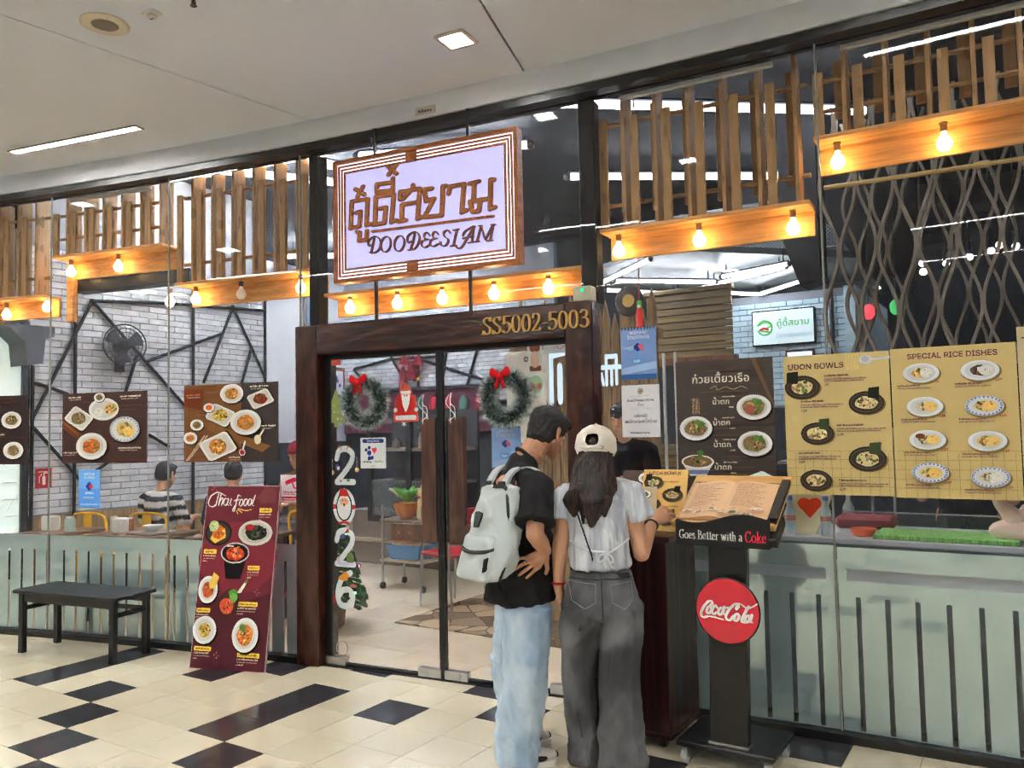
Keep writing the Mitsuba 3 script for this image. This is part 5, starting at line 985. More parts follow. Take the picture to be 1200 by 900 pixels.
add('lower_shelf', bx(-.76, -.22, 3.64, 4.0, .27, .29, .003), 'satin', t, (170, 160, 140)); add('upper_shelf', bx(-.76, -.22, 3.64, 4.0, .66, .68, .003), 'satin', t, (120, 110, 100))
t = thing('basin', 'light blue plastic tub on the lower shelf of the cart', 'tub')
add('tub', fuse([bone((-.66, 3.7, .31), .018, (-.34, 3.7, .31), .018, (-.66, 3.92, .31), .018, (-.34, 3.92, .31), .018, (-.7, 3.68, .42), .012, (-.3, 3.68, .42), .012, (-.7, 3.95, .42), .012, (-.3, 3.95, .42), .012)]) - bone((-.66, 3.72, .34), .01, (-.34, 3.72, .34), .01, (-.66, 3.9, .34), .01, (-.34, 3.9, .34), .01, (-.69, 3.69, .46), .01, (-.31, 3.69, .46), .01, (-.69, 3.94, .46), .01, (-.31, 3.94, .46), .01), 'satin', t, (70, 118, 160), 40)
hc = ruffle(finish(fuse([bone((-.62, 3.8, .43), (.09, .1, .03), (-.36, 3.82, .42), (.08, .1, .03)), bone((-.48, 3.8, .47), (.07, .07, .05), (-.42, 3.82, .52), (.05, .05, .03))]), .016, 4), .02, 14, 2)
add('folded_cloth', hc, 'cloth', None, (176, 148, 122), True, label='beige crumpled cloth heaped on the blue tub', cat='cloth')
t = thing('soup_bowl', 'orange bowl standing on the top shelf of the cart', 'bowl'); add('bowl', lathe([(.05, .68), (.1, .74), (.13, .84), (.122, .84), (.09, .76), (.02, .72)], 24, (-.5, 3.74, 0)), 'gloss', t, (206, 120, 52), 40); add('contents', lathe([(.001, .80), (.115, .80), (.1, .83), (.001, .845)], 20, (-.5, 3.74, 0)), 'satin', t, (214, 180, 90), 40)
t = thing('leaf_garnish', 'large green and white leaves arranged over the orange bowl', 'leaves')
for k in range(7):
    q = .9 * k; c_ = curve([(-.5, 3.76, .84), (-.5 + .08 * math.cos(q), 3.76 + .08 * math.sin(q), .93), (-.5 + .19 * math.cos(q), 3.76 + .16 * math.sin(q), .95 + .02 * (k % 3))], 5)
    add('leaf', tube(c_, .004 + .028 * np.sin(np.linspace(.1, 3, len(c_))), 6), 'satin', t, [(60, 120, 50), (220, 222, 206), (90, 150, 60)][k % 3], True)
t = thing('cat_figure', 'small cream waving figure at the right end of the cart', 'figure')
add('body', finish(fuse([bone((-.3, 3.72, .72), .045, (-.3, 3.72, .86), .035), bone((-.3, 3.71, .93), .035), bone((-.27, 3.70, .85), .014, (-.255, 3.69, 1.02), .014), bone((-.32, 3.71, .965), .01, (-.325, 3.71, .99), .004), bone((-.28, 3.71, .965), .01, (-.275, 3.71, .99), .004)]), .01, 3), 'satin', t, (226, 206, 150), True); add('collar', tube(np.array([(-.3 + .034 * math.cos(q), 3.715 + .034 * math.sin(q), .9) for q in np.arange(14) * math.pi / 7]), .006, 6, True), 'satin', t, (170, 30, 30), True)
def dining_chair(x, y, rot, label):
    t = thing('dining_chair', label, 'chair', 'red chairs with steel legs'); M = fr([x, y, 0], [math.cos(rot), math.sin(rot), 0], [-math.sin(rot), math.cos(rot), 0]); f = lambda m: at(m, M)
    add('seat', f(bx(-.2, .2, -.2, .2, .44, .48, .015)), 'satin', t, (150, 30, 38)); add('backrest', f(bx(-.2, .2, -.215, -.195, .6, .86, .008)), 'satin', t, (150, 30, 38))
    for a in (-1, 1):
        add('rear_leg', f(tube(curve([(a * .19, -.24, 0), (a * .19, -.2, .45), (a * .19, -.215, .86)], 5), .011, 8)), 'steel', t, smooth=True); add('front_leg', f(cyl([a * .19, .19, .44], [a * .19, .22, 0], .011, 8)), 'steel', t, smooth=40)
dining_chair(.32, 3.38, 1.3, 'red chair with steel legs in the gap between the two doors'); dining_chair(.95, 3.75, 2.4, 'red chair with steel legs behind the man with the backpack')
rug = add('patterned_mat', prism(Polygon([(.3, 2.63), (2.5, 2.6), (2.5, 4.2), (.3, 4.2)]), .0005, .009), 'rug_pile', None, None, label='brown mosaic patterned mat on the floor inside the door', cat='mat')

# ---- wooden partition with pointed pickets behind the right door and the notices
t = thing('picket_partition', 'tall partition of pointed wooden pickets behind the right door', 'partition')
for k in range(17):
    x = 1.02 + .078 * k; h = 2.42 + .17 * ((k * 5) % 3) / 2 + .02 * (k % 2); b = .70
    add('picket', at(prism(Polygon([(0, b), (.07, b), (.07, h - .16), (.035, h), (0, h - .16)]), 0, .02), fr([x, 3.32, 0], [1, 0, 0], [0, 0, 1])), 'picket_wood', t)
add('rail', bx(1.0, 2.36, 3.345, 3.375, 1.0, 1.08), 'picket_wood', t); add('rail', bx(1.0, 2.36, 3.345, 3.375, 2.2, 2.28), 'picket_wood', t); add('base', bx(1.0, 2.36, 3.28, 3.36, 0, .70, .006), 'picket_wood', t)
t = thing('white_board', 'tall white hanging board with a ring hole behind the right wreath', 'board'); add('board', bx(.99, 1.40, 3.285, 3.297, 1.42, 2.18, .003), 'satin', t, (240, 243, 238))
add('hole', at(prism(ell(0, 0, .022).difference(ell(0, 0, .012)), 0, .004), fr([1.19, 3.284, 2.11], [1, 0, 0], [0, 0, 1])), 'satin', t, (70, 74, 78))
mat('letter_white', (150, 164, 172), .5)
for strokes, x, z, h, lab in (([[(.05, .82), (.95, .9)], [(.5, 1.02), (.5, .02)], [(.2, .62), (.1, .1), (.0, .02)], [(.8, .62), (.8, .05)]], 1.27, 1.74, .46, 'white cut-out character sign at the right edge of the right door'), ([[(.0, .6), (1.25, .6)], [(.32, 1.), (.32, 0.)], [(.95, 1.), (.95, .02)], [(.0, .35), (.12, .02)], [(.32, .98), (.95, .98)], [(.64, .6), (.64, .0)]], 1.87, 1.87, .22, 'white cut-out character sign right of the door frame')):
    add('letter_sign', at(prism(affinity.scale(pen(strokes, .17), h * .62, h, origin=(0, 0)), 0, .02), fr([x, 3.315, z], [1, 0, 0], [0, 0, 1])), 'letter_white', None, None, emit=(.13, .17, .2), label=lab, cat='sign')
t = thing('lantern', 'small red and green paper tassel hanging left of the calendar', 'tassel'); LX = np.array([2.62, 2.35, 0])
add('cord', bar(LX + [0, 0, 2.33], LX + [0, 0, 4.31], .004), 'satin', t, (150, 40, 40)); add('tassel', lathe([(.006, 2.12), (.024, 2.14), (.022, 2.27), (.008, 2.3)], 10, LX), 'satin', t, (196, 40, 30), 40); add('knot', bx(LX[0] - .015, LX[0] + .015, LX[1] - .01, LX[1] + .01, 2.28, 2.34, .004), 'satin', t, (60, 160, 60)); add('bead', ball(LX + [0, 0, 2.3], .016, 1), 'satin', t, (230, 224, 210))
t = thing('wall_clock', 'round dark clock face hung at the top of the picket partition', 'clock'); add('case', at(lathe([(.0, 0), (.11, .0), (.12, .02), (.1, .035)], 28), fr([2.13, 3.3, 2.5], [1, 0, 0], [0, 0, 1])), 'satin', t, (44, 36, 30), 40); add('dial', at(lathe([(.05, .036), (.05, .04), (.001, .04)], 20), fr([2.13, 3.3, 2.5], [1, 0, 0], [0, 0, 1])), 'satin', t, (206, 176, 100))

# ---- plank wall, brick wall with the screen, shelves
t = thing('plank_screen', 'screen of wide horizontal brown boards left of the pale brick wall', 'plank wall')
for k in range(9): add('board', bx(1.7, 2.5, 4.62 - .004 * (k % 2), 4.65, 2.15 + .066 * k, 2.208 + .066 * k, .003), 'plank_wood', t)
add('top_rail', bx(1.68, 2.52, 4.58, 4.66, 2.74, 2.78, .004), 'plank_wood', t); add('bottom_rail', bx(1.1, 2.54, 4.56, 4.66, 2.08, 2.15, .004), 'handle_wood', t)
add('upright', bx(1.12, 1.18, 4.6, 4.66, 0, 2.08), 'handle_wood', t); add('upright', bx(2.46, 2.52, 4.6, 4.66, 0, 2.08), 'handle_wood', t)
for k in range(8): add('lower_board', bx(1.7, 2.5, 4.63 - .004 * (k % 2), 4.66, .5 + .11 * k, .602 + .11 * k, .003), 'plank_wood', t)
t = thing('menu_screen', 'lit screen with a green logo and Thai shop name on the pale brick wall', 'screen'); add('case', bx(2.30, 2.92, 5.92, 5.985, 2.33, 2.69, .006), 'black_metal', t)
add('panel', bx(2.312, 2.908, 5.915, 5.92, 2.342, 2.678), 'letter_white', t, emit=(.10, .125, .122)); a = Art()
lg = ell(.12, .17, .08).difference(ell(.12, .17, .066)); a.poly(lg.difference(sbox(.03, .15, .1, .2)), (70, 160, 80)).poly(affinity.translate(pen([curve([(-.07, .03), (0, .055), (.07, .03), (.03, .0), (-.05, -.02), (.06, -.05)], 6)], .018), .12, .17), (90, 170, 80)).poly(pen([curve([(.075, .15), (.11, .165), (.15, .15)], 5)], .022), (210, 60, 50))
a.thai('ดู๋ดี๋สยาม', .235, .175, .052, (70, 160, 80)); a.text('Doodeesiam', .225, .06, .045, (120, 150, 165), slant=.25, sx=.95)
add('print', at(a.mesh(), fr([2.312, 5.914, 2.342], [1, 0, 0], [0, 0, 1])), 'paint', t)
t = thing('small_screen', 'small lit screen in a dark frame under the logo screen', 'screen'); add('case', bx(2.62, 2.9, 5.94, 5.985, 1.95, 2.27, .005), 'satin', t, (70, 40, 40)); add('panel', bx(2.64, 2.88, 5.935, 5.94, 1.97, 2.25), 'letter_white', t, emit=(.17, .18, .28)); a = Art().rect(.05, .13, .2, .2, (70, 90, 150)).words(.04, .07, .16, .02, (60, 70, 120), 2); add('print', at(a.mesh(), fr([2.64, 5.934, 1.97], [1, 0, 0], [0, 0, 1])), 'paint', t)
struct('wall_corner', bx(3.2, 3.3, 5.9, 8.0, 0, 2.86), 'brick_blue'); struct('trim_pipe', cyl([3.08, 5.93, 0], [3.08, 5.93, 2.86], .022), 'black_metal')
# sloping grey canopy, upper floor with its mesh balustrade
add('canopy', trimesh.convex.convex_hull(np.array([(1.0, 4.5, 2.97), (2.2, 3.75, 2.97), (3.5, 5.0, 2.94), (3.45, 6.2, 2.94), (1.0, 6.2, 2.97), (1.0, 4.5, 3.02), (2.2, 3.75, 3.02), (3.5, 5.0, 3.0), (3.45, 6.2, 3.0), (1.0, 6.2, 3.02)])), 'satin', None, (70, 74, 72), label='grey sloping canopy with zigzag lights under the upper floor', cat='canopy')
t = thing('balustrade', 'white steel balustrade with diamond mesh on the upper floor', 'balustrade')
for x in (1.3, 1.85, 2.4, 2.95, 3.42): add('post', cyl([x, 5.2, 3.06], [x, 5.2, 3.62], .02, 10), 'satin', t, (196, 204, 214), 40)
for z in (3.1, 3.6): add('rail', cyl([1.3, 5.2, z], [3.42, 5.2, z], .018, 10), 'satin', t, (196, 204, 214), 40)
for x in (1.3, 1.85, 2.4, 2.95):
    w = unary_union([LineString([(k * .035, 0), (k * .035 + .5, .5)]).buffer(.0025) for k in range(-15, 17)] + [LineString([(k * .035, .5), (k * .035 + .5, 0)]).buffer(.0025) for k in range(-15, 17)]).intersection(sbox(.02, 0, min(.53, 3.42 - x - .02), .48))
    add('mesh_panel', at(prism(w, 0, .004), fr([x, 5.2, 3.11], [1, 0, 0], [0, 0, 1])), 'satin', t, (170, 180, 188), kind='stuff')
struct('floor_upper', bx(.9, 3.6, 5.15, 8.0, 2.98 + .06, 3.1), 'satin', col=(96, 100, 104)); add('panelling', bx(1.0, 3.5, 5.6, 5.64, 3.1, 3.42), 'satin', 'floor_upper', (104, 110, 116))
t = thing('notice_board', 'white board with red lines on the wall of the upper floor', 'notice board'); add('board', bx(2.15, 2.72, 6.48, 6.5, 3.3, 3.85, .004), 'satin', t, (196, 196, 204)); struct('wall_upper', bx(2.0, 3.6, 6.5, 6.55, 3.1, 4.3), 'dark_wall')
a = Art()
for k in range(9): a.words(.04 + .27 * (k % 2), .06 + .11 * (k // 2), .22, .04, (150, 60, 70), k)
add('print', at(a.mesh(), fr([2.15, 6.479, 3.3], [1, 0, 0], [0, 0, 1])), 'paint', t)
add('dark_column', trimesh.convex.convex_hull(np.array([(3.0, 4.4, 3.1), (3.3, 4.4, 3.1), (3.14, 4.4, 2.66), (3.3, 4.4, 2.7), (3.0, 4.7, 3.1), (3.3, 4.7, 3.1), (3.14, 4.7, 2.66), (3.3, 4.7, 2.7), (3.0, 4.4, 4.3), (3.3, 4.4, 4.3), (3.0, 4.7, 4.3), (3.3, 4.7, 4.3)])), 'dark_wall', None, label='dark tapering column end under the ceiling left of the right joint', cat='column')
add('stair_soffit', at(prism(Polygon([(3.28, 4.3), (3.24, 3.3), (3.74, 2.55), (3.74, 2.05), (3.9, 2.05), (4.0, 4.3)]), -.12, 0), fr([0, 4.95, 0], [1, 0, 0], [0, 0, 1])), 'dark_wall', None, label='dark slanting stair underside behind the wavy screen', cat='stair')
tws = [thing('wavy_screen', 'screen of wavy grey brown metal strips at the right, nearer one', 'metal screen'), thing('wavy_screen', 'thinner wavy metal screen behind the nearer one at the right', 'metal screen')]
for k in range(22):
    t = tws[k // 11]; yo = (0, .42)[k // 11]; s = 1 if k % 2 else -1; zz = np.linspace(1.95, 4.0, 42); xx = (3.42 + .135 * k if k < 11 else 3.5 + .11 * (k - 11)) + s * (.062, .05)[k // 11] * np.sin((zz - 2.1 + .2 * (k // 11)) * 2 * math.pi / (1.02, .8)[k // 11] + .25 * math.sin(k * 2.3))
    dx = np.gradient(xx, zz); w = .011; v = []
    for x, z, d in zip(xx, zz, dx):
        nx, nz = 1 / math.hypot(1, d), -d / math.hypot(1, d)
        for a_, b_ in ((-1, 0), (1, 0), (1, .07), (-1, .07)): v.append((x + a_ * w * nx, 4.2 + yo + b_, z + a_ * w * nz))
    f = [[i * 4 + j, i * 4 + (j + 1) % 4, i * 4 + 4 + (j + 1) % 4] for i in range(41) for j in range(4)] + [[i * 4 + j, i * 4 + 4 + (j + 1) % 4, i * 4 + 4 + j] for i in range(41) for j in range(4)] + [[0, 2, 1], [0, 3, 2], [164, 165, 166], [164, 166, 167]]
    m = trimesh.Trimesh(np.array(v), f, process=False); m.fix_normals(); add('strip', m, 'satin', t, (112, 102, 88))
t = thing('brass_pipe', 'long brass coloured pipe across the top of the wavy screen', 'pipe'); add('pipe', cyl([3.42, 4.08, 3.34], [5.4, 4.08, 3.30], .018, 12), 'satin', t, (186, 152, 92), 40); add('coupling', cyl([4.42, 4.08, 3.32], [4.52, 4.08, 3.318], .026, 12), 'satin', t, (196, 160, 100), 40)
# ---- lights of the shop
def tube_lamp(p, q, label, group, r=.016, k=7., col=COOL):
    t = thing('tube_light', label, 'tube light', group); p, q = np.array(p, float), np.array(q, float); add('tube', cyl(p, q, r, 8), 'tube_glass', t, emit=col * k)
    add('holder', cat(cyl(p + [0, 0, r * 1.2], q + [0, 0, r * 1.2], r * .6, 6), ball(p, r * 1.3, 1), ball(q, r * 1.3, 1)), 'satin', t, (40, 42, 46))
    for e in (p + (q - p) * .08, q + (p - q) * .08): add('hanger', cyl(e + [0, 0, r], [e[0], e[1], 4.31 if p[2] > 3.5 else 2.975], .006, 6), 'satin', t, (40, 42, 46))
zg = 'zigzag tube lights under the canopy'
zz = sorted((((1.2, 4.46), (2.2, 3.55)), ((1.55, 4.25), (2.28, 4.9)), ((1.27, 4.64), (1.75, 5.35)), ((1.69, 5.36), (2.36, 4.95)), ((1.89, 5.26), (2.42, 5.93)), ((2.40, 4.68), (3.05, 4.45)), ((2.15, 5.06), (3.0, 4.55)), ((2.4, 5.9), (3.1, 5.2))), key=lambda e: e[0][0] + e[1][0])
for k, (p, q) in enumerate(zz): tube_lamp((*p, 2.86), (*q, 2.86), f'white zigzag tube light under the grey canopy, {ORD[k] if k < 7 else ORD[8]}', zg, .018, 7)
tube_lamp((1.6, 2.75, 4.0), (3.7, 4.45, 4.0), 'long white strip light high behind the right slat screen, nearer one', None, .035, 9)
tube_lamp((.8, 4.8, 4.1), (2.9, 6.3, 4.1), 'long white strip light high behind the right slat screen, farther one', None, .035, 9)
tube_lamp((-2.3, 1.9, 4.1), (-1.2, 3.6, 4.1), 'long white strip light high behind the left slat screens', None, .035, 130)
tube_lamp((-.9, 1.85, 4.0), (-.5, 3.6, 4.0), 'long white strip light facing the left brick wall', None, .035, 165)
tube_lamp((-4.4, 5.6, 4.1), (-2.4, 7.0, 4.1), 'long white strip light near the rear brick wall', None, .035, 130)
tube_lamp((-.6, 3.2, 4.15), (.9, 3.9, 4.15), 'long white strip light in the ceiling behind the door', None, .035, 30)
tube_lamp((3.4, 3.0, 4.15), (5.0, 3.0, 4.15), 'long white strip light above the cook', None, .03, 5)
rd = [(3.56, 3.28), (3.75, 3.25), (3.98, 3.22), (4.2, 3.26), (4.4, 3.3), (4.62, 3.32), (4.85, 3.36), (3.45, 3.12), (3.3, 3.05)]
for k, (x, z) in enumerate(rd):
    t = thing('spot_lamp', f'small bright lamp of the row deep inside at the right, {ORD[sorted(rd).index((x, z))]}', 'lamp', 'row of lamps deep inside at the right'); add('lens', ball((x, 7.4, z), .035, 1), 'tube_glass', t, emit=COOL * 9); add('case', cyl((x, 7.4, z + .03), (x, 7.4, z + .16), .03, 8), 'satin', t, (30, 30, 32)); add('stem', cyl((x, 7.4, z + .15), (x, 7.4, 4.31), .008, 6), 'satin', t, (30, 30, 32))
for k, (x, z) in enumerate(((3.38, 3.0), (3.93, 2.86), (4.52, 3.02))):
    t = thing('pendant_bulb', 'warm bare bulb hanging behind the wavy screen, ' + ('leftmost', 'middle', 'rightmost')[k], 'light bulb', 'warm bulbs behind the wavy screen'); add('glass', ball((x, 5.6, z), .032, 2), 'bulb_glass', t, None, True, emit=(5, 3.4, 1.8)); add('cord', bar((x, 5.6, z + .03), (x, 5.6, 4.3), .005), 'satin', t, (30, 28, 26))
for k, (x, z, cl, w) in enumerate(((3.62, 2.42, (226, 70, 76), 'red'), (3.82, 2.44, (50, 150, 80), 'green'))):
    t = thing('paper_lantern', f'small {w} lantern hanging above the rice dishes poster', 'lantern'); add('shade', lathe([(.02, z - .06), (.045, z - .03), (.045, z + .03), (.02, z + .06)], 14, (x, 4.6, 0)), 'satin', t, cl, 40, emit=lin(cl) * .35); add('cord', bar((x, 4.6, z + .06), (x, 4.6, 4.3), .004), 'satin', t, (40, 40, 40))

# ---- serving counter behind the right panes
t = thing('counter', 'long grey serving counter behind the right glass panes', 'counter'); CY = 1.93
add('body', bx(2.75, 5.3, 1.98, 2.5, .04, .93, .006), 'satin', t, (120, 128, 132)); add('worktop', bx(2.72, 5.32, CY, 2.55, .93, .962, .006), 'satin', t, (150, 158, 164)); add('shelf_front', bx(2.8, 5.3, 1.93, 1.975, .73, .85, .004), 'satin', t, (206, 210, 212))
add('grass_strip', bx(4.0, 4.62, 1.945, 2.25, .962, .985, .004), 'turf', None, None, label='strip of green artificial grass on the counter at the right', cat='artificial grass')
t = thing('sneeze_guard', 'low glass guard with a metal top edge along the counter', 'glass guard'); v = np.array([[3.8, 2.3, .962], [5.2, 2.3, .962], [5.2, 2.3, 1.06], [3.8, 2.3, 1.06]]); add('pane', trimesh.Trimesh(v, [[0, 1, 2], [0, 2, 3]], process=False), 'clear_glass', t); add('edge', bx(3.8, 5.2, 2.296, 2.304, 1.055, 1.063), 'steel', t)
def water_bottle(x, y, label):
    t = thing('water_bottle', label, 'bottle'); z = .962; add('bottle', lathe([(.022, z), (.027, z + .01), (.027, z + .05), (.024, z + .06), (.027, z + .07), (.027, z + .12), (.013, z + .165), (.012, z + .18)], 18, (x, y, 0)), 'gloss', t, (176, 196, 204), 40); add('cap', lathe([(.015, z + .178), (.016, z + .2), (.01, z + .202)], 14, (x, y, 0)), 'satin', t, (96, 130, 196), 40); add('label_band', lathe([(.0276, z + .075), (.0276, z + .1)], 18, (x, y, 0)), 'satin', t, (176, 120, 100))
water_bottle(3.60, 1.975, 'water bottle with a blue cap left of the right glass joint'); water_bottle(3.775, 1.99, 'water bottle with a blue cap against the right glass joint')
t = thing('vegetable_bag', 'printed paper bag of vegetables with a red heart beside the menu stand', 'bag'); VM = fr([3.62, 2.04, .962], [.98, .2, 0], [-.05, .3, .95]) @ np.diag([1.15, 1.12, 1.1, 1.])
add('paper', at(prism(Polygon([(-.12, 0), (.08, 0), (.16, .2), (.12, .24), (.06, .19), (.0, .25), (-.04, .18), (-.1, .2)]), -.05, 0), VM), 'satin', t, (206, 202, 166)); a = Art()
a.poly(affinity.translate(unary_union([ell(-.024, .016, .028), ell(.024, .016, .028), Polygon([(-.05, .008), (.05, .008), (0, -.056)])]), .055, .125), (216, 70, 44)).blob(-.06, .06, .03, (90, 150, 70), 3).blob(-.07, .12, .03, (226, 206, 90), 5).blob(-.08, .02, .025, (206, 60, 40), 7); add('print', at(a.mesh(), VM), 'paint', t)
for k in range(6): add('leaf', at(finish(bone((-.02 + .03 * k * .6, .2, -.02), .012, (-.05 + .035 * k, .245 + .01 * (k % 2), -.02), .022), .012, 2), VM), 'satin', t, (44 + 12 * (k % 2), 130 + 10 * (k % 3), 56), True)
t = thing('food_tub', 'shallow orange plastic tub on the counter by the glass joint', 'tub'); add('tub', lathe([(.045, .962), (.06, 1.0), (.064, 1.0), (.05, .966)], 20, (3.94, 2.06, 0)), 'satin', t, (214, 92, 50), 40)
bm = fuse([bone((4.58, 2.06, 1.02), (.09, .07, .055), (4.68, 2.06, 1.03), (.09, .07, .06)), bone((4.6, 2.05, 1.08), (.05, .05, .04), (4.53, 2.04, 1.17), (.025, .025, .02)), bone((4.66, 2.06, 1.08), .06, (4.7, 2.05, 1.16), .035)]).trim_by_plane([0, 0, 1], .985)
add('plastic_bag', ruffle(finish(bm, .012, 4), .012, 16, 4), 'satin', None, (214, 192, 178), True, label='knotted pale plastic bag of goods at the right end of the grass strip', cat='plastic bag')
t = thing('kitchen_shelf', 'steel kitchen rack with bottles behind the counter', 'rack')
for x in (3.86, 3.98): add('post', cyl([x, 2.9, 0], [x, 2.9, 1.5], .012), 'steel', t)
add('shelf', bx(3.3, 4.0, 2.9, 3.2, .86, .88), 'steel', t); add('shelf', bx(3.3, 4.0, 2.9, 3.2, 1.28, 1.3), 'steel', t)
for k, (x, h, cl, w) in enumerate(((3.42, .2, (150, 160, 166), 'clear'), (3.55, .16, (60, 40, 30), 'brown'), (3.7, .22, (166, 176, 180), 'tall clear'))): item('bottle', lathe([(.035, .88), (.035, .88 + h * .6), (.014, .88 + h * .8), (.014, .88 + h)], 12, (x, 3.0, 0)), cl, f'{w} bottle on the kitchen rack behind the counter', 'bottle')
add('warmer_box', bx(3.75, 4.05, 2.32, 2.5, .962, 1.03, .02), 'satin', None, (96, 26, 32), label='dark red appliance lid on the counter under the noodle posters', cat='appliance')
gl = fuse(hand_parts((3.66, 2.44, 1.06), [(3.68, 2.4, 1.01), (3.66, 2.4, 1.0), (3.64, 2.4, 1.0), (3.625, 2.4, 1.005)], [(3.705, 2.38, .985), (3.68, 2.37, .98), (3.65, 2.37, .98), (3.62, 2.38, .985)], [(3.69, 2.42, 1.04), (3.71, 2.41, 1.02), (3.72, 2.4, 1.0)], .011) + [bone((3.66, 2.44, 1.06), .028, (3.62, 2.52, 1.12), .03)])
add('rubber_glove', finish(gl, .008, 3), 'satin', None, (70, 120, 186), True, label='blue rubber glove over the counter under the udon poster', cat='glove')
add('dark_lintel', at(bx(-.62, .62, 2.76, 2.86, -.5, -.36, .004), fac(-1.4, 0, 0)), 'black_metal', None, label='dark lintel beam under the raised left slat screen', cat='beam')
for x, w in ((2.40, 'left'), (2.49, 'right')): add('steel_pole', cyl([x, 3.27, 0], [x, 3.27, 2.08], .012), 'satin', None, (206, 210, 212), 40, label=f'{w} one of two slim steel poles beside the noodle poster', cat='pole')
struct('wall_kitchen', bx(2.9, 7.4, 4.96, 5.0, 0, 2.05), 'dark_wall')

# ================================================================== POSTERS AND STICKERS ON THE GLASS
OUT = .012          # outer face of the glass, offset behind the plan curve
def poster(x0, x1, z0, z1, base, label, cat_, art, thick=.003, off=OUT, name='poster', sq=1.):
    M = fac((x0 + x1) / 2, z0, off); w = (x1 - x0) / M[0, 0]; M = M @ np.array([[1, 0, 0, -w / 2], [0, 1, 0, 0], [0, 0, 1, .0], [0, 0, 0, 1.]])
    t = thing(name, label, cat_); add('sheet', at(bx(0, w, 0, z1 - z0, 0, thick), M), 'satin', t, base)
    a = Art(); art(a, w, (z1 - z0) / sq); add('print', at(a.mesh(), M @ np.array([[1, 0, 0, 0], [0, sq, 0, 0], [0, 0, 1, thick], [0, 0, 0, 1.]])), 'paint', t); return t
FRY = [(190, 120, 60), (214, 150, 84), (150, 84, 40), (228, 190, 120), (110, 130, 60)]
CURRY = [(196, 104, 50), (214, 140, 80), (170, 60, 40), (230, 196, 150), (90, 120, 60)]
RICE = [(214, 178, 110), (196, 140, 80), (120, 90, 50), (226, 206, 160), (90, 120, 60)]
PALE = [(206, 190, 160), (170, 150, 120), (120, 100, 70), (226, 216, 196), (80, 110, 60)]
DARKF = [(60, 56, 50), (84, 76, 66), (40, 38, 36), (110, 96, 80), (140, 60, 50)]
HERB = [(120, 96, 66), (90, 116, 60), (150, 120, 84), (60, 90, 44), (190, 160, 120)]
def wood_bg(a, w, h, cols, seed, n=6):
    g = random.Random(seed)
    for k in range(n * 6):
        y = g.uniform(0, h); l = g.uniform(.1, .6) * w; x = g.uniform(0, w - l); a.rect(x, y, x + l, y + g.uniform(.002, .01), g.choice(cols))
def wtext(a, x, y, w, seed, col=(226, 218, 206)):
    a.words(x, y, w, .021, col, seed); a.words(x + .01, y - .024, w * .8, .013, (186, 174, 160), seed + 1)
def squareplate(a, cx, cy, r, rot, pal, seed):
    a.poly(turn(rrect(cx - r * 1.04, cy - r * .84, cx + r * 1.1, cy + r * .8, r * .2), rot, (cx, cy)), (36, 24, 20)); a.poly(turn(rrect(cx - r, cy - r * .8, cx + r, cy + r * .8, r * .25), rot, (cx, cy)), (226, 224, 218)); a.poly(turn(rrect(cx - r * .85, cy - r * .66, cx + r * .85, cy + r * .66, r * .2), rot, (cx, cy)), (206, 202, 194)); a.food(cx, cy, r * .62, pal, seed)
def artA(a, w, h):
    wood_bg(a, w, h, [(66, 40, 32), (44, 28, 24)], 1); wtext(a, w * .2, h * .86, .2, 1); a.plate(w * .72, h * .64, .105, HERB, 2); wtext(a, w * .3, h * .42, .18, 3); a.plate(w * .76, h * .2, .105, HERB, 4); a.plate(w * .2, h * .55, .1, CURRY, 5)
def artB(a, w, h):
    wood_bg(a, w, h, [(72, 40, 34), (50, 30, 26), (84, 50, 36)], 2); a.poly(Polygon([(0, h * .7), (w * .34, h * .3), (w * .3, h * .24), (0, h * .5)]), (96, 56, 38)).poly(Polygon([(0, h * .62), (w * .2, h * .42), (w * .19, h * .4), (0, h * .58)]), (130, 84, 50))
    squareplate(a, w * .2, h * .64, .125, -38, HERB, 3); a.poly(ell(w * .5, h * .76, .15, .13), (228, 226, 220)).poly(ell(w * .5, h * .76, .12, .1), (206, 202, 194)); a.food(w * .44, h * .72, .05, [(224, 222, 210), (206, 200, 184)], 4, 10).food(w * .58, h * .76, .07, RICE, 5); a.plate(w * .45, h * .93, .055, HERB, 6)
    a.plate(w * .36, h * .24, .155, CURRY, 7); a.plate(w * .75, h * .47, .145, RICE, 8, blue=True); a.food(w * .80, h * .43, .06, [(226, 190, 100), (214, 170, 80)], 9, 12)
    wtext(a, w * .08, h * .93, .15, 10); wtext(a, w * .7, h * .92, .2, 11); wtext(a, w * .68, h * .2, .22, 12); wtext(a, w * .02, h * .14, .14, 13)
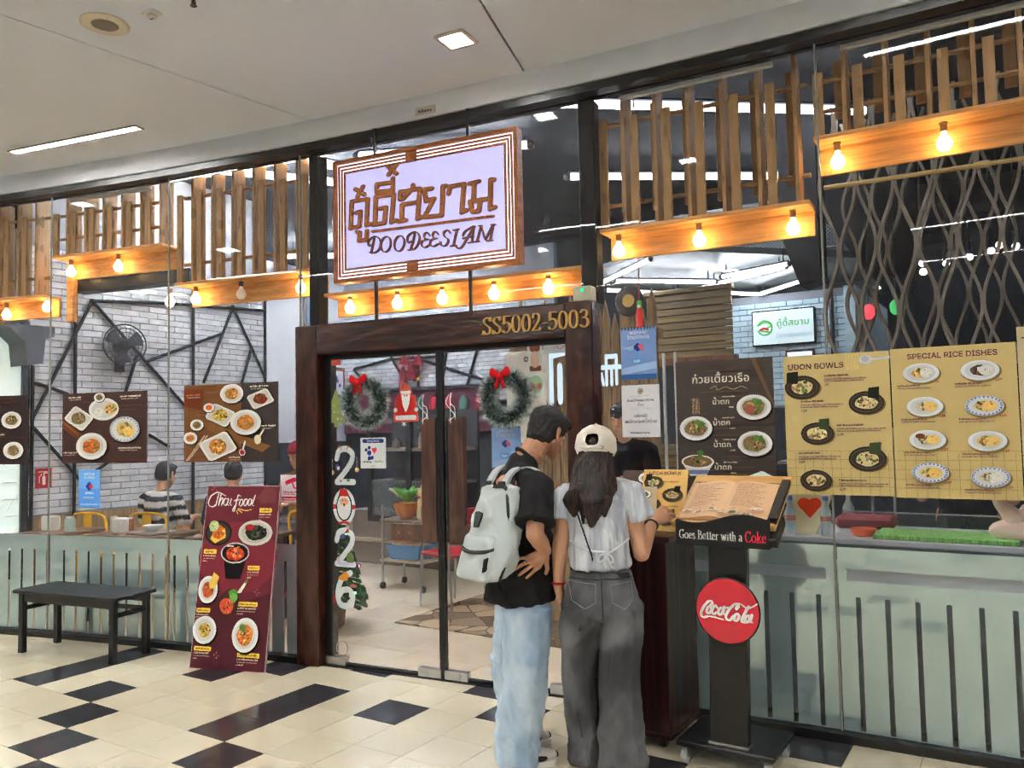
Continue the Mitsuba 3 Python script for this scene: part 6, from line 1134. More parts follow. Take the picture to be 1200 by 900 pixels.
def artC(a, w, h):
    a.poly(sbox(0, 0, w * .62, h), (112, 74, 50)); wood_bg(a, w * .62, h, [(130, 90, 62), (96, 62, 42)], 3, 10); a.poly(Polygon([(w * .3, h * .5), (w * .92, h * .2), (w * .84, h * .12), (w * .25, h * .42)]), (124, 84, 52))
    a.poly(Polygon([(0, h * .72), (w * .2, h * .68), (w * .22, h * .95), (0, h * .96)]), (104, 52, 34))
    a.plate(w * .52, h * .87, .105, FRY, 1); squareplate(a, w * .82, h * .79, .1, 25, [(120, 40, 36), (150, 60, 50), (90, 120, 60)], 2); squareplate(a, w * .4, h * .6, .115, -30, [(206, 170, 80), (220, 190, 100), (110, 130, 60), (120, 60, 40)], 3); a.plate(w * .67, h * .5, .135, FRY, 4)
    a.plate(w * .28, h * .7, .05, [(214, 110, 50), (190, 80, 40)], 5); a.plate(w * .15, h * .48, .062, HERB, 6); a.plate(w * .08, h * .31, .066, CURRY, 7); squareplate(a, w * .38, h * .2, .145, 28, FRY, 8)
    a.poly(pen([[(w * .04, h * .02), (w * .24, h * .34)]], .009), (214, 200, 176)).poly(pen([[(w * .06, h * .02), (w * .27, h * .34)]], .009), (206, 190, 166)).poly(ell(w * .8, h * .28, .03, .05), (226, 214, 184)).poly(pen([[(w * .81, h * .3), (w * .86, h * .4)]], .016), (226, 214, 184)).poly(ell(w * .64, h * .12, .028, .035), (226, 220, 214)).poly(ell(w * .64, h * .12, .02, .026), (150, 30, 40)).poly(pen([[(w * .65, h * .16), (w * .67, h * .26)]], .014), (226, 220, 214))
    wtext(a, w * .72, h * .94, .16, 9); wtext(a, w * .03, h * .86, .16, 10, (206, 120, 80)); wtext(a, w * .82, h * .44, .13, 11); wtext(a, w * .5, h * .05, .1, 12)
poster(-2.62, -2.035, 1.335, 1.885, (40, 26, 24), 'dark food poster cut by the left edge of the picture', 'poster', artA, sq=.66)
poster(-1.69, -.865, 1.34, 1.88, (58, 34, 30), 'dark brown food poster with four white plates on the second pane', 'poster', artB, sq=.66)
poster(-.52, .31, 1.345, 1.90, (46, 36, 34), 'brown food poster with chopsticks and a wooden board left of the door', 'poster', artC, sq=.66)
def art_blue(a, w, h):
    a.rect(0, h * .5, w, h, (112, 170, 232)); a.thai('พนักงาน', w / 2, h * .86, .017, (226, 236, 246), 'c'); a.thai('รับสมัคร', w / 2, h * .76, .018, (214, 228, 244), 'c'); a.poly(unary_union([ell(w * .42, h * .56, .018), ell(w * .5, h * .62, .016), ell(w * .5, h * .5, .016)]), (44, 60, 140)).poly(ell(w * .58, h * .56, .018), (214, 60, 70)); a.words(w * .3, h * .36, w * .4, .018, (226, 236, 246), 2).words(w * .25, h * .24, w * .5, .016, (214, 228, 244), 3).words(w * .1, h * .07, w * .8, .014, (196, 214, 236), 4)
poster(-1.52, -1.31, 1.0, 1.29, (84, 148, 222), 'small bright blue notice under the poster with four plates', 'notice', art_blue, .002, name='notice')
def art_cctv(a, w, h):
    a.poly(turn(rrect(w * .25, h * .68, w * .85, h * .84, .006), 18, (w * .5, h * .76)), (200, 40, 70)).poly(pen([[(w * .65, h * .68), (w * .75, h * .52), (w * .98, h * .5)]], .012), (200, 40, 70)); a.words(w * .15, h * .34, w * .8, .012, (190, 60, 80), 3).words(w * .15, h * .27, w * .7, .008, (190, 90, 110), 4).rect(w * .05, h * .06, w, h * .2, (196, 30, 50)).words(w * .1, h * .09, w * .85, .014, (240, 230, 230), 5)
poster(.325, .478, 1.07, 1.255, (236, 222, 228), 'white and red security camera notice beside the left door post', 'notice', art_cctv, .002, name='notice')
def art_cal(a, w, h):
    a.poly(Polygon([(0, h * .1), (w, h * .2), (w, h * .34), (0, h * .22)]), (150, 176, 212)).poly(Polygon([(0, h * .62), (w * .6, h * .68), (w * .3, h * .56)]), (142, 168, 206)).rect(0, 0, w, h * .1, (60, 96, 150)); a.thai('พนักงาน', w / 2, h * .87, .016, (216, 206, 214), 'c').thai('ร้านอาหาร', w / 2, h * .78, .018, (216, 206, 214), 'c')
    a.poly(unary_union([ell(w * .42, h * .62, .012), ell(w * .48, h * .66, .012), ell(w * .48, h * .58, .012)]), (40, 50, 120)).poly(unary_union([ell(w * .55, h * .64, .012), ell(w * .6, h * .6, .011)]), (214, 90, 110)).poly(rrect(w * .3, h * .3, w * .62, h * .42, .01), (90, 140, 196)).words(w * .36, h * .33, w * .22, .016, (216, 228, 240), 3)
def clip(t, M, w, h, n, col=(36, 36, 40)): add('binding', at(cat(*[bx(w * (k + .5) / n - .003, w * (k + .5) / n + .003, h - .012, h + .004, .001, .006) for k in range(n)]), M), 'satin', t, col)
t = poster(2.765, 2.97, 1.80, 2.09, (108, 138, 190), 'blue spiral bound calendar on the glass right of the door frame', 'calendar', art_cal, .004, name='calendar')
M = fac(2.8675, 1.8, OUT); w = .205 / M[0, 0]; clip(t, M @ np.array([[1, 0, 0, -w / 2], [0, 1, 0, 0], [0, 0, 1, 0], [0, 0, 0, 1.]]), w, .29, 11)
def logo(a, x, y, r): a.poly(ell(x, y, r).difference(ell(x, y, r * .8)), (60, 110, 70)).poly(ell(x, y, r * .7), (150, 150, 110)).rect(x - r * .5, y - r * .15, x + r * .5, y + r * .25, (190, 60, 50))
def art_job(a, w, h):
    logo(a, w * .5, h * .88, .017); a.rect(w * .2, h * .785, w * .8, h * .788, (70, 70, 70)).thai('รับสมัครพนักงาน', w / 2, h * .68, .0125, (20, 20, 24), 'c').thai('ด่วน', w / 2, h * .6, .011, (20, 20, 24), 'c').rect(w * .2, h * .545, w * .8, h * .548, (70, 70, 70)).thai('แม่ครัว', w / 2, h * .38, .015, (16, 16, 20), 'c').thai('พนักงานหน้าร้าน', w / 2, h * .27, .0155, (16, 16, 20), 'c').words(w * .22, h * .07, w * .5, .010, (30, 30, 34), 5)
poster(2.76, 2.98, 1.48, 1.77, (226, 224, 226), 'white Thai job notice on the glass under the blue calendar', 'notice', art_job, .002, name='notice')
def bowl_side(a, x, y, r, pal, seed):
    a.poly(Polygon([(x - r, y), (x + r, y), (x + r * .5, y - r * .85), (x - r * .5, y - r * .85)]), (206, 208, 212)).poly(Polygon([(x - r * .7, y - r * .5), (x + r * .7, y - r * .5), (x + r * .55, y - r * .75), (x - r * .55, y - r * .75)]), (110, 120, 150)).poly(ell(x, y, r, r * .42), (230, 230, 228)).poly(ell(x, y, r * .88, r * .34), (120, 84, 60)).food(x, y + r * .06, r * .7, pal, seed, 24, .5)
def art_noodle(a, w, h):
    wood_bg(a, w, h, [(64, 52, 46), (48, 40, 36), (78, 62, 52)], 7, 9); a.poly(Polygon([(w * .78, h), (w * .83, h), (w, h * .66), (w, h * .6)]), (98, 76, 56)).thai('ก๋วยเตี๋ยวเรือ', w * .47, h * .825, .033, (214, 206, 188), 'c').poly(pen([curve([(w * .36, h * .78), (w * .42, h * .8), (w * .44, h * .77), (w * .52, h * .79), (w * .6, h * .77), (w * .68, h * .79), (w * .74, h * .77)], 6)], .004), (150, 140, 120))
    for k, (y, px) in enumerate(((.66, .04), (.5, .03), (.335, .03), (.165, .05))):
        a.thai('น้ำตก', w * .47, h * y, .0225, (214, 206, 190), 'c').words(w * .48, h * y + .036, w * .13, .007, (206, 198, 180), k).words(w * .55, h * y - .02, w * .06, .008, (206, 198, 180), k + 9)
    for x, y, s in ((.8, .63, 1), (.2, .48, 2), (.8, .36, 3)):
        a.plate(w * x, h * y, .088, HERB, s, .74, (224, 226, 226), (196, 192, 184), .7); a.blob(w * (x + .055), h * (y + .035), .02, (70, 110, 50), s, 6, .4).blob(w * (x + .01), h * (y + .045), .016, (84, 124, 60), s + 20, 6, .4)
    a.blob(w * .76, h * .615, .026, (150, 84, 74), 6, 9, .2); bowl_side(a, w * .21, h * .225, .088, HERB, 4); a.blob(w * .24, h * .29, .02, (60, 110, 50), 9)
    a.poly(Polygon([(w * .52, 0), (w * .72, h * .1), (w * .86, h * .14), (w * .97, h * .1), (w * .97, 0)]).buffer(.012), (216, 226, 220)).poly(ell(w * .8, h * .04, .085, .045), (110, 110, 84)).food(w * .8, h * .04, .07, [(120, 140, 90), (150, 160, 120), (90, 110, 70), (196, 200, 170)], 5, 24, .5)
    for k in range(7): a.rect(w * (.17 + .012 * k), h * .59, w * (.174 + .012 * k), h * .71, (190, 160, 120))
poster(3.075, 3.585, 1.19, 1.885, (56, 46, 42), 'dark wood pattern boat noodle poster behind the menu stand', 'poster', art_noodle)
def ylines(a, w, h):
    for k in range(1, 12): a.rect(w * k / 11.5, 0, w * k / 11.5 + .0018, h * .30, (150, 124, 60))
    for k in range(1, 6): a.rect(0, h * .062 * k, w, h * .062 * k + .0018, (150, 124, 60))
def darkbowl(a, x, y, r, seed, nori=0):
    a.poly(ell(x + .004, y - .006, r * 1.03, r * .68), (110, 90, 50)).poly(ell(x, y, r, r * .70), (50, 45, 42)).poly(ell(x, y, r * .88, r * .58), (84, 74, 66)).poly(ell(x, y, r * .84, r * .53), (58, 50, 44)).food(x, y, r * .66, [(206, 188, 140), (160, 120, 84), (90, 110, 60), (226, 214, 180), (120, 80, 56)], seed, 26, .66)
    if nori: a.poly(Polygon([(x + r * (.1 if nori > 0 else -.9), y + r * .3), (x + r * (.7 if nori > 0 else -.25), y + r * .2), (x + r * (.75 if nori > 0 else -.2), y + r * .95), (x + r * (.15 if nori > 0 else -.85), y + r * .9)]), (34, 36, 32) if abs(nori) < 2 else (60, 70, 46))
def desc(a, x, y, w, seed, price): a.words(x, y, w * .55, .010, (88, 44, 64), seed).words(x, y - .016, w, .0075, (120, 84, 90), seed + 1).words(x, y - .027, w * .9, .0075, (120, 84, 90), seed + 2); a.text(price, x, y - .046, .011, (88, 44, 64), bold=True)
def art_udon(a, w, h):
    ylines(a, w, h); a.text('UDON BOWLS', w * .04, h * .9, .026, (84, 34, 56), bold=True, sx=1.1)
    for k in range(12): a.rect(w * (.60 + .011 * k), h * .88, w * (.603 + .011 * k), h, (226, 200, 130))
    a.poly(ell(w * .79, h * .945, .03, .024), (206, 206, 206)).poly(pen([[(w * .82, h * .945), (w, h * .955)]], .012), (206, 206, 206)).poly(ell(w * .785, h * .95, .018, .014), (176, 176, 178))
    darkbowl(a, w * .18, h * .77, .085, 1, -1); darkbowl(a, w * .78, h * .645, .08, 2, 1); darkbowl(a, w * .31, h * .435, .078, 3, 2); darkbowl(a, w * .77, h * .255, .085, 4, 2); darkbowl(a, w * .28, h * .10, .075, 5)
    desc(a, w * .4, h * .84, .2, 1, '99'); desc(a, w * .16, h * .66, .2, 2, '129'); desc(a, w * .5, h * .485, .22, 3, '129'); desc(a, w * .12, h * .29, .2, 4, '129'); desc(a, w * .5, h * .1, .22, 5, '129')
poster(3.635, 4.127, 1.185, 1.88, (200, 177, 118), 'yellow menu poster headed UDON BOWLS with five black bowls', 'poster', art_udon)
def art_rice(a, w, h):
    ylines(a, w, h); a.text('SPECIAL RICE DISHES', w * .14, h * .925, .0245, (110, 40, 70), bold=True)
    R_ = [(.25, .83, RICE, 0, '79'), (.72, .83, DARKF, 0, '119'), (.27, .605, PALE, 0, '119'), (.74, .60, RICE, 1, '149'), (.28, .385, PALE, 0, '119'), (.75, .375, RICE, 0, '119'), (.29, .17, RICE, 1, '149'), (.76, .145, PALE, 1, '119')]
    for k, (x, y, pal, bl, pr) in enumerate(R_):
        r = .077; a.poly(ell(w * x + .005, h * y - .008, r * 1.03, r * .64), (150, 124, 70)).plate(w * x, h * y, r, pal, k + 30, .6, (224, 226, 228), (206, 208, 208), .55, (120, 100, 60), bool(bl)); a.food(w * x + .022, h * y + .0, .03, [(226, 190, 110), (214, 176, 90)] if k not in (0, 1, 7) else [(224, 222, 214), (206, 204, 196)], k + 60, 8, .8)
        if k == 4: a.poly(ell(w * x - .03, h * y + .018, .02, .012), (110, 60, 40))
        a.words(w * (x - .2), h * y - .062, .11, .009, (110, 60, 70), k).words(w * (x - .2), h * y - .074, .14, .007, (130, 96, 96), k + 5); a.text(pr, w * x + .056, h * y - .05, .011, (150, 40, 60), bold=True)
    a.rect(w * .7, h * .825, w * .76, h * .85, (226, 226, 226))
poster(4.133, 4.645, 1.18, 1.885, (199, 175, 115), 'yellow menu poster headed SPECIAL RICE DISHES with eight white plates', 'poster', art_rice)
def art_r(a, w, h):
    a.rect(w * .04, h * .93, w, h * .938, (60, 54, 50)).rect(w * .04, h * .5, w, h * .508, (60, 54, 50))
    for k in range(14): a.words(w * .08, h * (.87 - .022 * k), w * .9, .01, (90, 80, 76), k)
poster(4.65, 5.08, 1.2, 1.95, (196, 176, 140), 'beige printed sheet cut by the right edge of the picture', 'poster', art_r)

# ---- Christmas stickers on the doors, wreaths
GF = GW + .002
def on_door(x, z): return DM @ np.array([[1, 0, 0, DU(x)], [0, 1, 0, z], [0, 0, 1, GF], [0, 0, 0, 1.]])
def sticker(name, x, z, label, cat_, draw, back, backcol, group=None):
    t = thing(name, label, cat_, group); M = on_door(x, z); add('sheet', at(prism(back, 0, .0012), M), 'satin', t, backcol); a = Art(); a.z = .0014; draw(a); add('print', at(a.mesh(), M), 'paint', t); return t
W_, RD, SK = (226, 226, 224), (176, 46, 42), (222, 170, 140)
def d_santa(a):
    a.poly(Polygon([(-.07, -.09), (.07, -.09), (.055, .02), (-.055, .02)]).buffer(.01), RD).poly(rrect(-.08, -.115, .08, -.085, .014), W_).poly(ell(0, .045, .032), SK).poly(Polygon([(-.028, .04), (.028, .04), (.018, -.02), (0, -.06), (-.018, -.02)]).buffer(.005), W_).poly(ell(0, .046, .017, .012), SK).poly(Polygon([(-.034, .065), (.034, .065), (.01, .12), (-.006, .125)]).buffer(.004), (176, 80, 56)).poly(rrect(-.04, .055, .04, .072, .008), W_).poly(unary_union([ell(-.078, -.05, .014), ell(.078, -.05, .014)]), W_).poly(unary_union([ell(-.012, .042, .004, .004, 10), ell(.012, .042, .004, .004, 10)]), (40, 30, 30))
sticker('santa_sticker', 1.315, 1.725, 'Santa sticker with a long white beard between wreath and door edge', 'sticker', d_santa, unary_union([Polygon([(-.085, -.115), (.085, -.115), (.06, .03), (-.06, .03)]).buffer(.012), ell(0, .06, .045)]), (186, 60, 52))
tree_pg = unary_union([Polygon([(-.07, -.08), (.07, -.08), (0, .03)]), Polygon([(-.055, -.02), (.055, -.02), (0, .08)]), Polygon([(-.04, .04), (.04, .04), (0, .13)]), sbox(-.012, -.11, .012, -.07)]).buffer(.006)
def d_tree(a):
    for k in range(12): a.poly(ell(-.045 + .03 * (k % 4), -.06 + .045 * (k // 4), .006, .006, 10), [(206, 190, 90), (190, 90, 70), W_][k % 3])
sticker('tree_sticker', .765, 1.69, 'olive green Christmas tree sticker at the left edge of the left door', 'sticker', d_tree, tree_pg, (132, 146, 84))
def two(h): return pen([curve([(.1, .72), (.18, .93), (.42, 1.), (.66, .88), (.66, .66), (.42, .36), (.1, .06)], 6), [(.1, .06), (.72, .06)]], .17)
def num(x, z, shape_, lab, draw): sticker('number_sticker', x, z, lab, 'sticker', draw, affinity.translate(affinity.scale(shape_, .22, .235, origin=(0, 0)), -.085, -.11), (216, 224, 226))
def hat(a, x, y): a.poly(Polygon([(x - .02, y), (x + .018, y + .008), (x + .012, y + .04)]), RD).poly(ell(x + .012, y + .042, .008), W_)
num(.83, 1.305, two(1), 'white figure two with reindeer antlers, top of the year stickers', lambda a: (a.poly(pen([[(-.03, .115), (-.035, .15)], [(-.03, .13), (-.05, .14)], [(.02, .115), (.03, .15)], [(.025, .13), (.045, .14)]], .006), (170, 90, 60)), a.poly(ell(-.055, .0, .02, .024), (70, 70, 110)), a.poly(ell(-.05, -.005, .012), W_), a.poly(ell(.03, -.085, .014, .01), (90, 140, 80)), a.poly(ell(-.03, -.09, .008), RD)))
def d_zero(a): a.poly(ell(0, .0, .056, .085), W_).poly(ell(0, .035, .036, .025), SK).poly(Polygon([(-.045, .07), (.045, .07), (.02, .115), (-.03, .12)]), RD).poly(unary_union([ell(-.012, .042, .004, .004, 8), ell(.012, .042, .004, .004, 8)]), (40, 30, 30)).poly(ell(0, .012, .008, .012), (120, 40, 40)).poly(unary_union([ell(-.078, 0, .016), ell(.078, 0, .016), Polygon([(-.04, -.1), (0, -.09), (.04, -.1), (.04, -.118), (0, -.108), (-.04, -.118)])]), RD)
sticker('number_sticker', .825, 1.045, 'white figure nought made of a Santa face, second of the year stickers', 'sticker', d_zero, ell(0, 0, .09, .12).difference(ell(0, 0, .066, .096)).union(ell(0, 0, .05, .08)), (220, 226, 226))
num(.825, .765, two(1), 'white figure two with a small red hat, third of the year stickers', lambda a: (hat(a, .02, .105), a.poly(ell(.045, -.06, .03, .045), (100, 116, 70)), a.poly(ell(-.05, -.07, .014, .02), (214, 190, 200)), a.poly(rrect(-.06, -.105, .08, -.085, .006), (200, 200, 226))))
six = pen([curve([(.6, .95), (.3, .8), (.12, .4), (.2, .08), (.46, .03), (.68, .22), (.58, .46), (.32, .46), (.16, .28)], 6)], .17)
num(.825, .5, six, 'white figure six with a snowman and a bell, lowest of the year stickers', lambda a: (a.poly(Polygon([(-.05, .08), (.0, .12), (.04, .1), (.02, .06), (-.03, .06)]), (206, 140, 60)), a.poly(ell(.07, .03, .03, .012), (170, 96, 84)), a.poly(ell(.055, -.03, .022), W_), a.poly(ell(.05, -.085, .026, .03), W_), a.poly(ell(-.1, -.055, .024), (140, 40, 44))))
for k, (x, z, lab, cl) in enumerate(((.73, .43, 'red bauble sticker left of the figure six', (140, 40, 44)), (.73, 1.27, 'pale bauble sticker left of the top figure two', (196, 150, 130)), (.93, 1.29, 'small gold bauble sticker right of the top figure two', (206, 176, 120)))):
    sticker('bauble_sticker', x, z, lab, 'sticker', lambda a, cl=cl: a.poly(ell(-.006, .006, .008), tuple(min(255, v + 40) for v in cl)).poly(sbox(-.001, .02, .001, .09), (206, 200, 190)), ell(0, 0, .024 if k == 0 else .016), cl)
sticker('reindeer_sticker', 2.22, 1.9, 'brown and cream standing animal sticker at the right edge of the right door', 'sticker', lambda a: a.poly(ell(0, .12, .035, .03), (130, 76, 56)).poly(ell(0, -.1, .05, .055), (150, 176, 140)).poly(ell(-.02, -.11, .016, .02), (190, 110, 100)).poly(ell(.025, -.11, .016, .02), (190, 110, 100)).poly(rrect(-.035, -.02, .04, .012, .008), (110, 64, 50)).poly(ell(.0, .05, .03, .05), (196, 170, 150)), unary_union([ell(0, -.1, .075, .085), ell(0, .05, .045, .07), ell(0, .12, .05, .045)]), (206, 212, 206))
for k, (x, z) in enumerate(((1.44, 1.68), (1.64, 1.68))): sticker('swan_sticker', x, z, f'white outline sticker of looping ribbons {"left" if k == 0 else "right"} of the door edge', 'sticker', lambda a: a.poly(pen([curve([(-.01, .08), (-.03, .03), (.0, -.01), (.03, -.05), (-.01, -.08)], 6), curve([(.01, .09), (-.0, .03), (.03, .0), (.035, -.07)], 6)], .005), W_), sbox(-.002, -.1, .002, .09), W_)
for k, (x, z) in enumerate(((1.30, 1.585), (1.92, 1.585), (.985, 1.93))): sticker('snowflake_sticker', x, z, 'small white snowflake sticker ' + ('under the Santa', 'left of the right wreath', 'on the glass above the left wreath')[k], 'sticker', lambda a: a.poly(ell(0, 0, .008), (240, 240, 246)), unary_union([turn(sbox(-.002, -.02, .002, .02), q) for q in (0, 60, 120)]), W_)
sticker('star_sticker', 1.41, 1.87, 'small yellow star sticker beside the Santa', 'sticker', lambda a: a.poly(ell(0, 0, .004), (240, 220, 130)), Polygon([((.018 if k % 2 == 0 else .008) * math.sin(k * math.pi / 5), (.018 if k % 2 == 0 else .008) * math.cos(k * math.pi / 5)) for k in range(10)]), (206, 186, 90))
def d_note(a):
    a.poly(rrect(-.085, .065, .085, .092, .012), (36, 56, 120)).thai('ร้านอาหาร', 0, .071, .013, (230, 234, 240), 'c').poly(unary_union([ell(-.03, .0, .017), ell(-.03, .035, .012), ell(-.055, .02, .012), ell(-.03, -.035, .014), ell(-.008, -.03, .012)]), (36, 50, 116)).poly(unary_union([ell(0, .022, .012), ell(.018, .022, .012), Polygon([(-.01, .018), (.028, .018), (.009, -.006)])]), (206, 60, 70)).words(-.08, -.064, .08, .014, (60, 60, 80), 2).words(.01, -.062, .07, .014, (120, 170, 120), 3).words(-.02, -.088, .04, .007, (80, 80, 90), 4)
sticker('door_notice', 1.06, 1.40, 'white and navy notice with a puzzle heart emblem on the left door', 'notice', d_note, sbox(-.1, -.1, .1, .1), (226, 228, 228))
sticker('red_label', .745, 2.02, 'red label at the top left corner of the left door', 'label', lambda a: a.words(-.04, -.008, .08, .014, (226, 150, 130), 2), sbox(-.06, -.03, .06, .03), (206, 76, 66))
sticker('silver_label', 2.36, 2.01, 'silver label with purple writing at the top right of the right door', 'label', lambda a: a.poly(pen([curve([(-.02, -.005), (0, .01), (.02, -.006), (.05, .01)], 5)], .004), (130, 90, 150)), sbox(-.085, -.03, .085, .03), (206, 206, 210))
sticker('round_sticker', .80, .12, 'pale transparent looking ring sticker near the foot of the left door', 'sticker', lambda a: a.poly(rrect(-.06, -.06, .06, -.045, .004), (150, 140, 120)), ell(0, 0, .05).difference(ell(0, 0, .042)), (170, 160, 140))
t = thing('calendar', 'blue spiral bound calendar hung inside the right door under the wreath', 'calendar'); M = fac(1.965, 1.275, .16); w = .2
add('sheet', at(bx(-w / 2, w / 2, 0, .28, 0, .004), M), 'satin', t, (128, 164, 214)); a = Art(); art_cal(a, w, .28); add('print', at(a.mesh(), M @ np.array([[1, 0, 0, -w / 2], [0, 1, 0, 0], [0, 0, 1, .004], [0, 0, 0, 1.]])), 'paint', t); clip(t, M @ np.array([[1, 0, 0, -w / 2], [0, 1, 0, 0], [0, 0, 1, 0], [0, 0, 0, 1.]]), w, .28, 9); add('string', at(cyl([0, .28, .002], [0, .36, .002], .002), M), 'satin', t, (200, 200, 200))
def wreath(x, z, label, seed):
    t = thing('wreath', label, 'wreath'); M = on_door(x, z); M[:3, 3] += M[:3, 2] * .045; g = np.random.default_rng(seed); R, r = .122, .064
    add('core', at(tube(np.array([(R * math.cos(q), R * math.sin(q), 0) for q in np.arange(40) * math.pi / 20]), .02, 8, True), M), 'cloth', t, (30, 44, 38), True)
    ms, cs = [], []
    for k in range(3600):
        q, s = g.uniform(0, 6.283), g.uniform(0, 6.283); c = np.array([math.cos(q), math.sin(q), 0]); n = c * math.cos(s) + np.array([0, 0, 1]) * math.sin(s)
        if n[2] < -.75: continue
        tg = np.array([-c[1], c[0], 0]); d = n + tg * g.uniform(-.45, .45); d /= np.linalg.norm(d); b = c * R + n * .012; e = b + d * r * g.uniform(.75, 1.15); sd = np.cross(d, g.normal(size=3)); sd /= np.linalg.norm(sd)
        m_ = b + (e - b) * .55
        ms.append(trimesh.Trimesh([b - sd * .0012, b + sd * .0012, m_ + sd * .0014, m_ - sd * .0014], [[0, 1, 2], [0, 2, 3], [0, 2, 1], [0, 3, 2]], process=False)); cs.append([(38, 62, 54), (54, 78, 70), (26, 42, 38)][k % 3])
        wh = (int((q * 22) / 6.283 * 1.5) % 2 == 0)
        ms.append(trimesh.Trimesh([m_ - sd * .0022, m_ + sd * .0022, e], [[0, 1, 2], [0, 2, 1]], process=False)); cs.append((216, 224, 224) if wh or g.random() < .25 else (96, 116, 110))
    cv = np.vstack([np.tile(lin(c), (len(m.vertices), 1)) for m, c in zip(ms, cs)]); add('needles', (at(cat(*ms), M), cv), 'paint', t, kind='stuff')
    bow = add('bow', at(finish(fuse([bone((.0, .13, .075), .014, (-.05, .15, .075), (.018, .03, .012)), bone((.0, .13, .075), .014, (.05, .155, .075), (.018, .03, .012))]), .008, 3), M), 'cloth', t, (176, 22, 30), True)
    for sx in (-1, 1): add('tail', at(finish(bone((sx * .008, .125, .078), .010, (sx * .026, .06, .078), (.013, .006, .004)), .008, 2), M), 'cloth', bow, (160, 18, 26), True)
    add('knot', at(ball((0, .13, .085), .014, 2), M), 'cloth', bow, (196, 40, 40), True)
wreath(1.03, 1.73, 'frosted wreath with a red bow on the left door', 1); wreath(2.045, 1.725, 'frosted wreath with a red bow on the right door over the white board', 2)

# ================================================================== STANDING IN THE MALL
# black bench
t = thing('bench', 'black wooden bench in front of the left glass panes', 'bench'); BM = fr([-1.1, .882, 0], [.985, .175, 0], [-.175, .985, 0])
f = lambda m: at(m, BM)
add('seat', f(bx(-.505, .505, -.18, .18, .425, .45, .004)), 'black_metal', t)
for a_ in (-1, 1):
    for b_ in (-1, 1): add('leg', f(bx(a_ * .445 - .022, a_ * .445 + .022, b_ * .14 - .02, b_ * .14 + .02, 0, .425, .003)), 'black_metal', t)
for b_ in (-1, 1): add('apron', f(bx(-.42, .42, b_ * .14 - .012, b_ * .14 + .012, .365, .425, .002)), 'black_metal', t)
for a_ in (-1, 1): add('end_rail', f(bx(a_ * .445 - .012, a_ * .445 + .012, -.12, .12, .30, .33, .002)), 'black_metal', t)
add('stretcher', f(bx(-.42, .42, .128, .152, .30, .33, .002)), 'black_metal', t)
# leaning food board
t = thing('food_board', 'tall dark red Thai food board leaning beside the door frame', 'sign board'); b0, b1 = np.array([-.085, 1.02, 0]), np.array([.455, 1.19, 0]); r_ = (b1 - b0) / np.linalg.norm(b1 - b0); nb = np.array([-r_[1], r_[0], 0]); upv = np.array([0, 0, 1.]) * .985 + nb * .165
TM = fr(b0 + [0, 0, .002], r_, upv); BW, BH = np.linalg.norm(b1 - b0), 1.2
add('panel', at(bx(0, BW, 0, BH, -.014, 0, .001), TM), 'satin', t, (94, 26, 38)); a = Art(); a.rect(.006, .006, BW - .006, BH - .006, (102, 46, 54)).poly(Polygon([(.006, .006), (BW - .006, .006), (BW - .006, .5), (BW * .6, .42), (BW * .3, .46), (.006, .4)]), (80, 40, 47)).poly(ell(BW * .5, .72, .3, .24), (120, 48, 58)).blob(BW * .85, 1.14, .07, (112, 60, 62), 3)
TFK = K(SCRIPT_FOOD, 't'); TFK = [p + (.012 if i >= 7 else 0, 0) for i, p in enumerate(TFK)]
a.poly(pen([curve(p, 5) for p in TFK], .0095, .0055, -30), (236, 232, 228)).poly(pen([curve(p, 5) for p in K(SCRIPT_FOOD, 'g')], .006), (236, 196, 110))
def tag_(x, y, w, s, al='l'): a.poly(rrect(x, y, x + w, y + .03, .006), (240, 200, 84)).words(x + .012, y + .009, w - .024, .013, (130, 90, 30), s).words(x, y - .018, w * .95, .012, (226, 200, 180), s + 1).words(x, y - .034, w * .9, .007, (206, 160, 150), s + 2).words(x, y - .052, w * .3, .009, (230, 206, 190), s + 3)
tag_(.42, 1.02, .095, 1); tag_(.02, .74, .10, 2); tag_(.37, .64, .09, 3); tag_(.01, .355, .105, 4); tag_(.32, .405, .15, 5); tag_(.02, .11, .13, 6); tag_(.35, .085, .165, 7)
a.poly(ell(.12, .88, .105, .085), (44, 40, 38)).poly(ell(.12, .88, .09, .07), (66, 58, 52)).poly(Polygon([(.06, .84), (.1, .81), (.18, .85), (.17, .91), (.1, .93)]), (226, 180, 84)).food(.12, .885, .05, CURRY, 3, 22).food(.08, .925, .04, [(190, 206, 150), (150, 176, 110)], 5, 14)
a.poly(ell(.405, .885, .13, .085), (206, 202, 190)).poly(ell(.405, .885, .108, .066), (186, 182, 170)).food(.41, .885, .085, [(46, 46, 42), (60, 66, 54), (34, 34, 34), (84, 90, 76)], 6, 40, .62).food(.36, .92, .04, [(150, 44, 44), (120, 36, 40)], 7, 10, .6)
a.poly(Polygon([(.18, .73), (.36, .73), (.32, .58), (.21, .58)]), (30, 28, 30)).poly(ell(.265, .75, .11, .07), (190, 186, 184)).poly(ell(.265, .75, .1, .06), (38, 32, 32)).food(.265, .745, .08, [(176, 60, 40), (214, 100, 60), (120, 30, 30), (226, 150, 100)], 8, 34, .6).rect(.2, .79, .25, .8, (226, 220, 216))
a.plate(.085, .505, .075, [(196, 96, 56), (220, 140, 90), (176, 70, 50)], 9, 1.2).poly(Polygon([(.09, .55), (.12, .62), (.165, .59), (.14, .52), (.1, .51)]), (230, 196, 90))
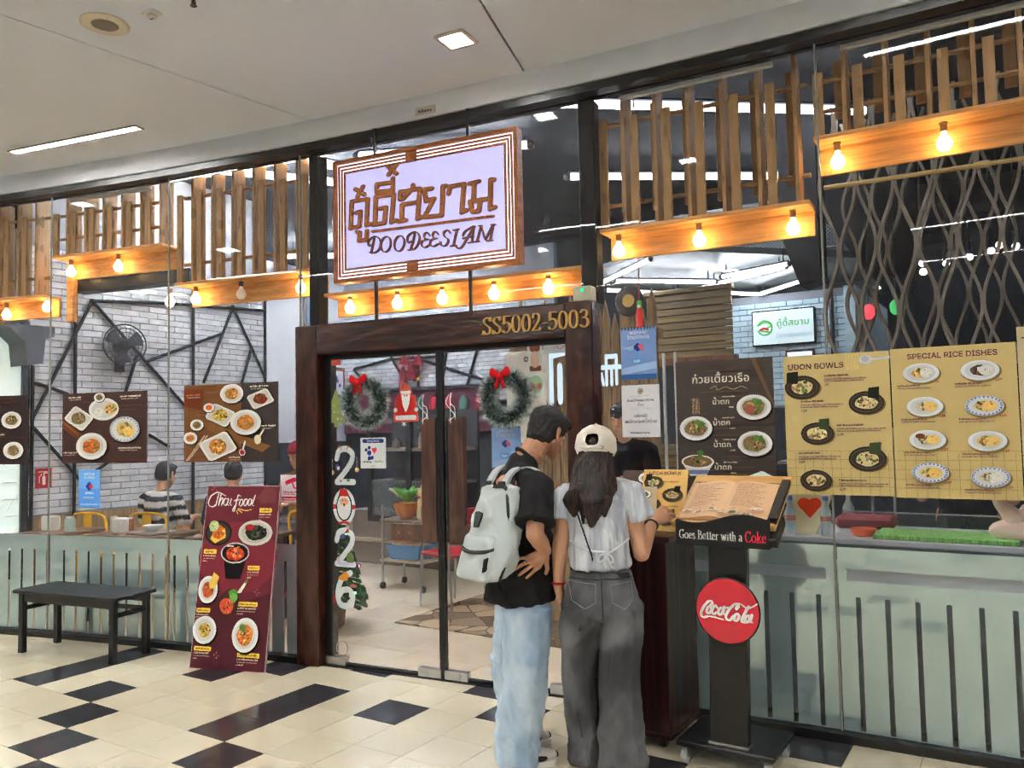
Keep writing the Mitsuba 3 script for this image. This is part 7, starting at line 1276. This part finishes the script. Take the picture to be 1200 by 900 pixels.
a.poly(turn(ell(.25, .42, .075, .1), -25, (.25, .42)), (70, 44, 40)).food(.24, .405, .055, [(206, 90, 60), (226, 150, 110), (180, 60, 44)], 10, 22).blob(.28, .48, .035, (80, 140, 60), 11, 9, .3).blob(.29, .46, .03, (110, 170, 80), 12, 9, .3).poly(Polygon([(.31, .49), (.36, .56), (.38, .56), (.34, .49)]), (220, 226, 206)).poly(Polygon([(.36, .56), (.4, .6), (.37, .55)]), (90, 130, 70))
a.plate(.09, .245, .09, [(206, 170, 90), (176, 130, 60), (226, 196, 120), (120, 130, 70)], 13, 1., f=.55).plate(.40, .225, .098, [(214, 130, 60), (226, 170, 90), (190, 90, 50), (230, 200, 140)], 14, 1.12, f=.66).blob(.38, .27, .025, (90, 130, 60), 4)
for x, y in ((.46, .5), (.2, .09), (.06, 1.17)): a.poly(pen([[(x, y + .012), (x, y + .02)], [(x - .012, y), (x - .02, y + .004)], [(x + .012, y - .002), (x + .02, y - .004)], [(x, y - .014), (x + .004, y - .02)]], .004), (206, 150, 140))
add('print', at(a.mesh(), TM), 'paint', t)
add('edge_band', at(cat(bx(0, .004, 0, BH, -.013, .002), bx(BW - .004, BW, 0, BH, -.013, .002), bx(0, BW, BH - .004, BH, -.013, .002)), TM), 'satin', t, (176, 150, 150))

# podium with menus
pod = thing('podium', 'dark red wooden podium on castors behind the woman with the cap', 'podium')
add('cabinet', bx(2.79, 3.19, 1.27, 1.66, .075, .985, .004), 'mahogany', pod); add('top', bx(2.76, 3.22, 1.24, 1.69, .985, 1.015, .005), 'mahogany', pod); add('plinth', bx(2.78, 3.2, 1.26, 1.67, .06, .085, .003), 'mahogany', pod)
wheel = lathe([(.008, -.012), (.027, -.012), (.03, -.006), (.03, .006), (.027, .012), (.008, .012)], 20)
def castor(t, x, y, z1, col, r=1.):
    k = add('castor', at(cat(bx(-.016, -.013, -.012, .014, .03, z1), bx(.013, .016, -.012, .014, .03, z1), bx(-.018, .018, -.016, .018, z1 - .006, z1)), np.array([[1, 0, 0, x], [0, 1, 0, y], [0, 0, 1, 0], [0, 0, 0, 1.]])), 'steel', t); m = wheel.copy(); m.apply_scale(r); add('wheel', at(m, fr([x, y, .03 * r], [0, 1, 0], [0, 0, 1])), 'satin', k, col, 40)
for x in (2.84, 3.13):
    for y in (1.33, 1.6): castor(pod, x, y, .06, (26, 24, 24))
def menu(t, M, w, h, draw, base=(222, 176, 92), th_=.004):
    add('page', at(bx(0, w, 0, h, -th_, 0, .001), M), 'satin', t, base); a = Art(); draw(a, w, h); add('print', at(a.mesh(), M), 'paint', t)
def art_m1(a, w, h):
    a.text('UDON BOWLS', w * .12, h * .91, .018, (84, 34, 56), bold=True); darkbowl(a, w * .25, h * .78, .05, 1, -1); darkbowl(a, w * .7, h * .58, .052, 2, 1); darkbowl(a, w * .62, h * .2, .052, 4, 2); darkbowl(a, w * .25, h * .42, .05, 3)
    for k in range(4): a.words(w * .45, h * (.78 - .2 * k), w * .4, .008, (150, 96, 60), k)
mt = thing('menu', 'yellow udon menu propped up on the podium', 'menu'); MM = fr([3.005, 1.40, 1.018], [.995, .1, 0], [-.06, .46, .89]); menu(mt, MM @ np.array([[1, 0, 0, -.02], [0, 1, 0, 0], [0, 0, 1, 0], [0, 0, 0, 1.]]), .235, .335, art_m1)
mt = thing('menu', 'beige menu sheet lying over the left half of the udon menu', 'menu'); MM = fr([2.93, 1.365, 1.018], [.97, .24, 0], [.06, .44, .89])
menu(mt, MM, .16, .235, lambda a, w, h: (a.plate(w * .62, h * .82, .03, HERB, 2, .7), a.plate(w * .55, h * .42, .055, [(200, 180, 140), (176, 150, 110)], 3, .6), a.plate(w * .3, h * .62, .03, CURRY, 4, .6), a.words(w * .1, h * .2, w * .7, .008, (120, 96, 80), 4), a.words(w * .1, h * .12, w * .6, .008, (120, 96, 80), 5)), (196, 176, 142))
mt = thing('menu', 'dark brown menu at the back of the podium beside the cap', 'menu'); MM = fr([2.80, 1.56, 1.018], [.99, .1, 0], [-.06, .40, .91]); menu(mt, MM, .22, .31, lambda a, w, h: (a.plate(w * .62, h * .86, .045, FRY, 2, .7), a.rect(w * .96, 0, w, h, (226, 214, 190))), (60, 34, 28))
st_ = thing('menu_easel', 'grey plastic stand holding the udon menu on the podium', 'stand'); add('frame', at(cat(bx(.02, .2, .0, .02, -.05, -.012, .003), bx(.09, .12, .02, .2, -.02, -.012, .002), bx(.195, .205, .06, .28, -.03, -.02, .002)), fr([3.005, 1.415, 1.018], [.995, .1, 0], [-.06, .46, .89])), 'satin', st_, (120, 124, 128))

# drink brand stand with the open menu
sd = thing('menu_stand', 'black wheeled stand with a round red drink sign and an open menu tray', 'stand')
add('base_plate', bx(3.25, 3.695, 1.17, 1.53, .082, .108, .006), 'black_metal', sd)
for x in (3.285, 3.66):
    for y in (1.205, 1.495): castor(sd, x, y, .082, (200, 200, 200), 1.1)
add('post', at(bx(-.086, .086, -.025, .025, .108, 1.0, .004), np.array([[1, 0, .025, 3.487], [0, 1, .0, 1.225], [0, 0, 1, 0], [0, 0, 0, 1.]])), 'black_metal', sd, label='wide black post'); add('post_foot', bx(3.398, 3.582, 1.193, 1.255, .108, .122, .002), 'steel', sd)
hx = np.linspace(0, .43, 24); top_ = .124 - .02 * np.sin((hx / .43) * 2 * math.pi * .95 + .35) * 1.1 + .0
hp = Polygon([(0, 0)] + [(.43, .0)] + [(x, float(y)) for x, y in zip(hx[::-1], top_[::-1])]).buffer(-.004).buffer(.004)
HM = fr([3.28, 1.175, .995], [1, 0, 0], [0, .03, 1]); add('header_panel', at(prism(hp, -.012, 0), HM), 'black_metal', sd)
LAT = {'G': ([curve([(.62, .78), (.5, .96), (.28, .92), (.1, .6), (.16, .2), (.42, .02), (.62, .14)], 6), [(.62, .12), (.62, .42)], [(.46, .42), (.74, .42)], [(.62, .78), (.62, .95)]], .78), 'o': ([arc(.27, .32, .2, .3, 0, 360, 18)], .54), 'e': ([[(.1, .36), (.42, .38)], curve([(.42, .38), (.34, .62), (.16, .56), (.08, .3), (.2, .04), (.42, .14)], 5)], .5), 's': ([curve([(.34, .5), (.2, .62), (.08, .5), (.2, .34), (.36, .2), (.26, .02), (.06, .1)], 5)], .44),
       'B': ([[(.18, .03), (.18, .95)], [(.06, .96), (.3, .96)], [(.06, .03), (.3, .03)], curve([(.2, .96), (.46, .9), (.46, .6), (.22, .52)], 5), curve([(.22, .52), (.56, .46), (.56, .1), (.2, .03)], 5)], .68), 't': ([[(.2, .84), (.2, .12)], curve([(.2, .12), (.26, .03), (.38, .08)], 4), [(.06, .62), (.36, .62)]], .36), 'r': ([[(.15, .62), (.15, .03)], [(.05, .03), (.28, .03)], curve([(.15, .46), (.26, .62), (.4, .58)], 4), [(.04, .61), (.15, .61)]], .42),
       'w': ([[(.1, .62), (.26, .03)], [(.26, .03), (.4, .6)], [(.4, .6), (.56, .03)], [(.56, .03), (.7, .62)], [(.02, .62), (.2, .62)], [(.6, .62), (.78, .62)]], .8), 'i': ([[(.15, .62), (.15, .03)], [(.05, .03), (.26, .03)], [(.15, .84), (.152, .86)], [(.05, .61), (.15, .61)]], .3), 'h': ([[(.14, .98), (.14, .03)], curve([(.14, .46), (.28, .63), (.42, .5), (.43, .03)], 5), [(.04, .03), (.24, .03)], [(.34, .03), (.53, .03)], [(.04, .97), (.14, .97)]], .58),
       'a': ([curve([(.1, .52), (.22, .63), (.36, .52), (.37, .12), (.46, .04)], 5), curve([(.36, .36), (.14, .28), (.1, .1), (.22, .02), (.36, .14)], 5)], .5), 'C': ([curve([(.62, .76), (.5, .95), (.26, .9), (.1, .5), (.22, .1), (.46, .02), (.64, .2)], 6), [(.62, .74), (.63, .95)]], .72), 'k': ([[(.14, .98), (.14, .03)], [(.16, .26), (.42, .6)], [(.26, .36), (.46, .03)], [(.04, .03), (.24, .03)], [(.36, .03), (.54, .03)], [(.32, .61), (.52, .61)], [(.04, .97), (.14, .97)]], .55), ' ': ([], .28)}
def roman(text, h, w=.115, thin=.04):
    x, out = 0., []
    for c in text:
        s_, a_ = LAT[c]
        if s_: out.append(affinity.translate(pen(s_, w, thin), x, 0))
        x += a_
    return affinity.scale(unary_union(out), h, h, origin=(0, 0)), x * h
a = Art(); p1, w1 = roman('Goes Better with a ', .042); p2, w2 = roman('Coke', .05, .15); k_ = .40 / (w1 + w2)
a.poly(affinity.translate(affinity.scale(p1, k_, 1, origin=(0, 0)), .016, .028), (222, 220, 218)).poly(affinity.translate(affinity.scale(p2, k_, 1, origin=(0, 0)), .016 + w1 * k_, .026), (214, 50, 70)); add('header_print', at(a.mesh(), HM), 'paint', sd)
tray = [np.array(q) for q in ((3.275, 1.21, 1.085), (3.705, 1.21, 1.085), (3.725, 1.53, 1.262), (3.275, 1.53, 1.262))]
TRM = fr([3.27, 1.215, 1.10], [1, 0, 0], [0, .86, .5])
add('tray', at(cat(bx(-.02, .455, -.01, .40, -.03, -.012, .004)), TRM), 'tray_wood', sd); add('tray_lip', at(bx(-.02, .455, -.015, .004, -.03, .006, .005), TRM), 'tray_wood', sd); add('tray_side', at(bx(.43, .47, -.07, .1, -.075, -.03, .004), TRM), 'black_metal', sd); add('tray_back', at(bx(.0, .43, .1, .3, -.11, -.03, .004), TRM), 'black_metal', sd)
ob = thing('open_menu', 'open cream menu book with small dish pictures on the black stand', 'menu book'); xs = np.linspace(-.205, .205, 33); hz = .004 + .016 * np.exp(-((np.abs(xs) - .06) / .07) ** 2) * (1 - np.exp(-(xs / .012) ** 2)) + .004 * (1 - np.abs(xs) / .205)
def OB(m): return at(m, TRM @ np.array([[1, 0, 0, .208], [0, 1, 0, .02], [0, 0, 1, -.004], [0, 0, 0, 1.]]))
add('cover', OB(bx(-.212, .248, -.004, .31, -.01, -.003, .002)), 'satin', ob, (26, 24, 24)); add('cover_fold', OB(bx(.212, .25, .01, .315, -.004, .018, .004)), 'satin', ob, (24, 23, 23), label='black flap of the cover')
pgv = [(x, y, z) for y in (0, .29) for x, z in zip(xs, hz)]; n_ = len(xs); fc = [[i, i + 1, n_ + i + 1] for i in range(n_ - 1)] + [[i, n_ + i + 1, n_ + i] for i in range(n_ - 1)]
pv = np.array(pgv + [(x, y, -.003) for y in (0, .29) for x in xs]); N2 = 2 * n_
fc += [[N2 + i, i + 1, i] for i in range(n_ - 1)] + [[N2 + i, N2 + i + 1, i + 1] for i in range(n_ - 1)] + [[n_ + i, n_ + i + 1, N2 + n_ + i] for i in range(n_ - 1)] + [[n_ + i + 1, N2 + n_ + i + 1, N2 + n_ + i] for i in range(n_ - 1)]
add('pages', OB(trimesh.Trimesh(pv, fc, process=False)), 'satin', ob, (216, 178, 138)); a = Art()
for s_ in (-1, 1):
    for k in range(12): a.words(-.18 if s_ < 0 else .02, .26 - .0155 * k, .14 - .02 * (k % 3), .0055, (140, 96, 70), k + 20 * (s_ > 0))
for k, (x, y, r) in enumerate(((-.175, .05, .026), (-.115, .032, .028), (-.055, .05, .026), (-.004, .03, .02), (.048, .028, .028), (.112, .024, .026), (.15, .062, .03))): a.plate(x, y, r, [CURRY, FRY, RICE, DARKF, HERB, FRY, CURRY][k], k, .62, (226, 216, 206), (206, 196, 186), .7, (190, 150, 114)); a.words(x - .005, y + .026, .012, .005, (120, 80, 60), k)
m_, c_ = a.mesh(); q = m_.vertices; q[:, 2] += np.interp(q[:, 0], xs, hz) + .0006; add('print', (OB(m_), c_), 'paint', ob)
DK = fr([3.515, 1.168, .7155], [1, 0, 0], [0, 0, 1]); dk = add('disc', at(lathe([(.136, 0), (.143, .004), (.143, .014), (.139, .018), (.001, .02)], 56), DK @ np.array([[1, 0, 0, 0], [0, 1, 0, 0], [0, 0, 1, -.012], [0, 0, 0, 1.]])), 'gloss', sd, (206, 34, 52), 30, label='round red disc with white script')
add('disc_edge', at(tube(np.array([(.1435 * math.cos(q), .1435 * math.sin(q), 0) for q in np.arange(48) * math.pi / 24]), .0045, 8, True), DK), 'satin', dk, (26, 16, 18), True)
sc_ = pen([curve(p, 6) for p in K(DISK_SCRIPT, 't')], .0125, .0085, -25).union(pen([curve(p, 6) for p in K(DISK_SCRIPT, 'w')], .008, .006)); add('script', at(prism(sc_, .0065, .0088), DK), 'satin', dk, (236, 232, 230))
add('disc_bracket', bx(3.47, 3.56, 1.172, 1.2, .66, .77, .003), 'black_metal', sd)
# small things round the podium
t = thing('paper_roll', 'folded pale paper on the shelf edge behind the stand', 'paper'); add('sheet', bx(2.9, 3.35, 1.985, 2.0, .845, .868, .003), 'satin', t, (206, 196, 176))
pl = thing('potted_plant', 'small green plant on the counter behind the udon menu', 'plant'); add('pot', lathe([(.03, .962), (.042, 1.02), (.038, 1.02)], 16, (2.83, 2.3, 0)), 'satin', pl, (190, 190, 184), 40)
for k in range(9):
    q = .7 * k; c_ = curve([(2.83, 2.3, 1.02), (2.83 + .03 * math.cos(q), 2.3 + .03 * math.sin(q), 1.08 + .01 * (k % 3)), (2.83 + .075 * math.cos(q), 2.3 + .06 * math.sin(q), 1.09 + .012 * (k % 4))], 4); add('leaf', tube(c_, .003 + .014 * np.sin(np.linspace(.1, 3, len(c_))), 5), 'satin', pl, [(70, 140, 60), (110, 170, 80)][k % 2], True)
